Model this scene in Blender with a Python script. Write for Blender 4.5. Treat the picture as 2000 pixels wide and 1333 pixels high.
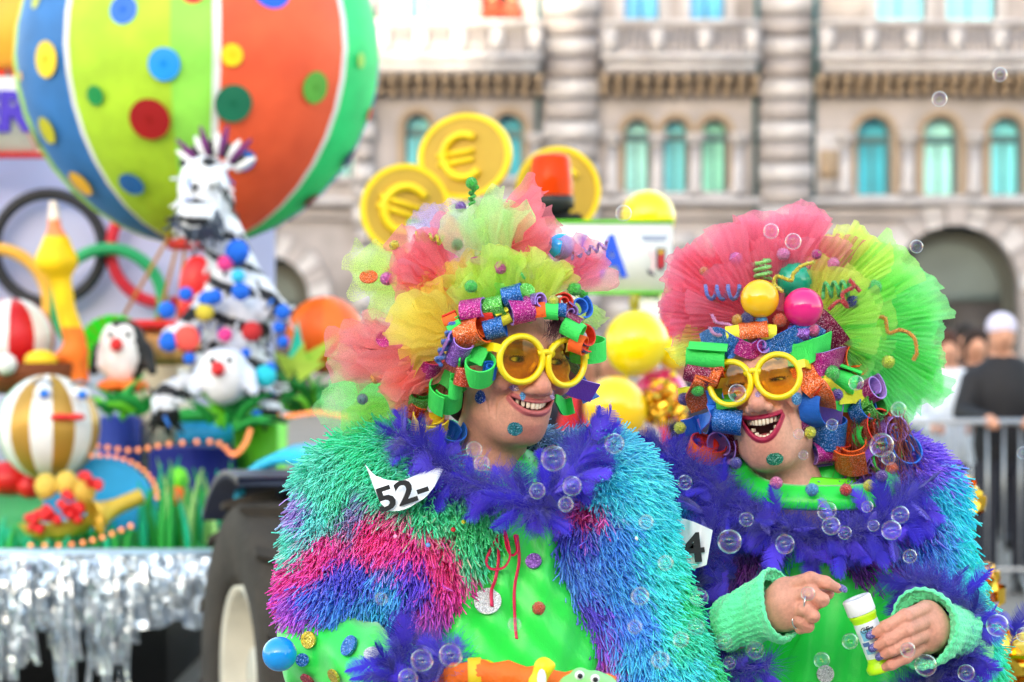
import bpy, bmesh, math, random
import numpy as np
from mathutils import Vector, Matrix, noise as mnoise
for o in list(bpy.data.objects): bpy.data.objects.remove(o)
S = bpy.context.scene; COL = S.collection
RNG = np.random.default_rng(7); random.seed(7)
PI = math.pi
# ------------------------------------------------------------------ camera
FPX = 85.0 * 2000 / 36.0; CZ = 1.6
cam = bpy.data.cameras.new('camera'); camo = bpy.data.objects.new('camera', cam); COL.objects.link(camo)
camo.location = (0, 0, CZ); camo.rotation_euler = (PI/2, 0, 0)
cam.lens = 85; cam.sensor_width = 36; cam.clip_start = 0.05; cam.clip_end = 2000
cam.dof.use_dof = True; cam.dof.focus_distance = 3.50; cam.dof.aperture_fstop = 5.0; cam.dof.aperture_blades = 0
S.camera = camo
# ------------------------------------------------------------------ sky and sun
SUN_EL, SUN_AZ = math.radians(6), math.radians(196)      # low sun behind the camera, azimuth from +Y clockwise
w = bpy.data.worlds.new('World'); S.world = w; w.use_nodes = True
nt = w.node_tree; bg = nt.nodes['Background']
sky = nt.nodes.new('ShaderNodeTexSky'); sky.sky_type = 'NISHITA'; sky.sun_disc = False
sky.sun_elevation = SUN_EL; sky.sun_rotation = SUN_AZ; sky.air_density = 1.0; sky.dust_density = 2.0; sky.ozone_density = 0.6
hs = nt.nodes.new('ShaderNodeHueSaturation'); hs.inputs['Saturation'].default_value = 0.8
nt.links.new(sky.outputs[0], hs.inputs['Color']); nt.links.new(hs.outputs[0], bg.inputs[0]); bg.inputs[1].default_value = 0.15
sl = bpy.data.lights.new('sun', 'SUN'); sl.energy = 2.0; sl.angle = math.radians(0.5); sl.color = (1.0, 0.80, 0.52)
so = bpy.data.objects.new('sun', sl); COL.objects.link(so)
sd = Vector((math.sin(SUN_AZ)*math.cos(SUN_EL), math.cos(SUN_AZ)*math.cos(SUN_EL), math.sin(SUN_EL)))
so.rotation_euler = (-sd).to_track_quat('-Z', 'Y').to_euler()
so.location = sd*80
vs = S.view_settings; vs.view_transform = 'Standard'; vs.look = 'None'; vs.gamma = 1; vs.exposure = 3.25; vs.use_curve_mapping = False
S.render.engine = 'CYCLES'
cy = S.cycles; cy.max_bounces = 10; cy.diffuse_bounces = 6; cy.transparent_max_bounces = 48; cy.transmission_bounces = 6; cy.caustics_reflective = False; cy.caustics_refractive = False

# ------------------------------------------------------------------ helpers
def C(r, g, b):
    f = lambda c: (c/255/12.92) if c/255 <= 0.04045 else ((c/255+0.055)/1.055)**2.4
    return (f(r), f(g), f(b))
def P(x, y, d): return Vector(((x-1000)*d/FPX, d, CZ-(y-666.5)*d/FPX))
def K(d): return d/FPX
WL = {}                                                    # world location of parents (parents are never rotated)
def wloc(p):
    return WL[p.name] if p is not None else Vector((0, 0, 0))
def link(o, parent):
    COL.objects.link(o)
    if parent is not None: o.parent = parent
def tag(o, label=None, cat=None, group=None, kind=None):
    if label: o['label'] = label
    if cat: o['category'] = cat
    if group: o['group'] = group
    if kind: o['kind'] = kind
    return o
def thing(name, loc, label, cat, group=None, parent=None):
    o = bpy.data.objects.new(name, None); o.empty_display_size = 0.1
    loc = Vector(loc); link(o, parent); o.location = loc - wloc(parent); WL[o.name] = loc
    if parent is None: tag(o, label, cat, group)
    elif label: o['label'] = label
    return o
def nmesh(name, V, F, mats, mi=None, smooth=True, col=None):
    """mesh from numpy verts and list / array faces"""
    me = bpy.data.meshes.new(name); V = np.asarray(V, dtype=np.float64)
    if isinstance(F, np.ndarray):
        n, k = F.shape
        me.vertices.add(len(V)); me.vertices.foreach_set('co', V.astype(np.float32).ravel())
        me.loops.add(n*k); me.loops.foreach_set('vertex_index', F.astype(np.int32).ravel())
        me.polygons.add(n); me.polygons.foreach_set('loop_start', np.arange(0, n*k, k, dtype=np.int32))
        try: me.polygons.foreach_set('loop_total', np.full(n, k, dtype=np.int32))
        except Exception: pass
        me.update(calc_edges=True)
    else:
        me.from_pydata([tuple(v) for v in V], [], [tuple(f) for f in F]); me.update()
    for m in (mats if isinstance(mats, (list, tuple)) else [mats]): me.materials.append(m)
    if mi is not None: me.polygons.foreach_set('material_index', np.asarray(mi, dtype=np.int32))
    me.polygons.foreach_set('use_smooth', np.full(len(me.polygons), bool(smooth)))
    if col is not None:
        a = me.color_attributes.new('Col', 'FLOAT_COLOR', 'POINT')
        c = np.ones((len(V), 4), dtype=np.float32); c[:, :3] = col; a.data.foreach_set('color', c.ravel())
    return me
def obj(name, V, F, mats, parent=None, mi=None, smooth=True, col=None, base=False):
    V = np.asarray(V, dtype=np.float64); lo, hi = V.min(0), V.max(0); c = (lo+hi)/2
    if base: c[2] = lo[2]
    o = bpy.data.objects.new(name, nmesh(name, V-c, F, mats, mi, smooth, col))
    link(o, parent); o.location = Vector(c) - wloc(parent); WL[o.name] = Vector(c)
    return o
def inst(name, me, M, parent=None):
    o = bpy.data.objects.new(name, me); link(o, parent)
    o.matrix_local = Matrix.Translation(-wloc(parent)) @ M; WL[o.name] = M.to_translation()
    return o
def frame(z, x=(1, 0, 0)):
    """rotation matrix (columns) whose Z axis is z and X roughly x"""
    z = Vector(z).normalized(); x = Vector(x); x = x - z*x.dot(z)
    if x.length < 1e-4: x = Vector((0, 1, 0)); x = x - z*x.dot(z)
    x.normalize(); y = z.cross(x)
    return Matrix((x, y, z)).transposed()
class MB:
    """collects shapes for ONE mesh"""
    def __init__(s): s.V = []; s.F = []; s.M = []; s.n = 0
    def add(s, V, F, m=0):
        V = np.asarray(V, dtype=float); s.V.append(V)
        for f in F: s.F.append(tuple(int(i)+s.n for i in f)); s.M.append(m)
        s.n += len(V); return s
    def box(s, a, b, m=0, bev=0):
        (x0, y0, z0), (x1, y1, z1) = np.minimum(a, b), np.maximum(a, b)
        if bev <= 0:
            V = [(x0,y0,z0),(x1,y0,z0),(x1,y1,z0),(x0,y1,z0),(x0,y0,z1),(x1,y0,z1),(x1,y1,z1),(x0,y1,z1)]
            return s.add(V, [(0,3,2,1),(4,5,6,7),(0,1,5,4),(1,2,6,5),(2,3,7,6),(3,0,4,7)], m)
        bm = bmesh.new(); bmesh.ops.create_cube(bm, size=1)
        for v in bm.verts:
            v.co = Vector(((x0+x1)/2+v.co.x*(x1-x0), (y0+y1)/2+v.co.y*(y1-y0), (z0+z1)/2+v.co.z*(z1-z0)))
        bmesh.ops.bevel(bm, geom=list(bm.edges), offset=bev, segments=2, affect='EDGES')
        bm.verts.index_update(); V = [tuple(v.co) for v in bm.verts]; F = [[v.index for v in f.verts] for f in bm.faces]; bm.free()
        return s.add(V, F, m)
    def tube(s, pts, r, n=8, m=0, cap=True, flat=None):
        V, F = tube(pts, r, n, cap, flat); return s.add(V, F, m)
    def lathe(s, prof, n=24, M=None, m=0):
        V, F = lathe(prof, n, M); return s.add(V, F, m)
    def ball(s, c, r, m=0, n=16, M=None):
        V, F = ball(c, r, n, M); return s.add(V, F, m)
    def build(s, name, mats, parent=None, smooth=True, base=False, col=None):
        return obj(name, np.concatenate(s.V), s.F, mats, parent, s.M, smooth, col, base)
def tube(pts, r, n=8, cap=True, flat=None):
    pts = [Vector(p) for p in pts]; k = len(pts); rr = r if hasattr(r, '__len__') else [r]*k
    V = []; F = []; T0 = (pts[1]-pts[0]).normalized(); N = T0.orthogonal().normalized()
    for i, p in enumerate(pts):
        T = (pts[min(i+1, k-1)]-pts[max(i-1, 0)]).normalized()
        N = (N - T*N.dot(T)); N = N.normalized() if N.length > 1e-6 else T.orthogonal().normalized()
        B = T.cross(N)
        for j in range(n):
            a = 2*PI*j/n; V.append(p + N*math.cos(a)*rr[i] + B*math.sin(a)*rr[i]*(flat if flat else 1))
    for i in range(k-1):
        for j in range(n):
            F.append((i*n+j, i*n+(j+1) % n, (i+1)*n+(j+1) % n, (i+1)*n+j))
    if cap: F.append(tuple(range(n))[::-1]); F.append(tuple((k-1)*n+j for j in range(n)))
    return [tuple(v) for v in V], F
def lathe(prof, n=24, M=None):
    """profile of (radius, height), spun about Z; r=0 ends are closed"""
    V = []; F = []; M = M or Matrix.Identity(4); rows = []
    for r, h in prof:
        if r < 1e-7: rows.append([len(V)]); V.append(M @ Vector((0, 0, h)))
        else:
            rows.append(list(range(len(V), len(V)+n)))
            for j in range(n): V.append(M @ Vector((r*math.cos(2*PI*j/n), r*math.sin(2*PI*j/n), h)))
    for a, b in zip(rows[:-1], rows[1:]):
        for j in range(n):
            k = (j+1) % n
            if len(a) == 1 and len(b) == 1: continue
            if len(a) == 1: F.append((a[0], b[k], b[j]))
            elif len(b) == 1: F.append((a[j], a[k], b[0]))
            else: F.append((a[j], a[k], b[k], b[j]))
    return [tuple(v) for v in V], F
def ball(c, r, n=16, M=None):
    r = r if hasattr(r, '__len__') else (r, r, r); m = max(4, n//2)
    prof = [(math.sin(PI*i/m), -math.cos(PI*i/m)) for i in range(m+1)]; prof[0] = (0, -1); prof[-1] = (0, 1)
    MM = Matrix.Translation(Vector(c)) @ (M.to_4x4() if M is not None else Matrix.Identity(4)) @ Matrix.Diagonal((r[0], r[1], r[2], 1))
    return lathe(prof, n, MM)
def TR(loc, R=None, s=1.0):
    M = Matrix.Translation(Vector(loc))
    if R is not None: M = M @ R.to_4x4()
    return M @ Matrix.Scale(s, 4)
def plate(outline, holes, depth):
    """flat plate in local XY with holes, thickness along Z (front = +Z): returns V, F"""
    cu = bpy.data.curves.new('tmp', 'CURVE'); cu.dimensions = '2D'; cu.fill_mode = 'BOTH'; cu.extrude = depth/2
    for pl in [outline]+list(holes):
        sp = cu.splines.new('POLY'); sp.points.add(len(pl)-1)
        for p, q in zip(sp.points, pl): p.co = (q[0], q[1], 0, 1)
        sp.use_cyclic_u = True
    return curve_vf(cu)
def curve_vf(cu):
    o = bpy.data.objects.new('tmp', cu); COL.objects.link(o)
    dg = bpy.context.evaluated_depsgraph_get(); me = bpy.data.meshes.new_from_object(o.evaluated_get(dg))
    V = np.array([v.co[:] for v in me.vertices]); F = [tuple(p.vertices) for p in me.polygons]
    bpy.data.objects.remove(o); bpy.data.curves.remove(cu); bpy.data.meshes.remove(me)
    return V, F
def text_vf(s, size=1.0, extrude=0.01, bold=0.0):
    cu = bpy.data.curves.new('tmp', 'FONT'); cu.body = s; cu.size = size; cu.extrude = extrude; cu.offset = bold; cu.resolution_u = 3
    cu.align_x = 'CENTER'; cu.align_y = 'CENTER'
    return curve_vf(cu)
def xf(V, M): 
    V = np.asarray(V, dtype=float); M = np.array(M.to_4x4()); return V @ M[:3, :3].T + M[:3, 3]
UP = Matrix(((1,0,0),(0,0,-1),(0,1,0)))            # local XY plate -> upright plate facing -Y (towards the camera)
def circle(cx, cy, r, n=32, ry=None): return [(cx+r*math.cos(2*PI*i/n), cy+(ry or r)*math.sin(2*PI*i/n)) for i in range(n)]
def arch(x0, x1, z0, z1, n=12):
    r = (x1-x0)/2; c = (x0+x1)/2
    return [(x0, z0), (x1, z0)] + [(c+r*math.cos(PI*i/n), z1-r+r*math.sin(PI*i/n)) for i in range(n+1)]
def spline(pts, n=8):
    """Catmull-Rom through points"""
    pts = [Vector(p) for p in pts]; q = [pts[0]*2-pts[1]]+pts+[pts[-1]*2-pts[-2]]; out = []
    for i in range(1, len(q)-2):
        for j in range(n):
            t = j/n; a, b, c, d = q[i-1], q[i], q[i+1], q[i+2]
            out.append(0.5*((2*b)+(c-a)*t+(2*a-5*b+4*c-d)*t*t+(3*b-a-3*c+d)*t**3))
    return out+[pts[-1]]

# ------------------------------------------------------------------ materials
MATS = {}
def newmat(name):
    m = bpy.data.materials.new(name); m.use_nodes = True; t = m.node_tree; b = t.nodes['Principled BSDF']
    return m, t, b
def ramp2(t, fac, c0, c1, p0=0.0, p1=1.0):
    r = t.nodes.new('ShaderNodeValToRGB'); e = r.color_ramp.elements
    e[0].position = p0; e[1].position = p1; e[0].color = (*c0, 1); e[1].color = (*c1, 1)
    t.links.new(fac, r.inputs[0]); return r
def pm(name, c, rough=0.5, metal=0.0, var=0.12, scale=6.0, bump=0.0, bscale=40.0, spec=0.5, coat=0.0, sheen=0.0, emit=None, trans=0.0):
    """painted / plain surface with uneven colour and fine relief"""
    if name in MATS: return MATS[name]
    m, t, b = newmat(name)
    tc = t.nodes.new('ShaderNodeTexCoord'); n = t.nodes.new('ShaderNodeTexNoise'); n.inputs['Scale'].default_value = scale; n.inputs['Detail'].default_value = 5
    t.links.new(tc.outputs['Object'], n.inputs['Vector'])
    r = ramp2(t, n.outputs['Fac'], [x*(1-var) for x in c], [min(1, x*(1+var)) for x in c], 0.3, 0.7)
    t.links.new(r.outputs[0], b.inputs['Base Color'])
    b.inputs['Roughness'].default_value = rough; b.inputs['Metallic'].default_value = metal
    b.inputs['Specular IOR Level'].default_value = spec; b.inputs['Coat Weight'].default_value = coat; b.inputs['Sheen Weight'].default_value = sheen
    if trans: b.inputs['Transmission Weight'].default_value = trans
    if bump:
        n2 = t.nodes.new('ShaderNodeTexNoise'); n2.inputs['Scale'].default_value = bscale; n2.inputs['Detail'].default_value = 4
        t.links.new(tc.outputs['Object'], n2.inputs['Vector'])
        bp = t.nodes.new('ShaderNodeBump'); bp.inputs['Strength'].default_value = bump; bp.inputs['Distance'].default_value = 0.01
        t.links.new(n2.outputs['Fac'], bp.inputs['Height']); t.links.new(bp.outputs[0], b.inputs['Normal'])
    if emit: b.inputs['Emission Color'].default_value = (*c, 1); b.inputs['Emission Strength'].default_value = emit
    MATS[name] = m; return m
def glitter(name, c, scale=900.0):
    if name in MATS: return MATS[name]
    m, t, b = newmat(name)
    tc = t.nodes.new('ShaderNodeTexCoord'); v = t.nodes.new('ShaderNodeTexVoronoi'); v.inputs['Scale'].default_value = scale
    t.links.new(tc.outputs['Object'], v.inputs['Vector'])
    sep = t.nodes.new('ShaderNodeSeparateColor'); t.links.new(v.outputs['Color'], sep.inputs[0])
    r = t.nodes.new('ShaderNodeValToRGB'); e = r.color_ramp.elements
    e[0].position = 0.0; e[0].color = (*[x*0.45 for x in c], 1); e[1].position = 0.78; e[1].color = (*[min(1, x*1.15) for x in c], 1)
    x = r.color_ramp.elements.new(0.97); x.color = (*[min(1, 0.35+q*1.1) for q in c], 1)
    t.links.new(sep.outputs[0], r.inputs[0]); t.links.new(r.outputs[0], b.inputs['Base Color'])
    b.inputs['Metallic'].default_value = 0.45; b.inputs['Roughness'].default_value = 0.32
    vm = t.nodes.new('ShaderNodeVectorMath'); vm.operation = 'SUBTRACT'; vm.inputs[1].default_value = (0.5, 0.5, 0.5); t.links.new(v.outputs['Color'], vm.inputs[0])
    vs2 = t.nodes.new('ShaderNodeVectorMath'); vs2.operation = 'SCALE'; vs2.inputs['Scale'].default_value = 0.75; t.links.new(vm.outputs[0], vs2.inputs[0])
    g = t.nodes.new('ShaderNodeNewGeometry'); va = t.nodes.new('ShaderNodeVectorMath'); t.links.new(g.outputs['Normal'], va.inputs[0]); t.links.new(vs2.outputs[0], va.inputs[1])
    vn = t.nodes.new('ShaderNodeVectorMath'); vn.operation = 'NORMALIZE'; t.links.new(va.outputs[0], vn.inputs[0]); t.links.new(vn.outputs[0], b.inputs['Normal'])
    MATS[name] = m; return m
def attrmat(name, rough=0.6, sheen=0.0, sss=0.0, spec=0.4, var=0.1, scale=60.0, bump=0.0, bscale=300.0, transl=0.0, metal=0.0):
    """colour from the mesh's own 'Col' attribute, broken up by noise"""
    if name in MATS: return MATS[name]
    m, t, b = newmat(name)
    a = t.nodes.new('ShaderNodeAttribute'); a.attribute_name = 'Col'
    tc = t.nodes.new('ShaderNodeTexCoord'); n = t.nodes.new('ShaderNodeTexNoise'); n.inputs['Scale'].default_value = scale; n.inputs['Detail'].default_value = 4
    t.links.new(tc.outputs['Object'], n.inputs['Vector'])
    r = ramp2(t, n.outputs['Fac'], (1-var,)*3, (1+var,)*3, 0.3, 0.7)
    mx = t.nodes.new('ShaderNodeMix'); mx.data_type = 'RGBA'; mx.blend_type = 'MULTIPLY'; mx.inputs[0].default_value = 1
    t.links.new(a.outputs['Color'], mx.inputs[6]); t.links.new(r.outputs[0], mx.inputs[7]); t.links.new(mx.outputs[2], b.inputs['Base Color'])
    b.inputs['Roughness'].default_value = rough; b.inputs['Sheen Weight'].default_value = sheen; b.inputs['Specular IOR Level'].default_value = spec; b.inputs['Metallic'].default_value = metal
    if sss:
        b.inputs['Subsurface Weight'].default_value = sss; b.inputs['Subsurface Radius'].default_value = (1.0, 0.35, 0.2); b.inputs['Subsurface Scale'].default_value = 0.008
    if bump:
        n2 = t.nodes.new('ShaderNodeTexNoise'); n2.inputs['Scale'].default_value = bscale; n2.inputs['Detail'].default_value = 5
        t.links.new(tc.outputs['Object'], n2.inputs['Vector'])
        bp = t.nodes.new('ShaderNodeBump'); bp.inputs['Strength'].default_value = bump; bp.inputs['Distance'].default_value = 0.002
        t.links.new(n2.outputs['Fac'], bp.inputs['Height']); t.links.new(bp.outputs[0], b.inputs['Normal'])
    if transl:
        tl = t.nodes.new('ShaderNodeBsdfTranslucent'); t.links.new(mx.outputs[2], tl.inputs[0]); ms = t.nodes.new('ShaderNodeMixShader'); ms.inputs[0].default_value = transl
        out = t.nodes['Material Output']; t.links.new(b.outputs[0], ms.inputs[1]); t.links.new(tl.outputs[0], ms.inputs[2]); t.links.new(ms.outputs[0], out.inputs[0])
    MATS[name] = m; return m
def tullemat(name, c, dens=0.5):
    """fine net: threads scatter light, the gaps between them are clear"""
    if name in MATS: return MATS[name]
    m, t, b = newmat(name); out = t.nodes['Material Output']
    df = t.nodes.new('ShaderNodeBsdfDiffuse'); df.inputs[0].default_value = (*c, 1)
    tl = t.nodes.new('ShaderNodeBsdfTranslucent'); tl.inputs[0].default_value = (*c, 1)
    m1 = t.nodes.new('ShaderNodeMixShader'); m1.inputs[0].default_value = 0.6; t.links.new(df.outputs[0], m1.inputs[1]); t.links.new(tl.outputs[0], m1.inputs[2])
    tr = t.nodes.new('ShaderNodeBsdfTransparent'); m2 = t.nodes.new('ShaderNodeMixShader')
    tc = t.nodes.new('ShaderNodeTexCoord'); n = t.nodes.new('ShaderNodeTexNoise'); n.inputs['Scale'].default_value = 900; n.inputs['Detail'].default_value = 2
    t.links.new(tc.outputs['Object'], n.inputs['Vector'])
    mr = t.nodes.new('ShaderNodeMapRange'); mr.inputs[1].default_value = 0.35; mr.inputs[2].default_value = 0.65; mr.inputs[3].default_value = max(0, dens-0.10); mr.inputs[4].default_value = min(1, dens+0.10)
    t.links.new(n.outputs['Fac'], mr.inputs[0]); t.links.new(mr.outputs[0], m2.inputs[0])
    t.links.new(tr.outputs[0], m2.inputs[1]); t.links.new(m1.outputs[0], m2.inputs[2]); t.links.new(m2.outputs[0], out.inputs[0])
    MATS[name] = m; return m
def schlick(t, power, gain, base):
    """Fresnel reflectance of a thin film, the same from both sides"""
    g = t.nodes.new('ShaderNodeNewGeometry'); dt = t.nodes.new('ShaderNodeVectorMath'); dt.operation = 'DOT_PRODUCT'; t.links.new(g.outputs['Normal'], dt.inputs[0]); t.links.new(g.outputs['Incoming'], dt.inputs[1])
    ab = t.nodes.new('ShaderNodeMath'); ab.operation = 'ABSOLUTE'; t.links.new(dt.outputs['Value'], ab.inputs[0])
    om = t.nodes.new('ShaderNodeMath'); om.operation = 'SUBTRACT'; om.inputs[0].default_value = 1; t.links.new(ab.outputs[0], om.inputs[1])
    pw = t.nodes.new('ShaderNodeMath'); pw.operation = 'POWER'; pw.inputs[1].default_value = power; t.links.new(om.outputs[0], pw.inputs[0])
    ma = t.nodes.new('ShaderNodeMath'); ma.operation = 'MULTIPLY_ADD'; ma.inputs[1].default_value = gain; ma.inputs[2].default_value = base; ma.use_clamp = True; t.links.new(pw.outputs[0], ma.inputs[0])
    return ma.outputs[0], om.outputs[0]
def clearmat(name, tint, gloss=0.06, rough=0.02):
    """thin coloured transparent sheet (glasses lens, beacon dome) with Fresnel gloss"""
    if name in MATS: return MATS[name]
    m, t, b = newmat(name); out = t.nodes['Material Output']
    tr = t.nodes.new('ShaderNodeBsdfTransparent'); tr.inputs[0].default_value = (*tint, 1)
    gl = t.nodes.new('ShaderNodeBsdfGlossy'); gl.inputs['Roughness'].default_value = rough
    fr = schlick(t, 5.0, .75, .03)[0]
    ms = t.nodes.new('ShaderNodeMixShader'); t.links.new(fr, ms.inputs[0]); t.links.new(tr.outputs[0], ms.inputs[1]); t.links.new(gl.outputs[0], ms.inputs[2]); t.links.new(ms.outputs[0], out.inputs[0])
    MATS[name] = m; return m

# ------------------------------------------------------------------ signed distance modelling (bodies, heads, hands)
f32 = np.float32
def smin(a, b, k):
    h = np.maximum(k-np.abs(a-b), 0)/k; return np.minimum(a, b)-h*h*k*0.25
def smax(a, b, k): return -smin(-a, -b, k)
def ell(p, c, r):
    q = p-np.array(c, f32); r = np.array(r, f32); k0 = np.sqrt(((q/r)**2).sum(1)); k1 = np.sqrt(((q/(r*r))**2).sum(1))
    return k0*(k0-1)/np.maximum(k1, 1e-6)
def cap(p, a, b, ra, rb=None):
    rb = ra if rb is None else rb
    a = np.array(a, f32); b = np.array(b, f32); ba = b-a; pa = p-a
    h = np.clip((pa@ba)/max(float(ba@ba), 1e-12), 0, 1); return np.sqrt(((pa-h[:, None]*ba)**2).sum(1))-(ra+(rb-ra)*h)
def chain(p, pts, rs, k=0.0):
    d = None
    for i in range(len(pts)-1):
        e = cap(p, pts[i], pts[i+1], rs[i], rs[i+1]); d = e if d is None else (smin(d, e, k) if k else np.minimum(d, e))
    return d
def sdf_mesh(fn, lo, hi, res, coarse=4):
    """surface nets on a grid that is only evaluated near the surface"""
    lo = np.array(lo, f32); hi = np.array(hi, f32); cr = res*coarse
    nc = np.ceil((hi-lo)/cr).astype(int)+1
    g = np.stack(np.meshgrid(*[lo[i]+(np.arange(nc[i])+0.5)*cr for i in range(3)], indexing='ij'), -1).reshape(-1, 3).astype(f32)
    dc = fn(g).reshape(nc)
    near = np.abs(dc) < cr*1.9
    n = nc*coarse
    D = np.repeat(np.repeat(np.repeat(np.where(dc < 0, -1, 1).astype(f32), coarse, 0), coarse, 1), coarse, 2)
    M = np.repeat(np.repeat(np.repeat(near, coarse, 0), coarse, 1), coarse, 2)
    idx = np.argwhere(M); pts = (lo+(idx+0.5)*res).astype(f32)
    out = np.empty(len(pts), f32)
    for i in range(0, len(pts), 400000): out[i:i+400000] = fn(pts[i:i+400000])
    D[M] = out
    s = D < 0; c = [(i, j, k) for i in (0, 1) for j in (0, 1) for k in (0, 1)]
    cnt = sum(s[i:n[0]-1+i, j:n[1]-1+j, k:n[2]-1+k].astype(np.int8) for i, j, k in c)
    act = np.argwhere((cnt > 0) & (cnt < 8)); ids = -np.ones(n-1, dtype=np.int64); ids[tuple(act.T)] = np.arange(len(act))
    acc = np.zeros((len(act), 3)); num = np.zeros(len(act))
    for a in range(8):
        for b in range(a+1, 8):
            ca, cb = np.array(c[a]), np.array(c[b])
            if np.abs(ca-cb).sum() != 1: continue
            da = D[tuple((act+ca).T)]; db = D[tuple((act+cb).T)]; x = (da < 0) != (db < 0)
            t = np.where(x, da/np.where(x, da-db, 1), 0)[:, None]
            acc += np.where(x[:, None], ca+(cb-ca)*t, 0); num += x
    V = lo+(act+acc/num[:, None]+0.5)*res
    Q = []
    for ax in range(3):
        sl0 = [slice(1, -1)]*3; sl1 = [slice(1, -1)]*3; sl0[ax] = slice(0, -1); sl1[ax] = slice(1, None)
        x = np.argwhere(s[tuple(sl0)] != s[tuple(sl1)])
        off = np.array([1, 1, 1]); off[ax] = 0; x = x+off
        if len(x) == 0: continue
        b, cc = [(1, 2), (2, 0), (0, 1)][ax]; eb = np.zeros(3, int); eb[b] = 1; ec = np.zeros(3, int); ec[cc] = 1
        ok = np.all(x < n-1, axis=1); x = x[ok]
        q = np.stack([ids[tuple((x-eb-ec).T)], ids[tuple((x-ec).T)], ids[tuple(x.T)], ids[tuple((x-eb).T)]], 1)
        neg = ~s[tuple(x.T)]; q[neg] = q[neg][:, ::-1]; q = q[(q >= 0).all(1)]; Q.append(q)
    return V, np.concatenate(Q)
def grad(fn, p, e=0.002):
    p = np.asarray(p, f32); g = np.stack([fn(p+np.eye(3, dtype=f32)[i]*e)-fn(p-np.eye(3, dtype=f32)[i]*e) for i in range(3)], 1)
    return g/np.maximum(np.linalg.norm(g, axis=1, keepdims=True), 1e-9)
def vnoise(p, seed=0, n=10, f=10.0):
    """cheap smooth noise: sum of random sines"""
    r = np.random.default_rng(seed); out = np.zeros(len(p))
    for i in range(n):
        k = r.normal(size=3)*f; out += np.sin(p@k+r.uniform(0, 6.28))
    return out/math.sqrt(n)
# ================================================================== SETTING
stone = pm('weathered_stone', C(130, 129, 137), 0.85, var=0.3, scale=0.9, bump=0.5, bscale=3)
stone_d = pm('ochre_stone', C(124, 112, 100), 0.85, var=0.2, scale=0.9, bump=0.5, bscale=3)
stone_l = pm('pale_limestone', C(150, 152, 163), 0.8, var=0.24, scale=1.6, bump=0.4, bscale=3)
glass_c = pm('cyan_window_glass', C(110, 205, 225), 0.12, var=0.12, scale=0.6, spec=0.8)
glass_v = [glass_c, pm('pale_cyan_glass', C(150, 220, 225), .12, var=.25, scale=.9, spec=.8), pm('deep_cyan_glass', C(60, 160, 190), .1, var=.3, scale=.8, spec=.8), pm('green_cyan_glass', C(130, 210, 195), .12, var=.3, scale=.7, spec=.8)]
glass_b = pm('blue_shutter_paint', C(20, 150, 215), 0.35, var=0.2, scale=1.5)
frame_t = pm('dark_teal_frame', C(20, 80, 95), 0.5)
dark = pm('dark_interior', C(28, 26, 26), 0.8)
doorm = pm('grey_green_door', C(70, 84, 88), 0.6, var=0.2, scale=1.0)
paving = pm('grey_stone_paving', C(128, 124, 120), 0.8, var=0.15, scale=0.8, bump=0.3, bscale=12)
g = obj('ground', [(-400, -300, 0), (400, -300, 0), (400, 500, 0), (-400, 500, 0)], [(0, 1, 2, 3)], paving, smooth=False); tag(g, kind='structure')
slab = MB().box((-.6, -.6, 0), (.6, .6, .012), bev=.006).build('paving_slab', paving, g); slab.location = (1.4, 4.0, 0.004)
for i in range(-3, 8):
    for j in range(0, 18):
        if (i, j) == (0, 0): continue
        s2 = slab.copy(); COL.objects.link(s2); s2.location = (1.4+i*1.215, 4.0+j*1.215, 0.004)
# ---- palace across the square, 60 m away
D = 60.0; kD = K(D)
def X(px): return (px-1000)*kD
def Z(py): return CZ-(py-666.5)*kD
pal = thing('palace', (0, D, 0), 'weathered stone palace with balconies and arched cyan windows across the square', 'building')
wins = [(790,840,222,345),(887,932,222,345),(966,1022,222,345),(1220,1270,232,376),(1296,1344,232,376),(1371,1421,232,376),(1674,1741,228,382),(1804,1871,228,382),(1934,1998,228,382),(2064,2128,228,382),
        (560,610,222,345),(655,705,222,345),(2320,2390,228,382),(2450,2520,228,382),(300,350,222,345),(390,440,222,345),(-60,-10,222,345),(40,90,222,345)]
ups = [(800,870),(940,1012),(1218,1288),(1346,1416),(1712,1808),(1848,1946),(2080,2160),(560,640),(300,380),(100,180),(-120,-40),(2330,2420)]
arcs = [(1738,1992,440),(440,605,500),(2200,2450,440),(-150,90,500)]
holes = [arch(X(a), X(b), Z(d), Z(c)) for a, b, c, d in wins]+[[(X(a), Z(50)), (X(b), Z(50)), (X(b), Z(-190)), (X(a), Z(-190))] for a, b in ups]+[arch(X(a), X(b), 0.05, Z(c), 20) for a, b, c in arcs]
V, F = plate([(X(-700), 0), (X(2700), 0), (X(2700), Z(-700)), (X(-700), Z(-700))], holes, 0.7)
obj('wall', xf(V, TR((0, D+.35, 0), UP)), F, stone, pal, smooth=False)
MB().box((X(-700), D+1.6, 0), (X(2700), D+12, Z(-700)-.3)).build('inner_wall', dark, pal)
def rim(pl, w, d0, d1, name, mat, parent):
    """raised moulding round an opening outline (open polygon)"""
    b = MB(); n = len(pl)
    for i in range(n-1):
        a, c = Vector(pl[i]), Vector(pl[i+1]); t = (c-a); nn = Vector((t.y, -t.x)).normalized()*w
        q = [a, c, c+nn, a+nn]; V = [(p.x, d0, p.y) for p in q]+[(p.x, d1, p.y) for p in q]
        b.add(V, [(0,1,2,3),(7,6,5,4),(0,4,5,1),(1,5,6,2),(2,6,7,3),(3,7,4,0)])
    return b.build(name, mat, parent, smooth=False)
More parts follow.
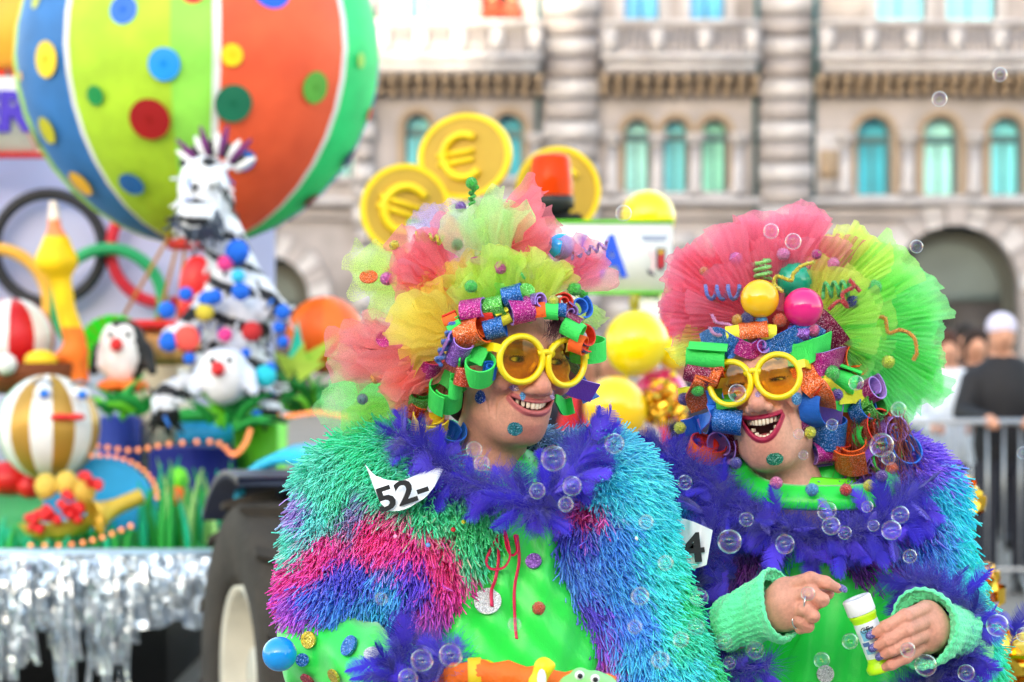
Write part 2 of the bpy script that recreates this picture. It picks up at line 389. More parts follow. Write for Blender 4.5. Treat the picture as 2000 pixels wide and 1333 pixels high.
for i, (a, b, c, d) in enumerate(wins):
    wn = thing('window', (X((a+b)/2), D+.3, Z(d)), None, None, parent=pal)
    o = obj('pane', xf(plate(arch(X(a)+.05, X(b)-.05, Z(d)+.05, Z(c)-.05), [], .04)[0], TR((0, D+.52, 0), UP)), plate(arch(X(a)+.05, X(b)-.05, Z(d)+.05, Z(c)-.05), [], .04)[1], glass_v[i*7 % 4], wn, smooth=False)
    zt = Z(c)-(X(b)-X(a))/2
    m = MB().box((X(a), D+.40, zt-.22), (X(b), D+.48, zt-.02)); m.box((X(b)-.09, D+.41, Z(d)), (X(b), D+.47, zt-.23)); m.box((X(a), D+.41, Z(d)), (X(a)+.04, D+.47, zt-.23)); m.box((X((a+b)/2)-.03, D+.43, Z(d)), (X((a+b)/2)+.03, D+.49, zt-.24))
    m.build('frame', frame_t, wn, smooth=False)
    ol = arch(X(a), X(b), Z(d), Z(c))[1:]+[(X(a), Z(d))]
    rim(ol, .17, D-.07, D+.02, 'surround', stone_d, wn)
    MB().box((X(a)-.22, D-.22, Z(d)-.16), (X(b)+.22, D+.3, Z(d)-.01), bev=.03).build('sill', stone_l, wn)
for i, (a, b) in enumerate(ups):
    wn = thing('tall_window', (X((a+b)/2), D+.3, Z(50)), None, None, parent=pal)
    if i == 1:
        MB().box((X(a), D+.9, Z(50)), (X(b), D+.95, Z(-190))).build('dark_room', dark, wn); continue
    xm = (X(a)+X(b))/2
    for s in (-1, 1):
        x0 = xm+s*.04; x1 = X(a)+.03 if s < 0 else X(b)-.03
        m = MB().box((x0, D+.42, Z(50)), (x1, D+.47, Z(-190)))
        for q in range(14): m.box((x0+s*.09, D+.39, Z(46)+q*.21), (x1-s*.09, D+.418, Z(46)+q*.21+.13))
        m.build('shutter', glass_b if i not in (4, 5) else pm('pale_blue_shutter', C(120, 215, 250), .4), wn, smooth=False)
    MB().box((xm-.03, D+.44, Z(50)), (xm+.03, D+.52, Z(-190))).build('mullion', frame_t, wn)
    rim([(X(b), Z(50)), (X(b), Z(-190)), (X(a), Z(-190)), (X(a), Z(50))], .22, D-.1, D+.02, 'surround', stone_l, wn)
# columns between the arched windows
for px in (862, 948, 1045, 1195, 1283, 1357, 1440, 1650, 1772, 1902, 2030, 700, 530):
    m = MB().lathe([(.20, 0), (.20, .12), (.14, .18), (.13, 1.2), (.12, Z(275)-Z(378)-.2), (.17, Z(275)-Z(378)-.1), (.20, Z(275)-Z(378))], 12, TR((X(px), D-.12, Z(378))))
    m.box((X(px)-.22, D-.34, Z(275)), (X(px)+.22, D+.0, Z(262))); m.build('column', stone_l, pal)
# balconies
for bi, (a, b) in enumerate([(735, 1060), (1172, 1478), (1590, 2120), (430, 690), (2200, 2560), (-100, 380)]):
    bal = thing('balcony', (X((a+b)/2), D, Z(150)), None, None, parent=pal)
    MB().box((X(a), D-1.0, Z(128)), (X(b), D-.01, Z(112)), bev=.04).box((X(a)+.1, D-.9, Z(150)), (X(b)-.1, D-.012, Z(129)), bev=.05).build('slab', stone_l, bal)
    MB().box((X(a)-.02, D-1.02, Z(62)), (X(b)+.02, D-.7, Z(48)), bev=.04).build('handrail', stone_l, bal)
    n = max(2, round((b-a)/88)); 
    for i in range(n+1):
        x = X(a+16+(b-a-32)*i/n); MB().box((x-.17, D-.98, Z(111.5)), (x+.17, D-.72, Z(62.5)), bev=.02).build('post', stone_l, bal)
        if i < n:
            x2 = X(a+16+(b-a-32)*(i+1)/n)
            for j in range(1, 5):
                xx = x+.17+(x2-x-.34)*j/5; h = Z(62.5)-Z(111.5)
                MB().lathe([(.06, 0), (.05, .05), (.085, .2*h), (.03, .6*h), (.05, .9*h), (.06, h)], 8, TR((xx, D-.85, Z(111.5)))).build('baluster', stone, bal)
    nd = int((b-a)/26)
    for i in range(nd+1):
        x = X(a+8+(b-a-16)*i/nd)
        MB().box((x-.09, D-.75, Z(170)), (x+.09, D-.013, Z(151)), bev=.02).box((x-.09, D-.45, Z(190)), (x+.09, D-.013, Z(170.5)), bev=.02).build('corbel', stone_d, bal)
# piers with rusticated courses
for a, b in ((1062, 1168), (1482, 1584), (690, 733), (2130, 2196)):
    pr = thing('pier', (X((a+b)/2), D, 0), None, None, parent=pal)
    y = 1.0; zz = .3; q = 0
    while zz < Z(-600):
        h = .52; MB().box((X(a)+(.05 if q % 2 else 0), D-.38, zz), (X(b)-(.05 if q % 2 else 0), D-.014, zz+h-.05), bev=.04).build('stone_block', [stone_l, stone][q % 2], pr); zz += h; q += 1
MB().box((X(-700), D-.30, Z(404)), (X(2700), D-.015, Z(388)), bev=.05).build('string_course', stone_l, pal)
MB().box((X(-700), D-.18, Z(430)), (X(2700), D-.016, Z(424)), bev=.03).build('lower_course', stone, pal)
MB().box((X(1582), D-.16, Z(382)), (X(1652), D-.014, Z(258)), bev=.03).build('plaque', stone_l, pal)
MB().box((X(1598), D-.2, Z(352)), (X(1638), D-.158, Z(294)), bev=.02).build('plaque_relief', stone_d, pal)
# ground floor ashlar
xs = -640; rr = random.Random(3)
for row in range(11):
    z0 = .1+row*.42
    px = -650-(row % 2)*40
    if z0+.4 > Z(424): break
    while px < 2600:
        wd = rr.uniform(48, 80); x0, x1 = X(px)+.02, X(px+wd)-.02
        hit = any(X(a)-.6 < x1 and X(b)+.6 > x0 and z0 < Z(c)+.6 for a, b, c in arcs) or any(X(a)-.1 < x1 and X(b)+.1 > x0 for a, b in ((1062,1168),(1482,1584),(690,733),(2130,2196)))
        if not hit: MB().box((x0, D-.06, z0), (x1, D+.02, z0+.38), bev=.03).build('ashlar_block', [stone, stone_l, stone_l][rr.randrange(3)], pal)
        px += wd
for a, b, c in arcs:
    dr = thing('doorway', (X((a+b)/2), D, 0), None, None, parent=pal)
    cx = (X(a)+X(b))/2; R = (X(b)-X(a))/2; zc = Z(c)-R
    for i in range(11):
        a0, a1 = PI*i/11+.012, PI*(i+1)/11-.012; e = .12 if i == 5 else 0
        V = [(cx+r*math.cos(t), y, zc+r*math.sin(t)) for y in (D-.14-e, D-.01) for r, t in ((R, a0), (R+.55+e, a0), (R+.55+e, a1), (R, a1))]
        obj('voussoir', V, [(0,1,2,3),(7,6,5,4),(0,4,5,1),(1,5,6,2),(2,6,7,3),(3,7,4,0)], [stone_l, stone][i % 2], dr, smooth=False)
    V, F = plate(arch(X(a), X(b), 0.05, Z(c), 20), [arch(X(a)+.35, X(b)-.35, .3, Z(c)-.35, 20)], .12); obj('door_frame', xf(V, TR((0, D+.62, 0), UP)), F, pm('dark_green_iron', C(40, 48, 48), .6), dr, smooth=False)
    V, F = plate(arch(X(a)+.3, X(b)-.3, 0.05, Z(c)-.3, 20), [], .06); obj('fanlight', xf(V, TR((0, D+.75, 0), UP)), F, doorm, dr, smooth=False)
    for s in (-1, 1): MB().box((cx+s*.03, D+.6, .1), (cx+s*(R-.36), D+.7, zc-.3)).build('door_leaf', pm('dark_door_panel', C(48, 46, 48), .6), dr)
    MB().box((cx-R+.36, D+.58, zc-.25), (cx+R-.36, D+.69, zc-.08)).build('transom', doorm, dr)
for px in (1050, 1474, 1588):
    MB().tube([(X(px), D-.12, .2), (X(px), D-.12, Z(160)), (X(px), D-.5, Z(150)), (X(px)+.02, D-.5, Z(-300))], .06, 8).build('drain_pipe', frame_t, pal)
# ---- unseen houses added to shade the square, rooflines stepped to sun the balconies
for i, (x0, x1, h) in enumerate([(-110, -46.2, 25.0), (-46, -35.2, 21.5), (-35.0, -33.2, 22.3), (-33.0, -27.4, 23.6), (-27.2, -25.5, 21.3), (-25.7, 60, 25.5)]):
    t = thing('shade_house', ((x0+x1)/2, -68, 0), ['unseen pale house added to shade the square, %s in its row' % q for q in ('first', 'second', 'third', 'fourth', 'fifth', 'last')][i], 'building', 'added shade casting houses behind the photographer')
    MB().box((x0, -76, 0), (x1, -60, h)).build('wall', stone_l, t)
    for fl in range(1, int(h/5)):
        for j in range(int((x1-x0)/5)):
            MB().box((x0+1.6+j*5, -60.01, fl*5), (x0+3+j*5, -59.9, fl*5+2.6)).build('window', frame_t, t)
# ================================================================== CARNIVAL FLOAT (left), 9 to 12 m away
def bx(b, x0, y0, x1, y1, d0, d1, m=0, bev=0.0):
    """box whose front face (at distance d0) spans the given picture rectangle"""
    a, c = P(x0, y0, d0), P(x1, y1, d0); return b.box((a.x, d0, a.z), (c.x, d1, c.z), m, bev)
white = pm('white_paint', C(240, 240, 240), .5, var=.05)
silver = pm('silver_foil', C(236, 244, 255), .26, metal=1.0, var=.05, bump=.9, bscale=25)
gold = pm('gold_foil', C(255, 200, 70), .15, metal=1.0, var=.08, bump=.25, bscale=20)
blackm = pm('black_plastic', C(22, 24, 28), .5)
rubber = pm('muddy_rubber', C(52, 46, 40), .85, var=.35, scale=8, bump=.5, bscale=30)
tgreen = pm('stage_green', C(20, 150, 60), .6, var=.25); lgreen = pm('lime_card', C(110, 215, 40), .6)
tblue = pm('royal_blue_cloth', C(20, 60, 190), .6, var=.2); skyb = pm('sky_blue_card', C(30, 165, 235), .55)
redm = pm('red_gloss', C(225, 25, 30), .4); yel = pm('sun_yellow_paint', C(250, 205, 10), .5); orng = pm('orange_paint', C(250, 110, 15), .5)
fl = thing('parade_float', P(60, 1150, 9.2)*1.0-Vector((0, 0, P(60, 1150, 9.2).z)), 'parade float deck with silver foil skirt and green rim', 'float')
zt = P(0, 1078, 9).z
b = MB().box((P(-420, 0, 9).x, 9.0, zt-.07), (P(440, 0, 9).x, 13.2, zt), bev=.01); b.build('deck', tgreen, fl)
MB().box((P(-420, 0, 9).x, 8.985, zt-.075), (P(438, 0, 9).x, 9.0-.002, zt+.012)).build('edge_trim', pm('silver_white_trim', C(205, 230, 245), .3, metal=.5), fl)
MB().box((P(-400, 0, 9).x, 9.35, .25), (P(300, 0, 9).x, 12.8, zt-.08)).build('chassis', blackm, fl)
for sx in (-300, 150):
    for yy in (9.9, 12.2): MB().lathe([(0, -.1), (.22, -.1), (.33, -.09), (.36, 0), (.33, .09), (.22, .1), (0, .1)], 24, TR((P(sx, 0, 9).x, yy, .36), frame((1, 0, 0)))).build('wheel', rubber, fl)
rr = random.Random(11)
for i in range(150):                                        # foil skirt: each hanging strip is its own piece
    px = rr.uniform(-400, 432); far = px > 270; L = rr.uniform(.12, .2) if (far or i % 3 == 0) else rr.uniform(.2, .56)
    w = rr.uniform(.012, .05); a0 = rr.uniform(-.8, .8); dd = rr.uniform(.0, .05)
    x = P(px, 0, 9).x; V = []; n = 7
    for k in range(n+1):
        t = k/n; a = a0+math.sin(t*6+i)*.7; cx = x+math.sin(t*5+i*1.7)*.015*t; cy = 8.975-dd-math.sin(t*PI)*.02
        z = zt-.02-L*t
        V += [(cx-math.cos(a)*w/2, cy-math.sin(a)*w/2, z), (cx+math.cos(a)*w/2, cy+math.sin(a)*w/2, z)]
    obj('foil_strip', V, [(2*k, 2*k+1, 2*k+3, 2*k+2) for k in range(n)], silver, fl, smooth=False)
# crumpled foil band
nx, nz = 120, 8; V = []
for j in range(nz+1):
    for i in range(nx+1):
        p = P(-420+855*i/nx, 0, 9); n1 = mnoise.noise(Vector((i*.35, j*.5, 1.3))); V.append((p.x, 8.99-.035-.035*n1-.02*math.sin(i*1.9), zt-.01-.26*j/nz+.03*mnoise.noise(Vector((i*.2, j*.1, 7)))*(j/nz)))
obj('foil_band', V, [(j*(nx+1)+i, j*(nx+1)+i+1, (j+1)*(nx+1)+i+1, (j+1)*(nx+1)+i) for j in range(nz) for i in range(nx)], silver, fl, smooth=False)
def bladeVF(base, h, w, lean, bend):
    V = []; n = 6
    for k in range(n+1):
        t = k/n; c = Vector(base)+Vector((lean*t*t, -bend*t*t, h*t)); ww = w*(1-t**1.6)*(.6+1.2*t*(1-t))+.002
        V += [c+Vector((-ww, 0, 0)), c+Vector((0, -.25*ww, 0)), c+Vector((ww, 0, 0)), c+Vector((0, .25*ww, 0))]
    F = [(4*k+j, 4*k+(j+1) % 4, 4*k+4+(j+1) % 4, 4*k+4+j) for k in range(n) for j in range(4)]
    return [tuple(v) for v in V], F
gm = [pm('grass_blade_teal', C(20, 195, 150), .5), pm('grass_blade_green', C(40, 170, 70), .5), pm('grass_blade_pale', C(150, 205, 120), .5)]
for i in range(46):
    px = rr.uniform(255, 440); dd = rr.uniform(9.08, 9.6)
    V, F = bladeVF((P(px, 0, 9.1).x, dd, zt), rr.uniform(.18, .33), rr.uniform(.012, .028), rr.uniform(-.06, .06), rr.uniform(-.02, .03)); obj('grass_blade', V, F, gm[rr.randrange(3)], fl)
for i in range(36):
    px = rr.uniform(-60, 255); V, F = bladeVF((P(px, 0, 9.1).x, rr.uniform(9.05, 9.3), zt), rr.uniform(.05, .12), .016, rr.uniform(-.04, .04), 0); obj('grass_blade', V, F, gm[rr.randrange(2)], fl)
# -- boxes and steps at the back of the deck
def crate(px0, py0, px1, py1, d, m, label, name='painted_box', cat='box'):
    z1 = P(0, py1, d).z; o = MB(); bx(o, px0, py0, px1, py1, d, d+.5, 0, .012)
    q = o.build(name, m, None, base=True); tag(q, label, cat); return q
crate(290, 878, 448, 1085, 10.0, pm('navy_box', C(15, 30, 130), .6), 'navy blue box on the float behind the grass blades')
crate(345, 822, 460, 877, 10.6, skyb, 'bright blue box behind the navy box on the float')
crate(455, 820, 540, 1060, 10.2, lgreen, 'lime green box between navy box and tractor')
crate(190, 815, 262, 1085, 10.8, pm('indigo_box', C(50, 70, 175), .6), 'indigo box below the penguin figure')
crate(262, 700, 345, 1085, 11.0, pm('cream_box', C(222, 205, 180), .7), 'cream board standing right of the penguin')
crate(345, 800, 560, 825, 9.7, tgreen, 'green shelf carrying the zebra figure', 'stage_shelf', 'shelf')
# -- backdrop with the five rings, and the white banner over it
lil = pm('lilac_backdrop_cloth', C(190, 195, 232), .7, var=.1, scale=2)
o = MB(); bx(o, -250, 302, 535, 1090, 12.4, 12.46, 0, .01); tag(o.build('backdrop_panel', lil, None, base=True), 'pale lilac backdrop panel carrying the coloured rings', 'panel')
def torus(c, R, r, M=None, n=40, m=10):
    V = []; F = []
    for i in range(n):
        for j in range(m):
            a, e = 2*PI*i/n, 2*PI*j/m; V.append((( R+r*math.cos(e))*math.cos(a), (R+r*math.cos(e))*math.sin(a), r*math.sin(e)))
            F.append((i*m+j, ((i+1) % n)*m+j, ((i+1) % n)*m+(j+1) % m, i*m+(j+1) % m))
    return xf(V, TR(c, M)), F
for nm, x, y, c, dd in (('black', 95, 485, C(30, 32, 44), 12.30), ('yellow', -12, 592, C(240, 178, 60), 12.22), ('green', 212, 592, C(20, 160, 100), 12.22), ('red', 322, 487, C(214, 25, 55), 12.30), ('blue', -130, 487, C(20, 90, 200), 12.30)):
    V, F = torus(P(x, y, dd), 106*K(dd), 12*K(dd), UP); tag(obj('ring', V, F, pm('ring_'+nm, c, .45)), nm+' ring of the interlocked rings on the lilac backdrop', 'ring', 'interlocked rings')
t = thing('banner', P(-60, 300, 12.0), 'white banner with violet letters above the rings at left edge', 'banner')
o = MB(); bx(o, -420, 150, 74, 298, 12.0, 12.05, 0, .005); o.build('board', white, t)
o = MB(); bx(o, -420, 298.5, 100, 308, 11.99, 12.06); o.build('rail', redm, t)
V, F = text_vf('ER', .27, .008, .012); obj('lettering', xf(V, TR(P(2, 222, 11.98), UP)), F, pm('violet_letter', C(60, 30, 190), .5), t, smooth=False)
# -- sun figure at the top left
t = thing('sun_figure', P(-10, 90, 12.2), 'yellow sun figure with jagged red rays at top left', 'figure')
c = P(10, 50, 12.2); o = MB().ball(c, (.22, .08, .22), 0, 24); o.build('disc', pm('sun_amber', C(250, 170, 50), .5), t)
for i in range(14):
    a = 2*PI*i/14; u = Vector((math.cos(a), 0, math.sin(a))); v = Vector((-u.z, 0, u.x)); q = c+u*.19+Vector((0, .03, 0)); 
    V = [q-v*.05, q+v*.05, q+u*.19+v*.02]; V = [tuple(p) for p in V]+[tuple(p+Vector((0, .03, 0))) for p in V]
    obj('ray', V, [(0,1,2),(5,4,3),(0,3,4,1),(1,4,5,2),(2,5,3,0)], pm('sun_ray_red', C(240, 50, 15), .5), t, smooth=False)
# -- hot air balloon
BD = 10.5; bc = P(388, 118, BD); BR = 352*K(BD)
hb = thing('hot_air_balloon_model', (bc.x, bc.y, bc.z-BR), 'giant striped balloon model with coloured polka dots over the float', 'balloon model')
def bpt(lon, v):                                            # lon measured from the camera side, v = -1 bottom .. 1 top
    el = v*PI/2; r = math.cos(el)*BR*(1.0 if v > 0 else 1.0-.06*abs(v)); return Vector((bc.x+r*math.sin(lon), bc.y-r*math.cos(lon), bc.z+BR*math.sin(el)*1.03))
gores = [(-100, -72, C(160, 215, 50)), (-72, -37, C(50, 118, 190)), (-37, -35, C(240, 240, 240)), (-35, -1, C(178, 220, 50)), (-1, 11.5, C(150, 230, 85)), (11.5, 14, C(235, 240, 245)), (14, 57, C(255, 95, 55)), (57, 59.5, C(245, 240, 240)), (59.5, 92, C(35, 215, 120)), (92, 128, C(30, 110, 200)), (128, 165, C(250, 200, 40)), (165, 210, C(240, 80, 50)), (210, 260, C(40, 190, 100))]
for i, (a0, a1, c) in enumerate(gores):
    n = max(1, int((a1-a0)/5)); mM = 20; V = []; F = []
    for k in range(mM+1):
        for j in range(n+1):
            lon = math.radians(a0+(a1-a0)*j/n); p = bpt(lon, -1+2*k/mM); bulge = .012*math.sin(PI*j/n)*math.cos((-1+2*k/mM)*PI/2)
            V.append(p+(p-bc).normalized()*bulge)
    F = [(k*(n+1)+j, k*(n+1)+j+1, (k+1)*(n+1)+j+1, (k+1)*(n+1)+j) for k in range(mM) for j in range(n)]
    obj('gore', V, F, pm('gore_paint_%d' % i, c, .6, var=.18, scale=5, bump=.35, bscale=14), hb)
dots = [(128,146,33,C(250,210,20)),(122,272,26,C(200,195,20)),(182,368,28,C(250,190,25)),(68,166,9,C(235,180,80)),(104,30,16,C(190,200,80)),(290,64,26,C(10,105,225)),(370,168,29,C(15,150,245)),(231,221,18,C(20,145,75)),(338,268,38,C(165,15,20)),(290,378,25,C(25,105,190)),(424,32,21,C(240,15,40)),
        (499,149,20,C(250,215,10)),(499,238,34,C(20,115,85)),(568,18,38,C(10,95,240)),(645,198,29,C(90,170,60)),(510,337,22,C(30,120,225)),(612,388,18,C(110,15,15)),(690,312,20,C(20,45,110)),(718,135,14,C(150,210,80)),(733,228,14,C(220,70,40)),(78,276,18,C(240,70,70)),(640,-30,25,C(250,210,30))]
for x, y, r, c in dots:
    dx, dz = (x-388)/352, (118-y)/352; dy = math.sqrt(max(.02, 1-dx*dx-dz*dz)); fk = (BD-BR*dy)/BD; dx *= fk; dz *= fk; dy = math.sqrt(max(.02, 1-dx*dx-dz*dz)); nrm = Vector((dx, -dy, dz)).normalized()
    R3 = frame(nrm); rr_ = min(r*K(BD)/1, .3); V = [bc+nrm*BR*1.035]; n = 24
    V = []; F = []
    for k in range(4):
        ang = rr_/BR*k/3
        for j in range(n):
            q = R3 @ Vector((math.sin(ang)*math.cos(2*PI*j/n), math.sin(ang)*math.sin(2*PI*j/n), math.cos(ang)))
            el = math.asin(max(-1, min(1, q.z))); V.append(bc+Vector((q.x*BR*1.017, q.y*BR*1.017, q.z*BR*1.042)))
    F = [(k*n+j, k*n+(j+1) % n, (k+1)*n+(j+1) % n, (k+1)*n+j) for k in range(3) for j in range(n)]+[tuple(range(n))[::-1]]
    obj('polka_dot', V, F, pm('dot_%d_%d' % (x, y), c, .5), hb)
for px in (215, 300, 345, 470): 
    MB().tube([bpt(math.radians((px-388)*.14), -.80), P(px*.9+35, 640, BD)], .008, 6).build('rope', pm('tan_rope', C(190, 140, 80), .8), hb)
o = MB(); bx(o, 235, 625, 480, 645, BD-.2, BD+.3, 0, .01); o.build('basket_rim', redm, hb); o = MB(); bx(o, 245, 646, 470, 715, BD-.18, BD+.28, 0, .02); o.build('basket', pm('tan_wicker', C(200, 150, 95), .8, var=.3, scale=30), hb)
bp_ = bpt(0, -1); MB().lathe([(.0, 0), (.14, 0), (.15, .03), (.12, .06), (0, .06)], 20, TR((bp_.x+.02, bp_.y-.1, bp_.z-.02))).build('burner_ring', pm('burner_red', C(200, 40, 35), .5), hb)
# -- SDF based figures on the float
def figure(name, fn, lo, hi, res, colfn, label, cat, mats=None):
    V, F = sdf_mesh(fn, lo, hi, res); t = thing(name, (float(V[:, 0].mean()), float(V[:, 1].mean()), float(V[:, 2].min())), label, cat)
    obj('body', V, F, attrmat('figure_paint', .6, var=.16, scale=14, bump=1.0, bscale=45), t, col=colfn(V)); return t
def q(x, y, d): return tuple(P(x, y, d))
zd = 9.4; kz = K(zd)
zt_l = [((395, 372), (44, 40, 58)), ]
def zeb(p):
    d = ell(p, q(398, 368, zd-.08), (50*kz, 60*kz, 62*kz)); d = smin(d, ell(p, q(386, 432, zd-.2), (44*kz, 70*kz, 40*kz)), .04)
    for s, e in ((360, 318), (442, 322)): d = smin(d, cap(p, q((s+398)/2, 345, zd), q(e and s, e, zd), .03, .018), .02)
    d = smin(d, cap(p, q(420, 420, zd), q(468, 560, zd+.03), .075, .10), .04)
    d = smin(d, ell(p, q(462, 610, zd), (70*kz, .13, 80*kz)), .05); d = smin(d, ell(p, q(452, 700, zd), (62*kz, .13, 70*kz)), .05)
    d = smin(d, cap(p, q(500, 560, zd), q(545, 610, zd-.1), .05, .045), .03); d = smin(d, cap(p, q(420, 580, zd-.05), q(350, 655, zd-.15), .05, .04), .03)
    d = smin(d, cap(p, q(490, 720, zd), q(520, 800, zd-.06), .065, .05), .03); d = smin(d, cap(p, q(420, 730, zd), q(330, 770, zd-.12), .06, .045), .03)
    d = smin(d, cap(p, q(330, 770, zd-.12), q(320, 812, zd-.14), .045, .05), .02)
    return d
def zebcol(V):
    n = vnoise(V, 3, 10, 9.0); st = np.sin(V[:, 2]*55+n*2.2+V[:, 0]*14); c = np.tile(np.array(C(238, 240, 248)), (len(V), 1))
    c[st > .45] = C(24, 24, 30); mz = np.linalg.norm(V-np.array(q(384, 448, zd-.22)), axis=1) < .105; c[mz] = C(80, 88, 105)
    hd = (V[:, 2] > P(0, 415, zd).z); c[hd & (st > .45) & (np.abs(n) < .5)] = C(238, 240, 248); c[V[:, 2] < P(0, 800, zd).z] = C(25, 25, 28)
    return c
zebo = z = figure('zebra_figure', zeb, (P(290, 0, zd).x, zd-.45, P(0, 850, zd).z), (P(580, 0, zd).x, zd+.3, P(0, 285, zd).z), .011, zebcol, 'black and white zebra figure with blue pompoms on the float', 'figure')
for i in range(14):
    a = -1.1+i*.17; bse = Vector(q(420, 350, zd+.02)); u = Vector((math.sin(a), -.2, math.cos(a)))
    MB().tube([bse+u*.09, bse+u*.14, bse+u*(.15+.03*(i % 3))], [.02, .018, .006], 6).build('mane_tuft', [blackm, white, pm('plum_felt', C(110, 40, 110), .8)][i % 3], z)
for x, y in ((382, 362), (414, 362)): 
    e = MB().ball(q(x, y, zd-.19), (.02, .012, .026), 0, 12).build('eye', white, z); MB().ball(q(x+1, y+2, zd-.202), (.009, .006, .012), 0, 10).build('pupil', blackm, e)
_zv, _zf = sdf_mesh(zeb, (P(290, 0, zd).x, zd-.45, P(0, 850, zd).z), (P(580, 0, zd).x, zd+.3, P(0, 285, zd).z), .02)
SHAG = (_zv, _zf)
bp = pm('blue_pompom', C(25, 105, 225), .85, bump=.6, bscale=60)
for i, (x, y, r) in enumerate([(463, 492, 24), (405, 585, 17), (420, 580, 15), (470, 570, 18), (363, 575, 14), (326, 606, 17), (330, 668, 20), (552, 610, 15), (553, 668, 12), (528, 720, 12), (545, 640, 12), (370, 700, 12), (500, 810, 10), (480, 690, 10)]):
    MB().ball(q(x, y, zd-.2), r*kz, 0, 14).build('pompom', bp, z)
for (x, y, r, c) in [(365, 662, 26, C(250, 90, 80)), (440, 655, 14, C(230, 60, 140)), (492, 648, 20, C(190, 40, 45)), (440, 515, 16, C(40, 205, 90)), (465, 540, 14, C(60, 190, 230)), (518, 735, 22, C(40, 200, 220)), (400, 610, 18, C(210, 190, 60))]:
    MB().ball(q(x, y, zd-.21), (r*kz, .03, r*kz), 0, 14).build('felt_patch', pm('felt_%d' % x, c, .8), z)
# red seat cushion behind the zebra
tag(MB().ball(q(385, 560, 10.0), (.075, .06, .13), 0, 20).ball(q(378, 600, 10.0), (.06, .05, .1), 0, 16).build('red_cushion', redm, None, base=True), 'dark red padded figure behind the zebra shoulder', 'figure')
def penguin(cx, cy, w, h, d, label, back=C(30, 32, 36), feet=True):
    k = K(d)
    def fn(p):
        e = ell(p, q(cx, cy+h*.12, d), (w*k, w*k*.9, h*k*.82)); e = smin(e, ell(p, q(cx, cy-h*.45, d), (w*.85*k, w*.8*k, h*.48*k)), .05)
        for s in (-1, 1): e = smin(e, cap(p, q(cx+s*w*.95, cy-h*.05, d), q(cx+s*w*1.25, cy+h*.5, d-.05), .035, .02), .03)
        return e
    def cf(V):
        c = np.tile(np.array(back), (len(V), 1)); L = (V-np.array(q(cx-w*.15, cy+h*.1, d)))/np.array([w*.88*k, 1, h*.78*k]); c[(L[:, 0]**2+L[:, 2]**2 < 1) & (V[:, 1] < d)] = C(240, 240, 246)
        for s in (-.45, .3):
            L = (V-np.array(q(cx+w*s-w*.12, cy-h*.48, d)))/np.array([w*.42*k, 1, h*.34*k]); c[(L[:, 0]**2+L[:, 2]**2 < 1) & (V[:, 1] < d)] = C(245, 245, 250)
        return c
    t = figure('penguin_figure', fn, (P(cx-w*1.6, 0, d).x, d-.4, P(0, cy+h*1.15, d).z), (P(cx+w*1.6, 0, d).x, d+.4, P(0, cy-h*1.1, d).z), .009, cf, label, 'figure')
    V, F = lathe([(.03, 0), (.026, .03), (0, .07)], 12, TR(P(cx-w*.25, cy-h*.25, d-w*k*.78), frame((0, -1, -.2)))); obj('beak', V, F, redm, t)
    for s in (-.5, .2): MB().ball(P(cx+w*s, cy-h*.5, d-w*k*.74), .014, 0, 10).build('eye', blackm, t)
    for s in ((-1, 1) if feet else ()): MB().ball(P(cx+s*w*.4, cy+h*.92, d-.08), (.07, .1, .03), 0, 12).build('foot', orng, t)
penguin(240, 690, 46, 70, 10.1, 'white bellied penguin figure with red beak beside lime fan'); penguin(438, 735, 46, 60, 9.15, 'small white faced penguin figure in front of the zebra legs', C(215, 222, 240), False)
# lime fan
def fan(name, c, R, a0, a1, mats, label, cat, n=14):
    t = thing(name, c, label, cat)
    for i in range(n):
        t0, t1 = math.radians(a0+(a1-a0)*i/n), math.radians(a0+(a1-a0)*(i+1)/n); tm = (t0+t1)/2
        V = [Vector((0, 0, 0)), Vector((math.cos(t0), 0, math.sin(t0)))*R, Vector((math.cos(tm)*1.05, -.12, math.sin(tm)*1.05))*R, Vector((math.cos(t1), 0, math.sin(t1)))*R]
        V = [Vector(c)+v for v in V]; V += [v+Vector((0, .01, 0)) for v in V]
        obj('pleat', [tuple(v) for v in V], [(0, 1, 2), (0, 2, 3), (6, 5, 4), (7, 6, 4), (1, 5, 6, 2), (2, 6, 7, 3), (0, 4, 5, 1), (3, 7, 4, 0)], mats[i % len(mats)], t, smooth=False)
fan('paper_fan', P(222, 690, 10.35), .16, 60, 215, [lgreen, pm('neon_green_card', C(40, 240, 40), .6)], 'neon green paper fan behind the penguin', 'fan')
# leaf skirt under penguin and zebra
for k, (cx, cy, d, R, lab) in enumerate([(245, 780, 9.9, .2, 'green leafy tuft under the penguin'), (450, 800, 9.2, .22, 'green leafy tuft under the zebra'), (590, 770, 9.6, .25, 'green leafy tuft below the orange ball')]):
    t = thing('leafy_tuft', P(cx, cy, d)-Vector((0, 0, .1)), lab, 'plant')
    for i in range(16):
        a = rr.uniform(0, 2*PI); V, F = bladeVF((0, 0, 0), R*rr.uniform(.6, 1.0), .03, .1, 0)
        M = TR(P(cx+rr.uniform(-45, 45), cy+rr.uniform(20, 40), d)) @ Matrix.Rotation(a, 4, 'Z') @ Matrix.Rotation(rr.uniform(.1, 1.0), 4, 'Y'); obj('leaf', xf(V, M), F, [tgreen, gm[1], lgreen][i % 3], t)
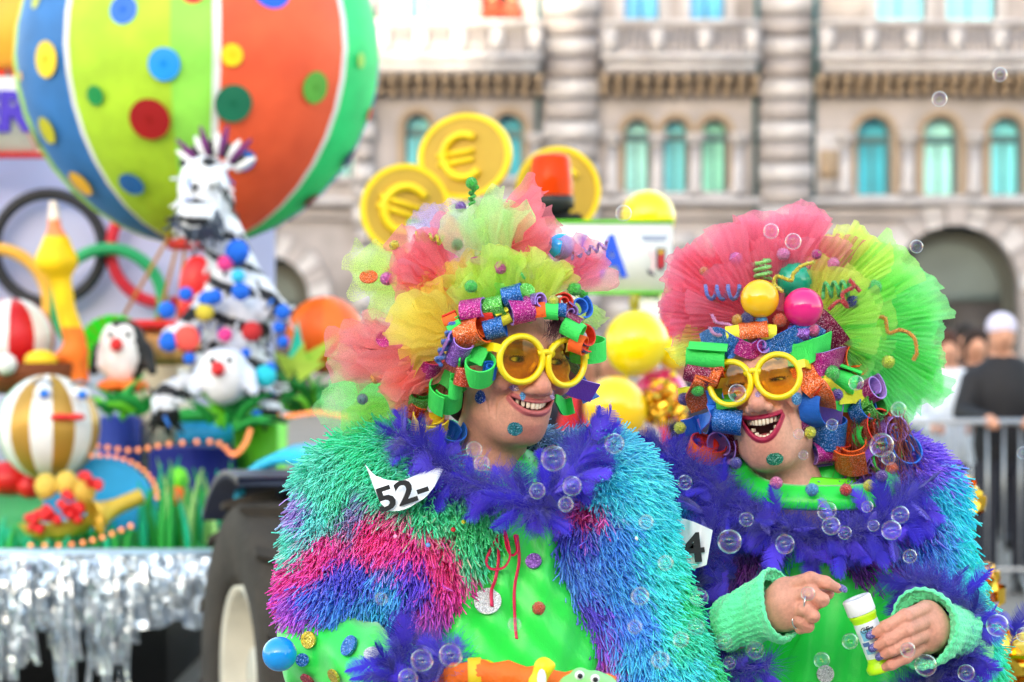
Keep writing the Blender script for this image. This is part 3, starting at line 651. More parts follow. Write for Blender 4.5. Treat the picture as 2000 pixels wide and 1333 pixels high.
# -- yellow long necked bird with orange body
gd = 10.0; kg = K(gd)
def gir(p):
    d = ell(p, q(110, 510, gd), (42*kg, 40*kg, 34*kg)); d = smin(d, ell(p, q(110, 480, gd), (28*kg, 30*kg, 30*kg)), .03); d = smin(d, chain(p, [q(115, 530, gd), q(130, 610, gd), q(146, 660, gd), q(150, 740, gd)], [.045, .04, .045, .05]), .03)
    d = smin(d, cap(p, q(108, 470, gd), q(104, 400, gd), .035, .018), .02); d = smin(d, cap(p, q(145, 690, gd), q(110, 700, gd-.05), .05, .02), .03); return d
def gircol(V):
    c = np.tile(np.array(C(250, 205, 10)), (len(V), 1)); z1 = V[:, 2]; c[z1 < P(0, 640, gd).z] = C(252, 125, 35); c[z1 > P(0, 462, gd).z] = C(250, 140, 90); c[z1 > P(0, 430, gd).z] = C(245, 225, 210); return c
figure('giraffe_figure', gir, (P(40, 0, gd).x, gd-.3, P(0, 770, gd).z), (P(190, 0, gd).x, gd+.3, P(0, 380, gd).z), .008, gircol, 'yellow and orange long necked figure before the rings', 'figure')
# -- painted balls
def striped_ball(name, cx, cy, r, d, cols, label, n=12, sq=1.0, ph=0.0):
    c = P(cx, cy, d); R = r*K(d); t = thing(name, (c.x, c.y, c.z-R), label, 'ball')
    for i in range(n):
        V = []; nn = 5; mm = 14
        for k in range(mm+1):
            for j in range(nn+1):
                lo = 2*PI*(i+j/nn)/n+ph; e = -PI/2+PI*k/mm; V.append(c+Vector((math.cos(e)*math.sin(lo), -math.cos(e)*math.cos(lo), math.sin(e)*sq))*R)
        obj('panel', [tuple(v) for v in V], [(k*(nn+1)+j, k*(nn+1)+j+1, (k+1)*(nn+1)+j+1, (k+1)*(nn+1)+j) for k in range(mm) for j in range(nn)], cols[i % len(cols)], t)
    return t, c, R
pw = pm('ball_white', C(238, 236, 236), .35); pg = pm('ball_gold', C(190, 145, 60), .35, metal=.3); pgr = pm('ball_green', C(25, 155, 85), .4)
t, c, R = striped_ball('face_ball', 95, 835, 100, 9.3, [pw, pg, pw, pg, pw, pgr], 'white and gold striped ball with painted face and red lips', 14, 1.04, -.18)
for x, y in ((84, 768), (158, 770)):
    e = MB().ball(P(x, y, c.y-R*.82), (.036, .02, .026), 0, 14).build('eye', white, t); MB().ball(P(x+2, y+1, c.y-R*.9), (.02, .012, .018), 0, 12).build('iris', pm('iris_blue', C(30, 120, 230), .3), e)
    MB().tube([P(x-20, y-18, c.y-R*.80), P(x, y-26, c.y-R*.84), P(x+20, y-16, c.y-R*.80)], .006, 6).build('eyebrow', pm('grey_brow', C(120, 130, 150), .6), t)
MB().ball(P(118, 815, c.y-R*.95), (.042, .02, .014), 0, 14).ball(P(146, 815, c.y-R*.93), (.042, .02, .014), 0, 14).build('lips', redm, t)
t, c, R = striped_ball('striped_ball', 25, 665, 82, 10.2, [pm('ball_red', C(205, 20, 30), .4), pw], 'red and white striped ball above brown nest at left edge', 10, 1.0, .1)
t = thing('brown_nest', P(60, 760, 10.0), 'brown basket with yellow trim under the striped ball', 'basket')
MB().lathe([(0, 0), (.12, 0), (.19, .06), (.2, .13), (.16, .12), (0, .11)], 24, TR(P(55, 770, 10.0))).build('bowl', pm('brown_felt', C(120, 60, 25), .8), t); MB().ball(P(80, 705, 9.9), (.07, .05, .045), 0, 14).build('trim', yel, t); MB().ball(P(12, 712, 9.8), .045, 0, 14).build('bobble', white, t)
t, c, R = striped_ball('orange_ball', 635, 655, 76, 9.8, [orng, pm('deep_orange', C(245, 95, 10), .5)], 'orange ball with lime star leaf right of the zebra', 10)
for i, (a, L) in enumerate([(40, .22), (88, .20), (140, .12), (75, .12), (15, .12)]):
    u = Vector((math.cos(math.radians(a)), 0, math.sin(math.radians(a)))); v = Vector((-u.z, 0, u.x)); b0 = P(578, 725, 9.5-.02*i)
    V = [b0-v*.045, b0+v*.045, b0+u*L]; V = [tuple(x) for x in V]+[tuple(x+Vector((0, .015, 0))) for x in V]
    obj('star_point', V, [(0,1,2),(5,4,3),(0,3,4,1),(1,4,5,2),(2,5,3,0)], [pm('lime_star', C(180, 215, 70), .5), pm('turquoise_star', C(40, 215, 190), .5)][i == 1], t, smooth=False)
# -- blue half disc with bulbs, flower boat, horn
t = thing('blue_arch_board', P(200, 1070, 9.3), 'blue half round board edged with small bulbs', 'board')
V, F = plate(arch(-112*K(9.3), 112*K(9.3), -60*K(9.3), 82*K(9.3), 20), [], .04); obj('board', xf(V, TR(P(195, 975, 9.35), UP)), F, skyb, t, smooth=False)
bulb = pm('warm_bulb', C(255, 150, 95), .3, emit=.12)
bulbs = [(195-112*math.cos(PI*i/22)*1.0, 972-82*math.sin(PI*i/22), 9.28) for i in range(23)]
for x, y, d in bulbs: MB().ball(P(x, y, d), .009, 0, 8).build('bulb', bulb, t)
gl = thing('bulb_garland', P(330, 875, 9.6), 'garland of small warm bulbs across the navy box', 'light string')
pts = spline([P(190, 872, 9.6), P(260, 880, 9.6), P(330, 868, 9.6), P(420, 864, 9.6), P(455, 888, 9.6), P(478, 868, 9.6), P(488, 842, 9.6)], 7)
MB().tube(pts, .003, 5).build('wire', blackm, gl)
for p in pts[::2]: MB().ball(p, .011, 0, 8).build('bulb', bulb, gl)
g2 = thing('bulb_garland', P(150, 1060, 8.95), 'short string of warm bulbs along the float rim', 'light string')
pts = spline([P(60, 1066, 8.95), P(140, 1064, 8.95), P(200, 1050, 8.95), P(255, 1028, 8.95)], 6); MB().tube(pts, .003, 5).build('wire', blackm, g2)
for p in pts[::2]: MB().ball(p, .01, 0, 8).build('bulb', bulb, g2)
g3 = thing('bulb_garland', P(600, 800, 9.5), 'string of warm bulbs under the orange ball', 'light string')
pts = spline([P(530, 795, 9.5), P(560, 812, 9.5), P(620, 806, 9.5), P(680, 815, 9.5)], 6); MB().tube(pts, .003, 5).build('wire', blackm, g3)
for p in pts: MB().ball(p, .011, 0, 8).build('bulb', bulb, g3)
t = thing('flower_boat', P(125, 1065, 9.15), 'yellow boat shaped basket filled with red flowers', 'basket')
V = []; F = []
for i in range(13):
    for j in range(9):
        u = -1+2*i/12; a = PI+PI*j/8; rr2 = math.sqrt(max(.02, 1-u*u)); V.append(P(125, 1020, 9.15)+Vector((u*.15+.02*u, math.cos(a)*.08*rr2, math.sin(a)*.07*rr2+.03*u*u+u*.035)))
F = [(i*9+j, i*9+j+1, (i+1)*9+j+1, (i+1)*9+j) for i in range(12) for j in range(8)]; obj('hull', [tuple(v) for v in V], F, pm('mustard_card', C(205, 180, 60), .6), t)
for i, (x, y) in enumerate([(90, 995), (105, 1012), (80, 1005), (130, 1000), (145, 1010), (70, 1030), (120, 985), (165, 930), (185, 945), (130, 965), (60, 1012), (150, 990)]): MB().ball(P(x, y, 9.05), (.02+.008*(i % 3), .02, .02), 0, 10).ball(P(x+8, y+6, 9.03), .018, 0, 8).build('flower', redm, t)
for x, y in ((90, 950), (130, 945), (165, 960)): MB().ball(P(x, y, 9.12), (.045, .03, .05), 0, 12).build('yellow_bloom', pm('straw_bloom', C(225, 190, 80), .7), t)
t = thing('golden_horn', P(250, 1000, 9.1), 'golden flared horn lying on the float grass', 'horn')
MB().lathe([(.03, 0), (.032, .1), (.045, .17), (.075, .2), (.06, .19), (.02, .1)], 20, TR(P(275, 970, 9.15), frame((-.8, -.5, -.35)))).build('bell', pm('brass', C(235, 195, 70), .35, metal=.3), t)
# -- orange flower tulips
for i, (x, y, c, lab) in enumerate([(345, 965, orng, 'orange tulip shape among the float grass'), (350, 935, lgreen, 'lime bud shape above the orange tulip')]):
    t = thing('paper_flower', P(x, 1070, 9.2), lab, 'flower'); MB().tube([P(x, 1070, 9.2), P(x, y+10, 9.2)], .008, 6).build('stem', tgreen, t); MB().ball(P(x, y, 9.2), (.035, .03, .045), 0, 12).build('bloom', c, t)
# red cloth blob left
tag(MB().ball(P(20, 935, 9.5), (.12, .1, .07), 0, 16).ball(P(60, 950, 9.45), (.06, .06, .05), 0, 12).build('red_cloth', redm, None, base=True), 'crumpled red cloth below the face ball', 'cloth')

# ================================================================== TRACTOR
tr = thing('tractor', (P(560, 0, 7.6).x, 7.9, 0), 'dark blue tractor with big muddy tyre behind the left woman', 'tractor')
wc = Vector((P(552, 0, 7.45).x, 7.45, .56)); ax = Vector((-math.sin(math.radians(72)), -math.cos(math.radians(72)), 0)); WM = TR(wc, frame(ax))
wh = thing('wheel', wc, None, None, parent=tr)
V, F = lathe([(.30, -.13), (.33, -.15), (.47, -.165), (.53, -.14), (.545, -.07), (.547, 0), (.545, .07), (.53, .14), (.47, .165), (.33, .15), (.30, .13), (.30, -.13)], 48, WM); obj('tyre', V, F, rubber, wh)
V, F = lathe([(.302, -.12), (.29, .14), (.27, .125), (.25, .05), (.16, .03), (.10, .06), (.10, .09), (0, .09)], 40, WM); obj('rim', V, F, pm('cream_wheel_rim', C(205, 200, 185), .5, var=.15, scale=6), wh)
for i in range(26):
    a = 2*PI*i/26; s = 1 if i % 2 else -1; m = MB(); n = 5; V = []
    for k in range(n+1):
        u = k/n; aa = a+u*.16; y = s*(.01+.15*u)
        for r in (.535, .585-.03*u): 
            for da in (-.035, .035): V.append(WM @ Vector((r*math.cos(aa+da), r*math.sin(aa+da), y)))
    F = [x for k in range(n) for x in ((4*k, 4*k+1, 4*k+5, 4*k+4), (4*k+2, 4*k+6, 4*k+7, 4*k+3), (4*k, 4*k+4, 4*k+6, 4*k+2), (4*k+1, 4*k+3, 4*k+7, 4*k+5))]+[(0, 2, 3, 1), (4*n, 4*n+1, 4*n+3, 4*n+2)]
    obj('lug', [tuple(v) for v in V], F, rubber, wh, smooth=False)
navy = pm('tractor_navy', C(24, 32, 62), .4, var=.2, scale=4)
V = []; F = []
for i in range(15):
    a = math.radians(10+165*i/14)
    for r, y in ((.63, -.2), (.66, -.2), (.66, .2), (.63, .2)): V.append(wc+frame(ax) @ Vector((r*math.sin(a-PI/2)*1.0, r*math.cos(a-PI/2), y-.02)))
fm = frame(ax); V = []
for i in range(15):
    a = math.radians(48+55*i/14); u = Vector((0, 0, 1))*math.sin(a)+ax.cross(Vector((0, 0, 1)))*math.cos(a)
    for r, y in ((.62, -.2), (.645, -.2), (.645, .17), (.62, .17)): V.append(wc+u*r+ax*y)
F = [(4*i+j, 4*i+(j+1) % 4, 4*i+4+(j+1) % 4, 4*i+4+j) for i in range(14) for j in range(4)]+[(0, 1, 2, 3), (59, 58, 57, 56)]
obj('fender', [tuple(v) for v in V], F, navy, tr)
m = MB(); bx(m, 590, 905, 1010, 1180, 7.7, 9.2, 0, .04); m.build('bonnet', navy, tr)
m = MB(); bx(m, 590, 960, 700, 985, 7.68, 7.7-.002); m.build('red_stripe', pm('tractor_red', C(150, 30, 35), .4), tr)
m = MB(); bx(m, 640, 1180, 980, 1420, 7.8, 9.0, 0, .03); m.build('chassis', blackm, tr)
V = []; F = []
for i in range(13):
    a = PI*i/12; 
    for y in (7.66, 8.5): V.append((P(555, 0, 7.7).x-math.cos(a)*.16, y, P(0, 985, 7.7).z+math.sin(a)*.16))
    for y in (8.5, 7.66): V.append((P(555, 0, 7.7).x-math.cos(a)*.13, y, P(0, 985, 7.7).z+math.sin(a)*.13))
F = [(4*i+j, 4*i+(j+1) % 4, 4*i+4+(j+1) % 4, 4*i+4+j) for i in range(12) for j in range(4)]+[(0, 1, 2, 3), (51, 50, 49, 48)]
obj('turquoise_hood', V, F, pm('turquoise_tarp', C(40, 190, 235), .45), tr)
m = MB(); bx(m, 1010, 417, 1140, 432, 8.0, 8.5, 0, .01); m.build('cab_roof', blackm, tr)
for px in (1016, 1130): m = MB(); bx(m, px, 432.5, px+8, 960, 8.02, 8.07); m.build('cab_post', blackm, tr)
# ================================================================== SIGN, COINS, BEACON, BALLOONS (centre)
sg = thing('school_sign', (P(1268, 0, 7.9).x, 7.9, 0), 'white sign with green edge and blue letters above the women', 'sign')
o = MB(); bx(o, 797, 436, 1314, 570, 7.85, 7.9, 0, .004); o.build('board', white, sg)
o = MB(); bx(o, 795, 430, 1316, 435.7, 7.845, 7.905); o.build('edge', lgreen, sg); o = MB(); bx(o, 795, 570.3, 1316, 575, 7.845, 7.905); o.build('edge', lgreen, sg)
o = MB(); bx(o, 1250, 575.5, 1290, 1500, 7.87, 7.93, 0, .005); o.build('pole', white, sg)
V, F = text_vf('SCUOLA', .185, .004, .006); s_ = 1.0
V = np.array(V); V[:, 0] *= .72; V[:, 0] += P(1226, 0, 7.84).x-V[:, 0].max(); V[:, 1] -= V[:, 1].mean()
obj('lettering', xf(V, TR((0, 7.842, P(0, 504, 7.84).z), UP)), F, pm('blue_lettering', C(20, 80, 215), .5), sg, smooth=False)
def emblem(cx, cy, d, s, par):
    """small halberd-like badge: dark shield with red and yellow fields and two printed lines above"""
    def quad(pts, m, dd): 
        V = [tuple(P(cx+x*s, cy+y*s, d-dd)) for x, y in pts]; obj('emblem_field', V, [tuple(range(len(V)))[::-1]], m, par, smooth=False)
    ink = pm('navy_print', C(30, 34, 70), .6)
    quad([(4, -22), (22, -22), (22, 14), (14, 24), (4, 18)], ink, .002); quad([(6, -18), (20, -18), (13, -8)], pm('print_yellow', C(240, 200, 40), .6), .004)
    quad([(8, -6), (18, -14), (18, 10), (10, 20)], pm('print_red', C(200, 35, 40), .6), .005); quad([(-14, 18), (-2, 26), (2, 34), (-12, 28)], ink, .003); quad([(-12, -14), (0, -18), (2, 16), (-6, 24), (-3, 2)], pm('print_pink', C(245, 205, 215), .6), .002)
    for yy, w in ((-46, 26), (-40, 22)): quad([(-w, yy), (w, yy), (w, yy+3.4), (-w, yy+3.4)], pm('print_grey_blue', C(125, 145, 190), .6), .002)
emblem(1278, 507, 7.85, 1.0, sg)
# lower white panel
t = thing('lower_sign', (P(1225, 0, 7.5).x, 7.5, 0), 'white panel with printed emblem between the two women', 'sign')
o = MB(); bx(o, 1100, 842, 1290, 1010, 7.5, 7.55, 0, .004); o.build('board', white, t); o = MB(); bx(o, 1185, 1010.5, 1205, 1600, 7.52, 7.55); o.build('leg', white, t); emblem(1190, 908, 7.5, 1.1, t)
cg = pm('coin_yellow', C(252, 214, 15), .45, var=.08); cd_ = pm('coin_ochre', C(196, 160, 50), .55, var=.1)
for i, (cx, cy, rx, rz, tilt, dd, lab) in enumerate([(792, 410, 88, 90, 18, 8.15, 'leftmost yellow euro coin disc'), (908, 306, 86, 84, -8, 8.25, 'topmost yellow euro coin disc'), (1090, 372, 84, 86, 10, 8.4, 'yellow coin disc behind the orange beacon')]):
    c = P(cx, cy, dd); R = rz*K(dd); t = thing('euro_coin', c-Vector((0, 0, R)), lab, 'coin', 'euro coin discs')
    M = TR(c, Matrix.Rotation(math.radians([14, -20, 16][i]), 3, 'Z') @ Matrix.Rotation(math.radians(tilt), 3, 'Y') @ UP)
    sx = [1, 1.16, 1.0][i]
    V, F = plate(circle(0, 0, R*sx, 40, R), [circle(0, 0, R*.88*sx, 40, R*.88)], .022); obj('rim', xf(V, M), F, cg, t)
    V, F = plate(circle(0, 0, R*.882*sx, 40, R*.882), [], .012); obj('face', xf(V, M), F, cd_, t)
    mb = MB(); r0 = R*.5
    arcp = [Vector((r0*math.cos(math.radians(a)), r0*math.sin(math.radians(a)), .016)) for a in range(50, 311, 13)]
    mb.tube(arcp, R*.10, 6); mb.tube([(-r0*1.3, r0*.2, .014), (r0*.55, r0*.2, .014)], R*.07, 6); mb.tube([(-r0*1.3, -r0*.2, .014), (r0*.45, -r0*.2, .014)], R*.07, 6)
    mb.V = [xf(v, M) for v in mb.V]; mb.build('euro_sign', cg, t)
    MB().tube([c-Vector((0, -.02, R*.6)), Vector((c.x+.02, c.y+.02, 1.55))], .012, 6).build('stick', white, t)
bt = thing('warning_beacon', P(1075, 417, 7.95), 'orange rotating warning beacon on black base', 'beacon')
bb = P(1076, 416, 8.05); k8 = K(8)
MB().lathe([(0, 0), (38*k8, 0), (38*k8, .01), (46*k8, .014), (46*k8, 30*k8), (43*k8, 33*k8), (0, 33*k8)], 28, TR(bb)).build('base', blackm, bt)
m_, t_, b_ = newmat('orange_beacon_dome'); b_.inputs['Base Color'].default_value = (*C(255, 75, 10), 1); b_.inputs['Roughness'].default_value = .12; b_.inputs['Transmission Weight'].default_value = .35; b_.inputs['IOR'].default_value = 1.2
MB().lathe([(44*k8, 33.5*k8), (43*k8, 60*k8), (38*k8, 105*k8), (34*k8, 112*k8), (20*k8, 116*k8), (0, 117*k8)], 28, TR(bb)).build('dome', m_, bt)
MB().lathe([(0, 34*k8), (14*k8, 34*k8), (14*k8, 70*k8), (0, 72*k8)], 14, TR(bb+Vector((.02, -.03, 0)))).build('lamp', pm('beacon_lamp', C(255, 190, 120), .3), bt)
def balloon(cx, cy, r, d, c, label, down=(0, 0, -1), name='party_balloon', group=None, stretch=1.12):
    R = r*K(d); u = Vector(down).normalized(); t = thing(name, P(cx, cy, d)+u*R*1.2, label, 'balloon', group)
    prof = [(0, -R)]+[(R*math.sin(a)*(1-.10*max(0, -math.cos(a))**2*0), -R*math.cos(a)) for a in [PI*i/16 for i in range(1, 13)]]
    prof = [(0, -R)]+[(R*math.sin(PI*i/20), -R*math.cos(PI*i/20)*(stretch if i > 10 else 1)) for i in range(1, 20)]+[(.008, R*stretch*1.02)]
    mt = pm('latex_%d_%d_%d' % tuple(int(v*255) for v in c), c, .16, var=.03, spec=.6, coat=.3)
    V, F = lathe(prof, 28, TR(P(cx, cy, d), frame(u))); obj('skin', V, F, mt, t)
    V, F = lathe([(.005, 0), (.012, .012), (.014, .018), (.006, .016), (0, .01)], 10, TR(P(cx, cy, d)+u*R*(stretch+.05), frame(u))); obj('knot', V, F, mt, t)
    return t
YB = C(255, 225, 0)
balloon(1265, 425, 54, 8.1, YB, 'yellow balloon peeking over the top edge of the sign'); balloon(1243, 668, 62, 7.7, YB, 'yellow balloon beside the white sign pole', (-.3, 0, -1)); balloon(1200, 795, 60, 7.4, C(250, 200, 10), 'golden yellow balloon resting on the lower white panel', (.8, 0, -.6))
balloon(1312, 625, 46, 8.0, C(235, 20, 70), 'red pink balloon right of the sign pole'); balloon(1290, 772, 52, 7.8, C(225, 50, 130), 'magenta balloon behind the gold tinsel'); balloon(1262, 590, 34, 8.2, C(235, 215, 30), 'small yellow balloon just below the sign'); balloon(1315, 690, 30, 7.75, YB, 'small yellow balloon half behind right woman\'s veil')
def tinsel(name, cx, cy, r, d, label, n=60, seed=1, L=.05, W=.03):
    t = thing(name, P(cx, cy+r, d), label, 'foil bow'); g = random.Random(seed)
    for i in range(n):
        u = Vector((g.gauss(0, 1), g.gauss(0, 1)-.6, g.gauss(0, 1))).normalized(); c = P(cx, cy, d)+u*r*K(d)*g.uniform(.55, 1)
        M = TR(c, frame(u, (g.gauss(0, 1), g.gauss(0, 1), g.gauss(0, 1)))); V = []; m = 8
        for k in range(m+1):
            a = 2*PI*k/m*.85; 
            for s in (-.5, .5): V.append(M @ Vector((math.sin(a)*L*.4, s*W, math.cos(a)*L*.3)))
        obj('foil_loop', [tuple(v) for v in V], [(2*k, 2*k+1, 2*k+3, 2*k+2) for k in range(m)], gold, t, smooth=True)
tinsel('gold_tinsel_bow', 1292, 790, 48, 7.45, 'crumpled gold tinsel bow beside the golden yellow balloon', 70, 3, .045, .022)
tinsel('gold_ribbon_bow', 1868, 985, 55, 5.2, 'gold ribbon bow at the right woman\'s shoulder', 22, 4, .075, .035); tinsel('gold_ribbon_bow', 1918, 1150, 45, 5.2, 'gold ribbon bow below the shoulder bow by the barrier', 16, 5, .075, .035); tinsel('gold_ribbon_bow', 1968, 1290, 60, 5.0, 'gold ribbon bow at the bottom right corner', 22, 6, .075, .035)
# ================================================================== SPECTATORS AND BARRIERS (right)
def spectator(cx, d, h, coat, hair, label, hat=None, lean=0.0, arm=0, seed=0, trouser=C(40, 42, 55), group='spectators behind the barrier'):
    x0 = P(cx, 0, d).x; s = h/1.72
    def w(x, y, z): return (x0+x*s, d+y*s, z*s)
    def fn(p):
        e = ell(p, w(lean, -.02, 1.60), (.078*s, .098*s, .115*s)); e = smin(e, cap(p, w(lean*.9, .02, 1.40), w(lean, 0, 1.55), .055*s), .03)
        e = smin(e, ell(p, w(lean, -.115, 1.585), (.016*s, .025*s, .025*s)), .02)
        e = smin(e, ell(p, w(0, .02, 1.22), (.21*s, .15*s, .26*s)), .05); e = smin(e, chain(p, [w(-.18, .02, 1.32), w(0, .02, 1.41), w(.18, .02, 1.32)], [.075*s, .07*s, .075*s]), .06); e = smin(e, ell(p, w(0, .02, .95), (.19*s, .15*s, .22*s)), .06)
        if arm:
            e = smin(e, chain(p, [w(-.20, 0, 1.31), w(-.27, -.05, 1.12), w(-.17, -.33, 1.08), w(-.15, -.42, 1.06)], [.075*s, .065*s, .05*s, .035*s]), .03); e = smin(e, chain(p, [w(.20, 0, 1.31), w(.27, -.05, 1.12), w(.1, -.33, 1.08), w(.05, -.42, 1.06)], [.075*s, .065*s, .05*s, .035*s]), .03)
        else:
            for sg in (-1, 1): e = smin(e, chain(p, [w(sg*.20, 0, 1.31), w(sg*.27, .02, 1.1), w(sg*.25, -.08, .84), w(sg*.24, -.1, .76)], [.075*s, .062*s, .045*s, .035*s]), .03)
        for sg in (-1, 1): e = smin(e, chain(p, [w(sg*.09, .02, .9), w(sg*.1, 0, .48), w(sg*.1, .03, .07), w(sg*.1, -.1, .05)], [.095*s, .065*s, .05*s, .045*s]), .03)
        return e
    V, F = sdf_mesh(fn, (x0-.4*s, d-.55*s, -.02), (x0+.4*s, d+.25*s, 1.76*s), .013); c = np.tile(np.array(coat), (len(V), 1)); z = V[:, 2]/s
    skin = C(205, 150, 125); c[z < .82] = trouser; c[z < .09] = C(30, 28, 28); c[z > 1.47] = skin
    if arm: c[(V[:, 1] < d-.37*s) & (z > .9) & (z < 1.2)] = skin
    else: c[(z < .82) & (np.abs(V[:, 0]-x0) > .205*s) & (z > .68)] = skin
    t = thing('person', (x0, d, 0), label, 'person', group); obj('body', V, F, attrmat('clothes_and_skin', .7, var=.12, scale=20), t, col=c)
    def hf(p):
        e = smin(ell(p, w(lean, .005, 1.625), (.094*s, .115*s, .115*s)), ell(p, w(lean, .03, 1.52), (.09*s, .07*s, .12*s)), .03); return smax(e, -ell(p, w(lean, -.125, 1.55), (.062*s, .09*s, .085*s)), .01)
    if hat: 
        def hf(p):
            e = ell(p, w(lean, .0, 1.65), (.095*s, .115*s, .095*s)); return smax(e, -(p[:, 2]-1.615*s), .01)
    V, F = sdf_mesh(hf, (x0+lean*s-.13*s, d-.15*s, 1.4*s), (x0+lean*s+.13*s, d+.15*s, 1.78*s), .008); obj('beanie' if hat else 'hair', V, F, pm('wool_%d' % seed, hat or hair, .9, bump=.5, bscale=80), t)
    for sg in (-1, 1): MB().ball(w(lean+sg*.03, -.1, 1.605), .011*s, 0, 8).build('eye', blackm, t)
    return t
spectator(1962, 15.4, 1.76, C(30, 30, 36), C(40, 30, 25), 'spectator in black coat and pale lilac beanie leaning on the barrier', C(205, 200, 225), -.02, 1, 1)
spectator(1858, 16.0, 1.66, C(215, 225, 240), C(70, 40, 30), 'spectator in pale blue white jacket by the barrier', None, -.03, 1, 2)
spectator(1905, 17.2, 1.68, C(50, 38, 34), C(40, 24, 18), 'brown haired spectator behind the pale jacket', None, 0, 0, 3)
spectator(1812, 17.0, 1.7, C(60, 45, 45), C(90, 45, 30), 'spectator with reddish hair half hidden by green veil', None, 0, 0, 4)
spectator(1880, 18.2, 1.72, C(35, 26, 26), C(25, 18, 16), 'dark dressed spectator behind the brown haired one', None, .02, 0, 11)
spectator(1940, 18.6, 1.7, C(40, 28, 24), C(60, 30, 22), 'spectator in dark brown behind the lilac beanie', None, -.02, 0, 12)
spectator(1785, 18.4, 1.74, C(28, 26, 30), C(30, 22, 20), 'tall dark spectator behind the green veil', None, 0, 0, 13)
spectator(2080, 16.2, 1.7, C(70, 60, 60), C(50, 40, 30), 'spectator in grey brown coat just outside the right edge', None, 0, 0, 5)
spectator(1725, 16.4, 1.7, C(45, 50, 70), C(30, 25, 20), 'spectator in navy coat hidden behind right woman', None, 0, 0, 6)
spectator(1195, 12.5, 1.62, C(205, 30, 35), C(110, 80, 60), 'person in red jacket between the two women', None, 0, 0, 7, group='people following the float')
spectator(1150, 13.2, 1.6, C(30, 34, 50), C(40, 30, 30), 'person in dark jacket left of the red jacket', None, 0, 0, 8, group='people following the float')
spectator(1340, 13.6, 1.62, C(40, 40, 60), C(50, 35, 30), 'person in dark coat behind the gold tinsel', None, 0, 0, 9, group='people following the float')
# two people at the dark palace window
for cx, coat, lab in ((962, C(220, 45, 25), 'onlooker in red at the dark palace window'), (1000, C(120, 60, 45), 'onlooker in brown at the dark palace window')):
    x0 = X(cx); zb = Z(50)-.25
    def fn(p, x0=x0, zb=zb):
        e = ell(p, (x0, D-.35, zb+.98), (.09, .11, .13)); e = smin(e, ell(p, (x0, D-.3, zb+.5), (.24, .17, .38)), .08); return smin(e, cap(p, (x0-.2, D-.35, zb+.6), (x0+.2, D-.7, zb+.42), .07), .05)
    V, F = sdf_mesh(fn, (x0-.5, D-1, zb-.1), (x0+.5, D+.2, zb+1.25), .03); c = np.tile(np.array(coat), (len(V), 1)); c[V[:, 2] > zb+.84] = C(205, 140, 110); c[V[:, 2] > zb+1.03] = C(60, 35, 25)
    t = thing('person', (x0, D-.3, zb), lab, 'person', 'onlookers at the palace window'); obj('body', V, F, attrmat('clothes_and_skin'), t, col=c)
galv = pm('galvanised_steel', C(165, 170, 178), .35, metal=.7, var=.1)
for i, (cx, rot) in enumerate([(1880, .05), (2160, -.03), (1560, .0)]):
    d = 15.0; x0 = P(cx, 0, d).x; t = thing('crowd_barrier', (x0, d, 0), ['grey steel crowd barrier in front of the beanie spectator', 'grey steel crowd barrier at the right edge', 'grey steel crowd barrier hidden behind right woman'][i], 'barrier', 'crowd barriers'); L = .46*1.0
    fr = [(-L, 0, .18), (-L, 0, 1.0), (-L+.08, 0, 1.1), (L-.08, 0, 1.1), (L, 0, 1.0), (L, 0, .18), (-L, 0, .18)]; MB().tube([Vector(p)+Vector((x0, d, 0)) for p in fr], .02, 8).build('frame', galv, t)
    for k in range(1, 9): xx = -L+2*L*k/9; MB().tube([(x0+xx, d, .19), (x0+xx, d, 1.09)], .008, 6).build('bar', galv, t)
    for s in (-1, 1): MB().tube([(x0+s*L*.8, d-.25, .02), (x0+s*L*.8, d, .17), (x0+s*L*.8, d+.25, .02)], .016, 6).build('foot', galv, t)
blackm = pm("black_plastic", C(22, 24, 28), .5)
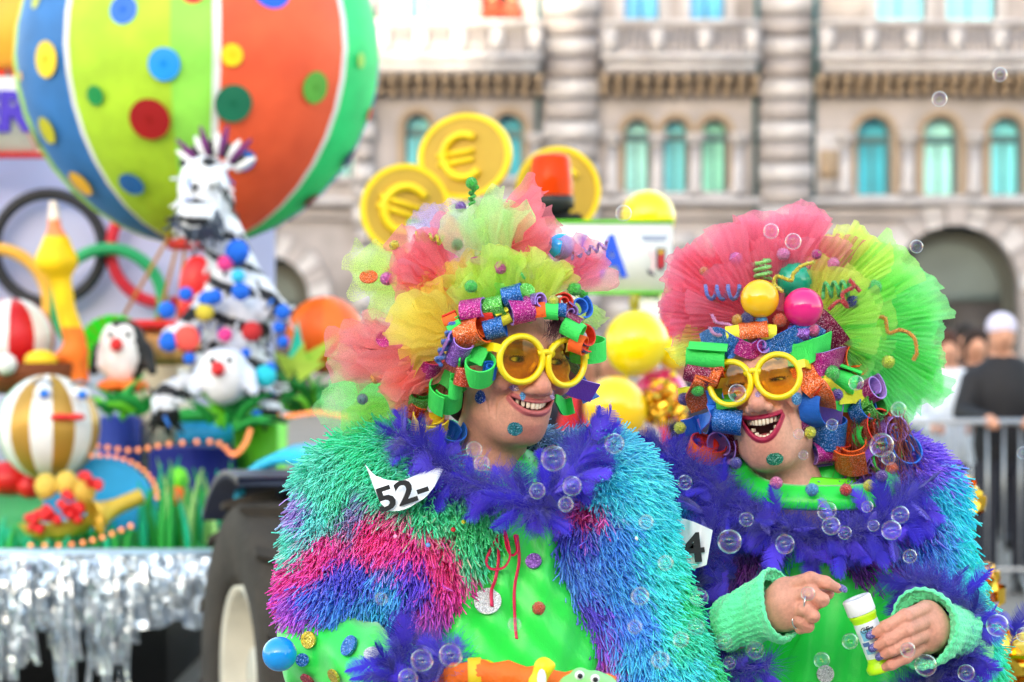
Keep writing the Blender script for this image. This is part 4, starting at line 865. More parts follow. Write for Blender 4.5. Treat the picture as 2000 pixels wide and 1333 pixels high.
# ================================================================== THE TWO WOMEN
def rotm(yaw, pitch, roll):
    return Matrix.Rotation(math.radians(yaw), 3, 'Z') @ Matrix.Rotation(math.radians(pitch), 3, 'X') @ Matrix.Rotation(math.radians(roll), 3, 'Y')
def head_fn(par):
    """head in its own frame: face towards -Y, metres"""
    mm = .001
    def E(p, c, r): return ell(p, [v*mm for v in c], [v*mm for v in r])
    def Cp(p, a, b, ra, rb=None): return cap(p, [v*mm for v in a], [v*mm for v in b], ra*mm, (ra if rb is None else rb)*mm)
    jd = par['jaw']                                           # how far the jaw drops (mm)
    def base(p):
        d = E(p, (0, 12, 28), (74, 94, 84)); d = smin(d, E(p, (0, -20, -22), (58, 64, 74)), .03)
        d = smin(d, E(p, (0, -28, -64-jd*.6), (42, 44, 38)), .03); d = smin(d, E(p, (0, -60, -92-jd), (17, 14, 13)), .028); d = smin(d, E(p, (0, -20, -103-jd*.9), (26, 30, 12)), .03)
        for s in (-1, 1):
            d = smin(d, E(p, (s*40, -72, -31), (22, 20, 18)), .014); d = smin(d, E(p, (s*55, -42, -8), (17, 28, 15)), .02)
            d = smin(d, Cp(p, (s*12, -84, 22), (s*42, -72, 24), 8, 6), .012)
            d = smin(d, Cp(p, (s*40, -14, -76-jd*.6), (s*16, -52, -96-jd), 12, 12), .04)
        d = smin(d, E(p, (0, -70, -64-jd*.4), (32, 22, 26+jd*.4)), .02)
        for s in (-1, 1): d = smax(d, -E(p, (s*32, -103, 3), (19, 20, 15)), .014)
        d = smin(d, Cp(p, (0, -82, 14), (0, -104, -30), 8, 10), .012); d = smin(d, E(p, (0, -106.5, -37), (12, 11.5, 10.5)), .012)
        for s in (-1, 1): d = smin(d, E(p, (s*13.5, -95.5, -41), (8.2, 11, 7.5)), .006)
        return d
    def front(x, z):
        ys = np.linspace(-.135, -.02, 240, dtype=f32); q = np.stack([np.full(240, x), ys, np.full(240, z)], 1).astype(f32); v = base(q); i = np.argmax(v < 0); return float(ys[i])
    W = par['mw']*mm; top = par['top']; bot = par['bot']; us = np.linspace(-1, 1, 13)
    up = []; lo_ = []
    for u in us:
        x = u*W; zt, zb = top(u)*mm, bot(u)*mm
        up.append((x, front(x, zt+.003)+.0005, zt+.0022)); lo_.append((x, front(x, zb-.004)+.0005, zb-.0028))
    rl = [(.0008+.0012*(1-u*u)**.7) for u in us]; rl2 = [(.0011+.0022*(1-u*u)**.7) for u in us]
    folds = []
    for s in (-1, 1):
        pts = [(s*21, -34), (s*37, -41), (s*(par['mw']+12), -54), (s*(par['mw']+12), -74-jd*.5)]; folds.append([(x*mm, front(x*mm, z*mm)+.0008, z*mm) for x, z in pts])
    folds2 = []
    if par.get('wr'):
        for s in (-1, 1):
            for k, (pts) in enumerate([[(s*45, -52), (s*47, -66), (s*44, -84)], [(s*53, -44), (s*54, -62), (s*50, -80)], [(s*36, -14), (s*46, -18), (s*54, -14)], [(s*46, 6), (s*54, 8), (s*60, 12)], [(s*46, 0), (s*55, -1), (s*61, 1)]]): folds2.append([(x*mm, front(x*mm, z*mm)-.0004, z*mm) for x, z in pts])
    def fn(p):
        d = base(p); near = (p[:, 1] < -.03)
        q = p[near]; e = d[near]
        if len(q):
            for f in folds: e = smax(e, -chain(q, f, [.0024, .0052, .0052, .0016]), .006)
            for f in folds2: e = smax(e, -chain(q, f, [.0008, .0021, .0008]), .003)
            for s in (-1, 1): e = smax(e, -Cp(q, (s*7, -101, -47.5), (s*8, -94, -44), 3.4, 2.5), .003)
            e = smax(e, -E(q, (0, -97, -83-jd*.85), (20, 6, 5)), .01)
            # mouth opening
            u = np.clip(q[:, 0]/W, -1, 1); zt = np.interp(u, us, [top(v)*mm for v in us]); zb = np.interp(u, us, [bot(v)*mm for v in us])
            cav = np.maximum(np.maximum(np.maximum(q[:, 2]-zt, zb-q[:, 2]), np.abs(q[:, 0])-W), q[:, 1]+.052); e = smax(e, -cav, .0022)
            e = smin(e, chain(q, up, rl), .0028); e = smin(e, chain(q, lo_, rl2), .0028)
            # eyelids with a narrow slit
            for s in (-1, 1):
                e = smin(e, ell(q, (s*.032, -.0725, .002), (.0165, .0142, .0135)), .005)
                e = smax(e, -ell(q, (s*.032, -.092, par['lid']*mm), (.0145, .014, par['slit']*mm)), .0018)
            d[near] = e
        for s in (-1, 1):                                      # ears
            ear = ell(p, (s*.076, .012, -.005), (.009, .019, .032)); ear = smax(ear, -ell(p, (s*.086, .006, -.003), (.008, .012, .022)), .004); d = smin(d, ear, .006)
        d = smin(d, chain(p, [(0, .02, -.06), (0, .035, -.13), (par['nx'], .045, -.215)], [.050, .053, .060]), .03)
        return d
    lips = (up, lo_)
    return fn, lips, front
def head_color(V, par, lips):
    sk = np.array(par['skin']); c = np.tile(sk, (len(V), 1)); n = vnoise(V, 5, 12, 260)*.03+vnoise(V, 15, 12, 110)*.04+vnoise(V, 6, 12, 40)*.07; c = c*(1+n[:, None]*.8)
    red = np.zeros(len(V))
    for ctr, r in (((.043, -.085, -.03), .025), ((-.043, -.085, -.03), .025), ((0, -.115, -.036), .016), ((0, -.085, -.1), .02)): red += np.exp(-(((V-np.array(ctr))/r)**2).sum(1))
    c = c*(1-.20*red[:, None]*np.array([.05, 1, 1.0])); p = V.astype(f32)
    up, lo_ = lips; dl = np.minimum(chain(p, up, [.003]*13), chain(p, lo_, [.0042]*13)); f = np.clip(1-(dl-.0008)/.0016, 0, 1)[:, None]*(V[:, 1:2] < -.05); c = c*(1-f)+np.array(par['lip'])*f
    uu = np.clip(V[:, 0]/(par['mw']*.001), -1, 1); us_ = np.linspace(-1, 1, 21); zt_ = np.interp(uu, us_, [par['top'](v)*.001 for v in us_]); zb_ = np.interp(uu, us_, [par['bot'](v)*.001 for v in us_])
    cav = (V[:, 1] > -.080) & (V[:, 1] < -.045) & (np.abs(V[:, 0]) < par['mw']*.00096) & (V[:, 2] < zt_+.0016) & (V[:, 2] > zb_-.0016) & (dl > .0008)
    c[cav] = C(110, 30, 30)
    for s in (-1, 1):
        br = chain(p, [(s*.014, -.093, .021), (s*.03, -.088, .027), (s*.047, -.07, .023)], [.0022, .0028, .0012]); f = np.clip(1-br/.003, 0, 1)[:, None]*.75; c = c*(1-f)+np.array(par['brow'])*f
        sl = np.abs(ell(p, (s*.032, -.092, par['lid']*.001), (.0145, .014, par['slit']*.001))); f = (np.clip(1-sl/.0022, 0, 1)*(V[:, 1] < -.068))[:, None]*.9; c = c*(1-f)+np.array(C(25, 18, 18))*f
        if par.get('shadow'):
            f = np.exp(-(((V-np.array((s*.032, -.085, .010)))/np.array((.018, .02, .008)))**2).sum(1))[:, None]*.6; c = c*(1-f)+np.array(par['shadow'])*f
    return np.clip(c, 0, 1)
def teeth(par, front, upper, R4, name, parent):
    """one dental arch, every tooth its own rounded block in the row"""
    mb = MB(); W = par['mw']*.001*.86; n = par['nt'] if upper else par['nt']-1
    for i in range(n):
        u = -1+2*(i+.5)/n; x = u*W; y = -.0885+.026*u*u+(0 if upper else .004)
        if upper: z1 = par['top'](u)*.001+.003; h = (.0100-.0022*abs(u)) * par.get('th', 1) ; z0 = z1-h
        else: z0 = par['bot'](u)*.001-.002; h = par.get('lh', .007); z1 = z0+h
        w = W*2/n*(.5 if upper else .5)*.97; ang = -math.atan2(2*.030*u, W); M = Matrix.Translation((x, y, (z0+z1)/2)) @ Matrix.Rotation(-ang*.9, 4, 'Z')
        V, F = ball((0, 0, 0), (1, 1, 1), 12); V = np.array(V); V = np.sign(V)*np.abs(V)**.55*np.array((w*1.02, .0035, (z1-z0)/2)); mb.add(xf(V, R4 @ M), F)
    return mb.build(name, pm('tooth_enamel', C(238, 222, 200), .25, var=.06, scale=200), parent)
def make_head(t, par, R, org):
    fn, lips, front = head_fn(par); V, F = sdf_mesh(fn, (-.1, -.13, -.26), (.1, .13, .13), .0013)
    col = head_color(V, par, lips); R4 = Matrix.Translation(org) @ R.to_4x4(); VW = xf(V, R4)
    return V, F, col, R4, fn, front
def glasses(t, R4, roll=0, y0=-.110, z0=.002):
    gy = pm('glossy_yellow_plastic', C(250, 222, 10), .28, var=.03, spec=.6, coat=.2); g = thing('glasses', R4 @ Vector((0, y0, z0)), 'round yellow sunglasses with amber lenses', None, parent=t)
    ro, ri = .0368, .0278; cxs = .0365
    for s in (-1, 1):
        A = Matrix.Translation((s*cxs, y0+.0035, z0)) @ Matrix.Rotation(s*math.radians(7), 4, 'Z') @ UP.to_4x4()
        prof = [(ri, .003), (ri+.001, -.0035), (ri+.004, -.0048), (ro-.003, -.0045), (ro, -.001), (ro, .003), (ri, .003)]
        V, F = lathe([(r, -h) for r, h in prof], 56, R4 @ A); obj('rim', V, F, gy, g)
        V, F = lathe([(0, .0022), (ri*.5, .0016), (ri+.0005, 0.0)], 40, R4 @ A); obj('lens', V, F, clearmat('amber_lens', C(243, 222, 80)), g)
        V = [R4 @ Vector(p) for p in [(s*(cxs+ro-.006), y0+.004, z0+.012), (s*.0765, y0+.012, z0+.014), (s*.081, y0+.05, z0+.012), (s*.081, y0+.11, z0+.004)]]
        mb = MB(); n = len(V); q = []
        for p in V:
            for dz in (-.006, .006):
                for dx in (-.0015, .0015): q.append(tuple(p+R4.to_3x3() @ Vector((dx, 0, dz))))
        F = []
        for i in range(n-1): a = 4*i; F += [(a, a+1, a+5, a+4), (a+2, a+6, a+7, a+3), (a, a+4, a+6, a+2), (a+1, a+3, a+7, a+5)]
        F += [(0, 2, 3, 1), (4*n-4, 4*n-3, 4*n-1, 4*n-2)]; obj('temple', q, F, gy, g, smooth=False)
        MB().tube([R4 @ Vector(p) for p in [(s*.012, y0+.006, z0-.004), (s*.014, y0+.012, z0-.014), (s*.017, y0+.014, z0-.020)]], [.003, .0045, .002], 8).build('nose_pad', pm('amber_pad', C(225, 160, 30), .3), g)
    MB().tube([R4 @ Vector(p) for p in [(-.012, y0+.001, z0+.010), (0, y0-.002, z0+.0135), (.012, y0+.001, z0+.010)]], [.005, .0042, .005], 10).build('bridge', gy, g)
    return g
def face_patch(t, name, V, F, R4, c, r, mat, off=.0006, rz=None):
    """a painted or glued spot that follows the skin"""
    cen = V[F].mean(1); c = np.array(c); d = (cen-c)/np.array((r, max(r, rz or r)*1.15, rz or r)); k = (d**2).sum(1) < 1
    f = F[k]; ids, inv = np.unique(f, return_inverse=True); inv = inv.reshape(f.shape)
    nrm = np.cross(V[F[:, 1]]-V[F[:, 0]], V[F[:, 2]]-V[F[:, 0]]); vn = np.zeros_like(V); 
    for j in range(4): np.add.at(vn, F[:, j], nrm)
    vn /= np.maximum(np.linalg.norm(vn, axis=1, keepdims=True), 1e-12)
    return obj(name, xf(V[ids]+vn[ids]*off, R4), inv.astype(np.int64), mat, t)
def strands_VF(roots, dirs, lens, w, seg=4, sides=3, droop=None, curl=0.0, seed=0, taper=.35):
    """numpy: many tapered strands, one mesh; returns V, F, strand index of each vertex"""
    r = np.random.default_rng(seed); n = len(roots); N = dirs/np.linalg.norm(dirs, axis=1, keepdims=True)
    a = np.cross(N, r.normal(size=(n, 3))); a /= np.linalg.norm(a, axis=1, keepdims=True); b = np.cross(N, a)
    rings = []; pos = roots.copy(); d = N.copy()
    for s in range(seg+1):
        ww = w*(1-(1-taper)*s/seg)
        for k in range(sides):
            an = 2*PI*k/sides; rings.append(pos+(a*math.cos(an)+b*math.sin(an))*ww[:, None])
        pos = pos+d*(lens/seg)[:, None]
        if droop is not None: d = d+droop*(1.0/seg)
        if curl: d = d+r.normal(size=(n, 3))*curl/seg
        d = d/np.linalg.norm(d, axis=1, keepdims=True)
    V = np.stack(rings, 1); m = (seg+1)*sides; base = (np.arange(n)*m)[:, None]
    q = [(s*sides+k, s*sides+(k+1) % sides, (s+1)*sides+(k+1) % sides, (s+1)*sides+k) for s in range(seg) for k in range(sides)]
    F = (base[:, :, None]+np.array(q)[None]).reshape(-1, 4); return V.reshape(-1, 3), F, np.repeat(np.arange(n), m)
def sample_mesh(V, F, n, seed=0):
    r = np.random.default_rng(seed); T = np.concatenate([F[:, [0, 1, 2]], F[:, [0, 2, 3]]]) if F.shape[1] == 4 else F
    ar = np.linalg.norm(np.cross(V[T[:, 1]]-V[T[:, 0]], V[T[:, 2]]-V[T[:, 0]]), axis=1); i = r.choice(len(T), n, p=ar/ar.sum()); u, v = r.random((2, n)); k = u+v > 1; u[k] = 1-u[k]; v[k] = 1-v[k]
    return V[T[i, 0]]+(V[T[i, 1]]-V[T[i, 0]])*u[:, None]+(V[T[i, 2]]-V[T[i, 0]])*v[:, None]

skinA = C(209, 149, 126); skinB = C(218, 160, 138)
parA = dict(jaw=0, mw=35, top=lambda u: -59+7*u*u, bot=lambda u: -59+7*u*u-11.5*(1-abs(u)**3), lid=1.0, slit=4.2, nx=-.01, skin=skinA, lip=C(190, 100, 100), brow=C(95, 60, 50), nt=10, wr=True, shadow=C(120, 140, 60), th=1.3)
parB = dict(jaw=11, mw=30, top=lambda u: -57+4.5*u*u, bot=lambda u: -57+4.5*u*u-28*(1-abs(u)**2.2), lid=-.5, slit=2.2, nx=.01, skin=skinB, lip=C(170, 30, 70), brow=C(90, 50, 40), nt=10, wr=False, shadow=C(120, 90, 60), th=1.3, lh=.0065)
DA, DB = 3.42, 3.62
RA = rotm(28, 3, 4); RB = rotm(-17, -6, -9)
orgA = P(1058, 702, DA) - RA @ Vector((0, -.098, .004)); orgB = P(1474, 740, DB) - RB @ Vector((0, -.098, .004))
wA = thing('person', (orgA.x, orgA.y+.04, 0), 'woman in turquoise pink shaggy jacket grinning, white 52 bib on shoulder', 'person', None)
wB = thing('person', (orgB.x, orgB.y+.04, 0), 'laughing woman holding a bubble bottle, blue shaggy jacket and pink green veil', 'person', None)
HEAD = {}
for key, t, par, R, org in (('A', wA, parA, RA, orgA), ('B', wB, parB, RB, orgB)):
    V, F, col, R4, fn, front = make_head(t, par, R, org); HEAD[key] = (V, F, col, R4, fn, front, par)
    eye = MB()
    for s in (-1, 1):
        e = MB().ball((0, 0, 0), .0122, 0, 20); ev = np.concatenate(e.V); a = np.arccos(np.clip(-ev[:, 1]/.0122, -1, 1)); c = np.tile(np.array(C(232, 226, 220)), (len(ev), 1))
        c[a < .52] = C(92, 120, 50) if key == 'A' else C(90, 70, 40); c[a < .24] = C(10, 10, 10)
        gz = Matrix.Rotation(math.radians(18 if key == 'A' else -10), 4, 'Z'); o = obj('eyeball', xf(ev, R4 @ Matrix.Translation((s*.032, -.0712, par['lid']*.001)) @ gz), e.F, attrmat('eyeball', .08, spec=.7, var=.02), t, col=c)
        lash = MB()
        for i in range(9):
            u = -1+2*i/8; b0 = Vector((s*.032+u*.013, -.0845+.006*u*u, par['lid']*.001+par['slit']*.001*math.sqrt(max(0, 1-u*u*.8)))); lash.tube([R4 @ b0, R4 @ (b0+Vector((u*.002, -.003, .001))), R4 @ (b0+Vector((u*.003, -.005, .002)))], [.0005, .0004, .0001], 4)
        lash.build('eyelashes', blackm, t)
    teeth(par, front, True, R4, 'upper_teeth', t)
    if key == 'B':
        teeth(par, front, False, R4, 'lower_teeth', t)
        V2, F2 = ball((0, 0, 0), (.019, .022, .007), 20); obj('tongue', xf(V2, R4 @ Matrix.Translation((0, -.062, -.083))), F2, pm('tongue_pink', C(190, 80, 85), .35, bump=.3, bscale=300), t)
    glasses(t, R4, y0=-.1085 if key == 'A' else -.1085, z0=.002)
# face paint and glitter spots
V, F, _, R4, _, front, _ = HEAD['A']
gl_teal = glitter('glitter_teal', C(60, 150, 160), 700); gl_blue = glitter('glitter_navy', C(40, 70, 170), 700); gl_lil = glitter('glitter_lilac', C(180, 150, 200), 700); gl_sky = glitter('glitter_sky', C(90, 160, 220), 700)
for nm, x, z, r, rz, m in (('cheek_spot', -.058, -.058, .0085, .0095, gl_blue), ('chin_spot', -.022, -.098, .0105, .0105, gl_teal), ('cheek_star', -.020, -.050, .004, .006, gl_sky), ('cheek_spot', .046, -.062, .006, .011, gl_sky), ('cheek_glitter', -.034, -.040, .010, .005, gl_lil), ('nose_glitter', .030, -.045, .007, .007, gl_lil)):
    face_patch(wA, nm, V, F, R4, (x, front(x, z), z), r, m, rz=rz)
V, F, _, R4, _, front, _ = HEAD['B']
gl_green = glitter('glitter_green', C(50, 150, 120), 700); gl_mag = glitter('glitter_magenta_paint', C(150, 40, 110), 700)
for nm, x, z, r, rz, m in (('chin_spot', .010, -.118, .013, .0095, gl_green), ('cheek_spot', .058, -.034, .0105, .0095, gl_sky), ('cheek_kiss', .056, -.072, .0075, .013, gl_mag), ('nose_glitter', .004, -.022, .004, .006, gl_lil)):
    face_patch(wB, nm, V, F, R4, (x, front(x, z), z), r, m, rz=rz)
# ------------------------------------------------------------------ bodies and clothes
def q(x, y, d): return tuple(P(x, y, d))
def hit(fn, px, py, d0=2.9, d1=4.6):
    """first point of a shape met from the photograph's viewpoint, with its normal"""
    ds = np.linspace(d0, d1, 700); p = np.array([q(px, py, d) for d in ds], f32); v = fn(p); i = int(np.argmax(v < 0)) if (v < 0).any() else int(np.argmin(v))
    return Vector(p[i].tolist()), Vector(grad(fn, p[i:i+1])[0].tolist())
satin = pm('neon_green_satin', C(26, 232, 72), .34, var=.05, scale=5, sheen=.5, spec=.7, bump=.12, bscale=500); satin2 = pm('green_satin_collar', C(20, 220, 62), .32, var=.05, scale=6, sheen=.3)
limef = pm('lime_jersey', C(110, 240, 40), .6)
skinm = attrmat('skin', .42, sss=.07, var=.09, scale=220, bump=.35, bscale=600)
def shirtA(p):
    d = ell(p, q(985, 1150, 3.55), (.165, .105, .20)); d = smin(d, ell(p, q(1000, 1420, 3.55), (.18, .13, .32)), .1); d = smin(d, cap(p, q(760, 970, 3.57), q(1200, 985, 3.57), .055), .05)
    d = smin(d, chain(p, [q(690, 985, 3.57), q(628, 1265, 3.50), q(760, 1322, 3.36), q(835, 1325, 3.28)], [.06, .066, .056, .04]), .03); d = smin(d, chain(p, [q(1240, 1000, 3.57), q(1320, 1330, 3.55), q(1220, 1430, 3.42)], [.055, .06, .05]), .03)
    for s in (-1, 1): d = smin(d, chain(p, [(s*.09, 3.57, .85), (s*.1, 3.55, .48), (s*.1, 3.57, .1)], [.11, .08, .065]), .05)
    f = .014*(np.abs(np.sin(p[:, 0]*26+p[:, 2]*7+1.2*np.sin(p[:, 2]*8)))**.7-.5)+.003*np.sin(p[:, 0]*120-p[:, 2]*30)+.003*np.sin((p[:, 0]+p[:, 2])*95)
    return d+f*(p[:, 1] < 3.6)
def shirtB(p):
    d = ell(p, q(1595, 1190, 3.78), (.165, .11, .24)); d = smin(d, ell(p, q(1600, 1420, 3.78), (.18, .13, .32)), .1); d = smin(d, cap(p, q(1400, 1010, 3.80), q(1780, 1000, 3.80), .05), .05)
    d = smin(d, chain(p, [q(1360, 1030, 3.80), q(1352, 1270, 3.76), q(1450, 1225, 3.56)], [.055, .05, .038]), .03); d = smin(d, chain(p, [q(1820, 1030, 3.80), q(1900, 1290, 3.76), q(1830, 1240, 3.58)], [.055, .05, .038]), .03)
    xc = P(1600, 0, 3.78).x
    for s in (-1, 1): d = smin(d, chain(p, [(xc+s*.09, 3.79, .85), (xc+s*.1, 3.78, .48), (xc+s*.1, 3.79, .1)], [.11, .08, .065]), .05)
    d = smin(d, chain(p, [q(1578, 985, 3.77), q(1568, 945, 3.76)], [.056, .05]), .03)
    f = .016*(np.abs(np.sin((p[:, 0]-xc)*24+p[:, 2]*4+1.0*np.sin(p[:, 2]*9)))**.7-.5)+.003*np.sin(p[:, 0]*130-p[:, 2]*24)
    return d+f*(p[:, 1] < 3.8)
def lin(pts, d):
    zs = np.array([P(0, y, d).z for x, y in pts]); xs_ = np.array([P(x, 0, d).x for x, y in pts]); o = np.argsort(zs); return lambda z: np.interp(z, zs[o], xs_[o])
lA = lin([(1008, 990), (985, 1040), (960, 1095), (900, 1165), (840, 1222), (800, 1262), (780, 1340)], 3.42); rA = lin([(1040, 990), (1062, 1050), (1078, 1120), (1100, 1180), (1130, 1255), (1165, 1340)], 3.42)
def jackA(p):
    d = cap(p, q(735, 935, 3.57), q(1190, 958, 3.57), .062); d = smin(d, chain(p, [q(695, 965, 3.56), q(662, 1165, 3.51)], [.076, .073]), .05)
    d = smin(d, ell(p, q(840, 1075, 3.54), (.13, .135, .155)), .05); d = smin(d, ell(p, q(985, 1120, 3.60), (.18, .10, .22)), .05)
    d = smin(d, chain(p, [q(1180, 990, 3.57), q(1230, 1180, 3.53), q(1276, 1365, 3.50)], [.076, .086, .098]), .05)
    d = smin(d, ell(p, q(1160, 1080, 3.55), (.09, .13, .13)), .04)
    z = p[:, 2]; cut = np.maximum(np.maximum(lA(z)-p[:, 0], p[:, 0]-rA(z)), p[:, 1]-3.56); cut = np.maximum(cut, z-P(0, 985, 3.45).z)
    d = smax(d, -cut, .02); hem = lin([(560, 1225), (561, 1225)], 3.5)
    zc = P(0, 1215, 3.5).z-np.clip((p[:, 0]-P(600, 0, 3.5).x)/(P(800, 0, 3.5).x-P(600, 0, 3.5).x), 0, 1)*.035
    d = smax(d, np.where(p[:, 0] < P(1040, 0, 3.5).x, zc-z, P(0, 1420, 3.5).z-z), .01)
    d = smax(d, -np.maximum(np.sqrt((p[:, 0]-P(985, 0, 3.5).x)**2+(p[:, 1]-3.53)**2)-.075, -(z-P(0, 935, 3.5).z)), .02)   # neck hole
    return d+.006*np.sin(p[:, 0]*40+p[:, 2]*8)
lB = lin([(1585, 1070), (1560, 1120), (1500, 1200), (1480, 1340)], 3.64); rB = lin([(1625, 1070), (1660, 1110), (1725, 1180), (1742, 1340)], 3.64)
def jackB(p):
    d = cap(p, q(1385, 985, 3.80), q(1775, 970, 3.80), .07); d = smin(d, chain(p, [q(1345, 1010, 3.79), q(1345, 1290, 3.76)], [.078, .08]), .05); d = smin(d, chain(p, [q(1775, 1000, 3.79), q(1846, 1300, 3.76)], [.078, .085]), .05)
    d = smin(d, ell(p, q(1590, 1130, 3.80), (.20, .135, .25)), .05)
    z = p[:, 2]; cut = np.maximum(np.maximum(lB(z)-p[:, 0], p[:, 0]-rB(z)), p[:, 1]-3.80); d = smax(d, -cut, .02)
    d = smax(d, P(0, 1370, 3.7).z-z, .01); d = smax(d, -np.maximum(np.sqrt((p[:, 0]-P(1580, 0, 3.74).x)**2+(p[:, 1]-3.75)**2)-.085, -(z-P(0, 960, 3.7).z)), .02)
    return d+.006*np.sin(p[:, 0]*40+p[:, 2]*8)
ancA = [(700,880,60,205,160),(800,900,70,200,160),(620,930,90,200,180),(600,1000,90,195,190),(560,990,150,120,190),(550,1060,80,200,180),(850,1000,60,205,150),(920,1020,70,210,140),(950,1080,60,200,150),(700,985,120,120,170),(740,1020,235,40,130),(640,1060,245,50,150),(600,1110,245,50,150),(555,1150,235,60,160),(800,1060,240,40,140),(870,1100,240,45,130),(690,1115,80,80,210),(620,1150,70,110,225),(750,1130,60,150,235),(800,1130,90,60,200),(740,1200,50,160,240),(840,1170,180,60,180),(900,1140,235,50,150),(670,1180,60,130,230),(580,1185,170,80,200),(540,1215,240,90,170),(700,1240,50,170,235),(810,1240,170,80,200),(660,960,70,200,165),(760,960,75,200,165),
 (1160,960,50,190,220),(1220,990,70,200,230),(1120,1000,230,50,140),(1100,1040,80,80,215),(1180,1060,60,140,230),(1250,1050,50,200,225),(1290,1080,60,215,200),(1120,1110,70,130,235),(1200,1130,60,150,235),(1290,1150,60,210,210),(1130,1180,90,70,200),(1150,1230,130,50,180),(1210,1200,60,130,235),(1330,1230,60,215,180),(1250,1260,60,170,235),(1170,1290,170,50,160),(1160,1330,235,50,150),(1240,1320,60,150,235),(1340,1310,60,200,220),(1390,1310,60,210,140),(1340,1150,60,215,150)]
ancB = [(1300,940,40,170,230),(1350,970,40,160,230),(1390,1030,150,50,150),(1470,1100,130,50,160),(1420,1180,60,40,200),(1545,1115,50,150,220),(1800,930,120,80,210),(1750,980,110,80,210),(1770,1020,120,70,190),(1840,970,40,190,220),(1870,1050,40,200,215),(1780,1060,70,140,225),(1720,1120,130,50,160),(1690,1150,110,40,150),(1820,1100,60,170,225),(1900,1120,50,210,210),(1930,1200,60,205,200),(1960,1290,50,215,160),(1750,1130,150,60,170),(1860,1180,60,180,220),(1340,1100,60,120,220),(1330,1250,50,200,150)]
furm = attrmat('shaggy_yarn', .75, sheen=.25, var=.12, scale=150, spec=.25)
def fur_jacket(t, fn, lo, hi, anc, n, seed, label, dmid):
    V, F = sdf_mesh(fn, lo, hi, .009); A = np.array([(a[0], a[1]) for a in anc], float); CC = np.array([C(*a[2:]) for a in anc])
    def colf(p, sd):
        r = np.random.default_rng(sd); px = p[:, 0]/p[:, 1]*FPX+1000; py = 666.5-(p[:, 2]-CZ)/p[:, 1]*FPX
        px = px+vnoise(p, 21, 12, 28)*16+r.normal(size=len(p))*9; py = py+vnoise(p, 22, 12, 28)*16+r.normal(size=len(p))*9
        d2 = (px[:, None]-A[None, :, 0])**2+(py[:, None]-A[None, :, 1])**2; w = 1/(d2+150)**3; w /= w.sum(1, keepdims=True); return w@CC
    jk = obj('shaggy_jacket', V, F, furm, t, col=colf(V, 1)*.9); jk['label'] = label
    pts = sample_mesh(V, F, n, seed); N = grad(fn, pts); r = np.random.default_rng(seed)
    out = (N[:, 1] < .55); pts = pts[out]; N = N[out]
    swirl = np.stack([vnoise(pts, 31, 10, 14), vnoise(pts, 32, 10, 14)*.4, vnoise(pts, 33, 10, 14)*.4], 1)*.22
    gdn = np.stack([np.sign(pts[:, 0]-(P(1000 if anc is ancA else 1590, 0, 3.6).x))*.35, np.full(len(pts), -.45), np.full(len(pts), -1.0)], 1); gdn = gdn-N*(gdn*N).sum(1, keepdims=True); gdn /= np.maximum(np.linalg.norm(gdn, axis=1, keepdims=True), .05)
    dirs = N*.6+gdn*.75+swirl*1.6+r.normal(size=pts.shape)*.22
    L = r.uniform(.024, .043, len(pts)); Wd = r.uniform(.0011, .0018, len(pts))
    SV, SF, si = strands_VF(pts-N*.004, dirs, L, Wd, 3, 3, np.array((0, 0, -.35)), .45, seed, .7)
    c = colf(pts, seed)*r.uniform(1.2, 1.9, (len(pts), 1))+.012; o = obj('shaggy_pile', SV, SF, furm, jk, col=np.clip(c[si], 0, 1)); o['kind'] = 'stuff'
    return jk
jkA = fur_jacket(wA, jackA, (P(500, 0, 3.5).x, 3.36, P(0, 1440, 3.5).z), (P(1450, 0, 3.5).x, 3.78, P(0, 830, 3.5).z), ancA, 50000, 41, 'long pile jacket dyed turquoise, pink and blue', 3.45)
jkB = fur_jacket(wB, jackB, (P(1210, 0, 3.7).x, 3.58, P(0, 1400, 3.7).z), (P(2020, 0, 3.7).x, 4.0, P(0, 850, 3.7).z), ancB, 38000, 42, 'long pile jacket dyed blue, violet and aqua', 3.66)
def shirt(t, fn, lo, hi, m, name='satin_shirt'):
    V, F = sdf_mesh(fn, lo, hi, .008); k = V[F].mean(1)[:, 2] > .86
    def sub(f):
        ids, inv = np.unique(f, return_inverse=True); return V[ids], inv.reshape(f.shape).astype(np.int64)
    s = obj(name, *sub(F[k]), m, t); obj('trousers', *sub(F[~k]), m, t); return s
shA = shirt(wA, shirtA, (-.42, 3.2, .02), (.42, 3.8, 1.48), satin); shB = shirt(wB, shirtB, (P(1240, 0, 3.7).x, 3.45, .02), (P(2000, 0, 3.7).x, 4.0, 1.5), satin)
for t, x0, y0 in ((wA, 0, 3.56), (wB, P(1600, 0, 3.78).x, 3.79)):
    for s in (-1, 1):
        V, F = sdf_mesh(lambda p: smax(smin(cap(p, (x0+s*.1, y0+.03, .07), (x0+s*.11, y0-.12, .045), .055, .045), cap(p, (x0+s*.1, y0+.03, .06), (x0+s*.1, y0+.02, .16), .055), .03), .012-p[:, 2], .01), (x0+s*.1-.1, y0-.22, 0), (x0+s*.1+.1, y0+.15, .25), .008); obj('shoe', V, F, pm('white_trainer', C(225, 225, 225), .5), t)
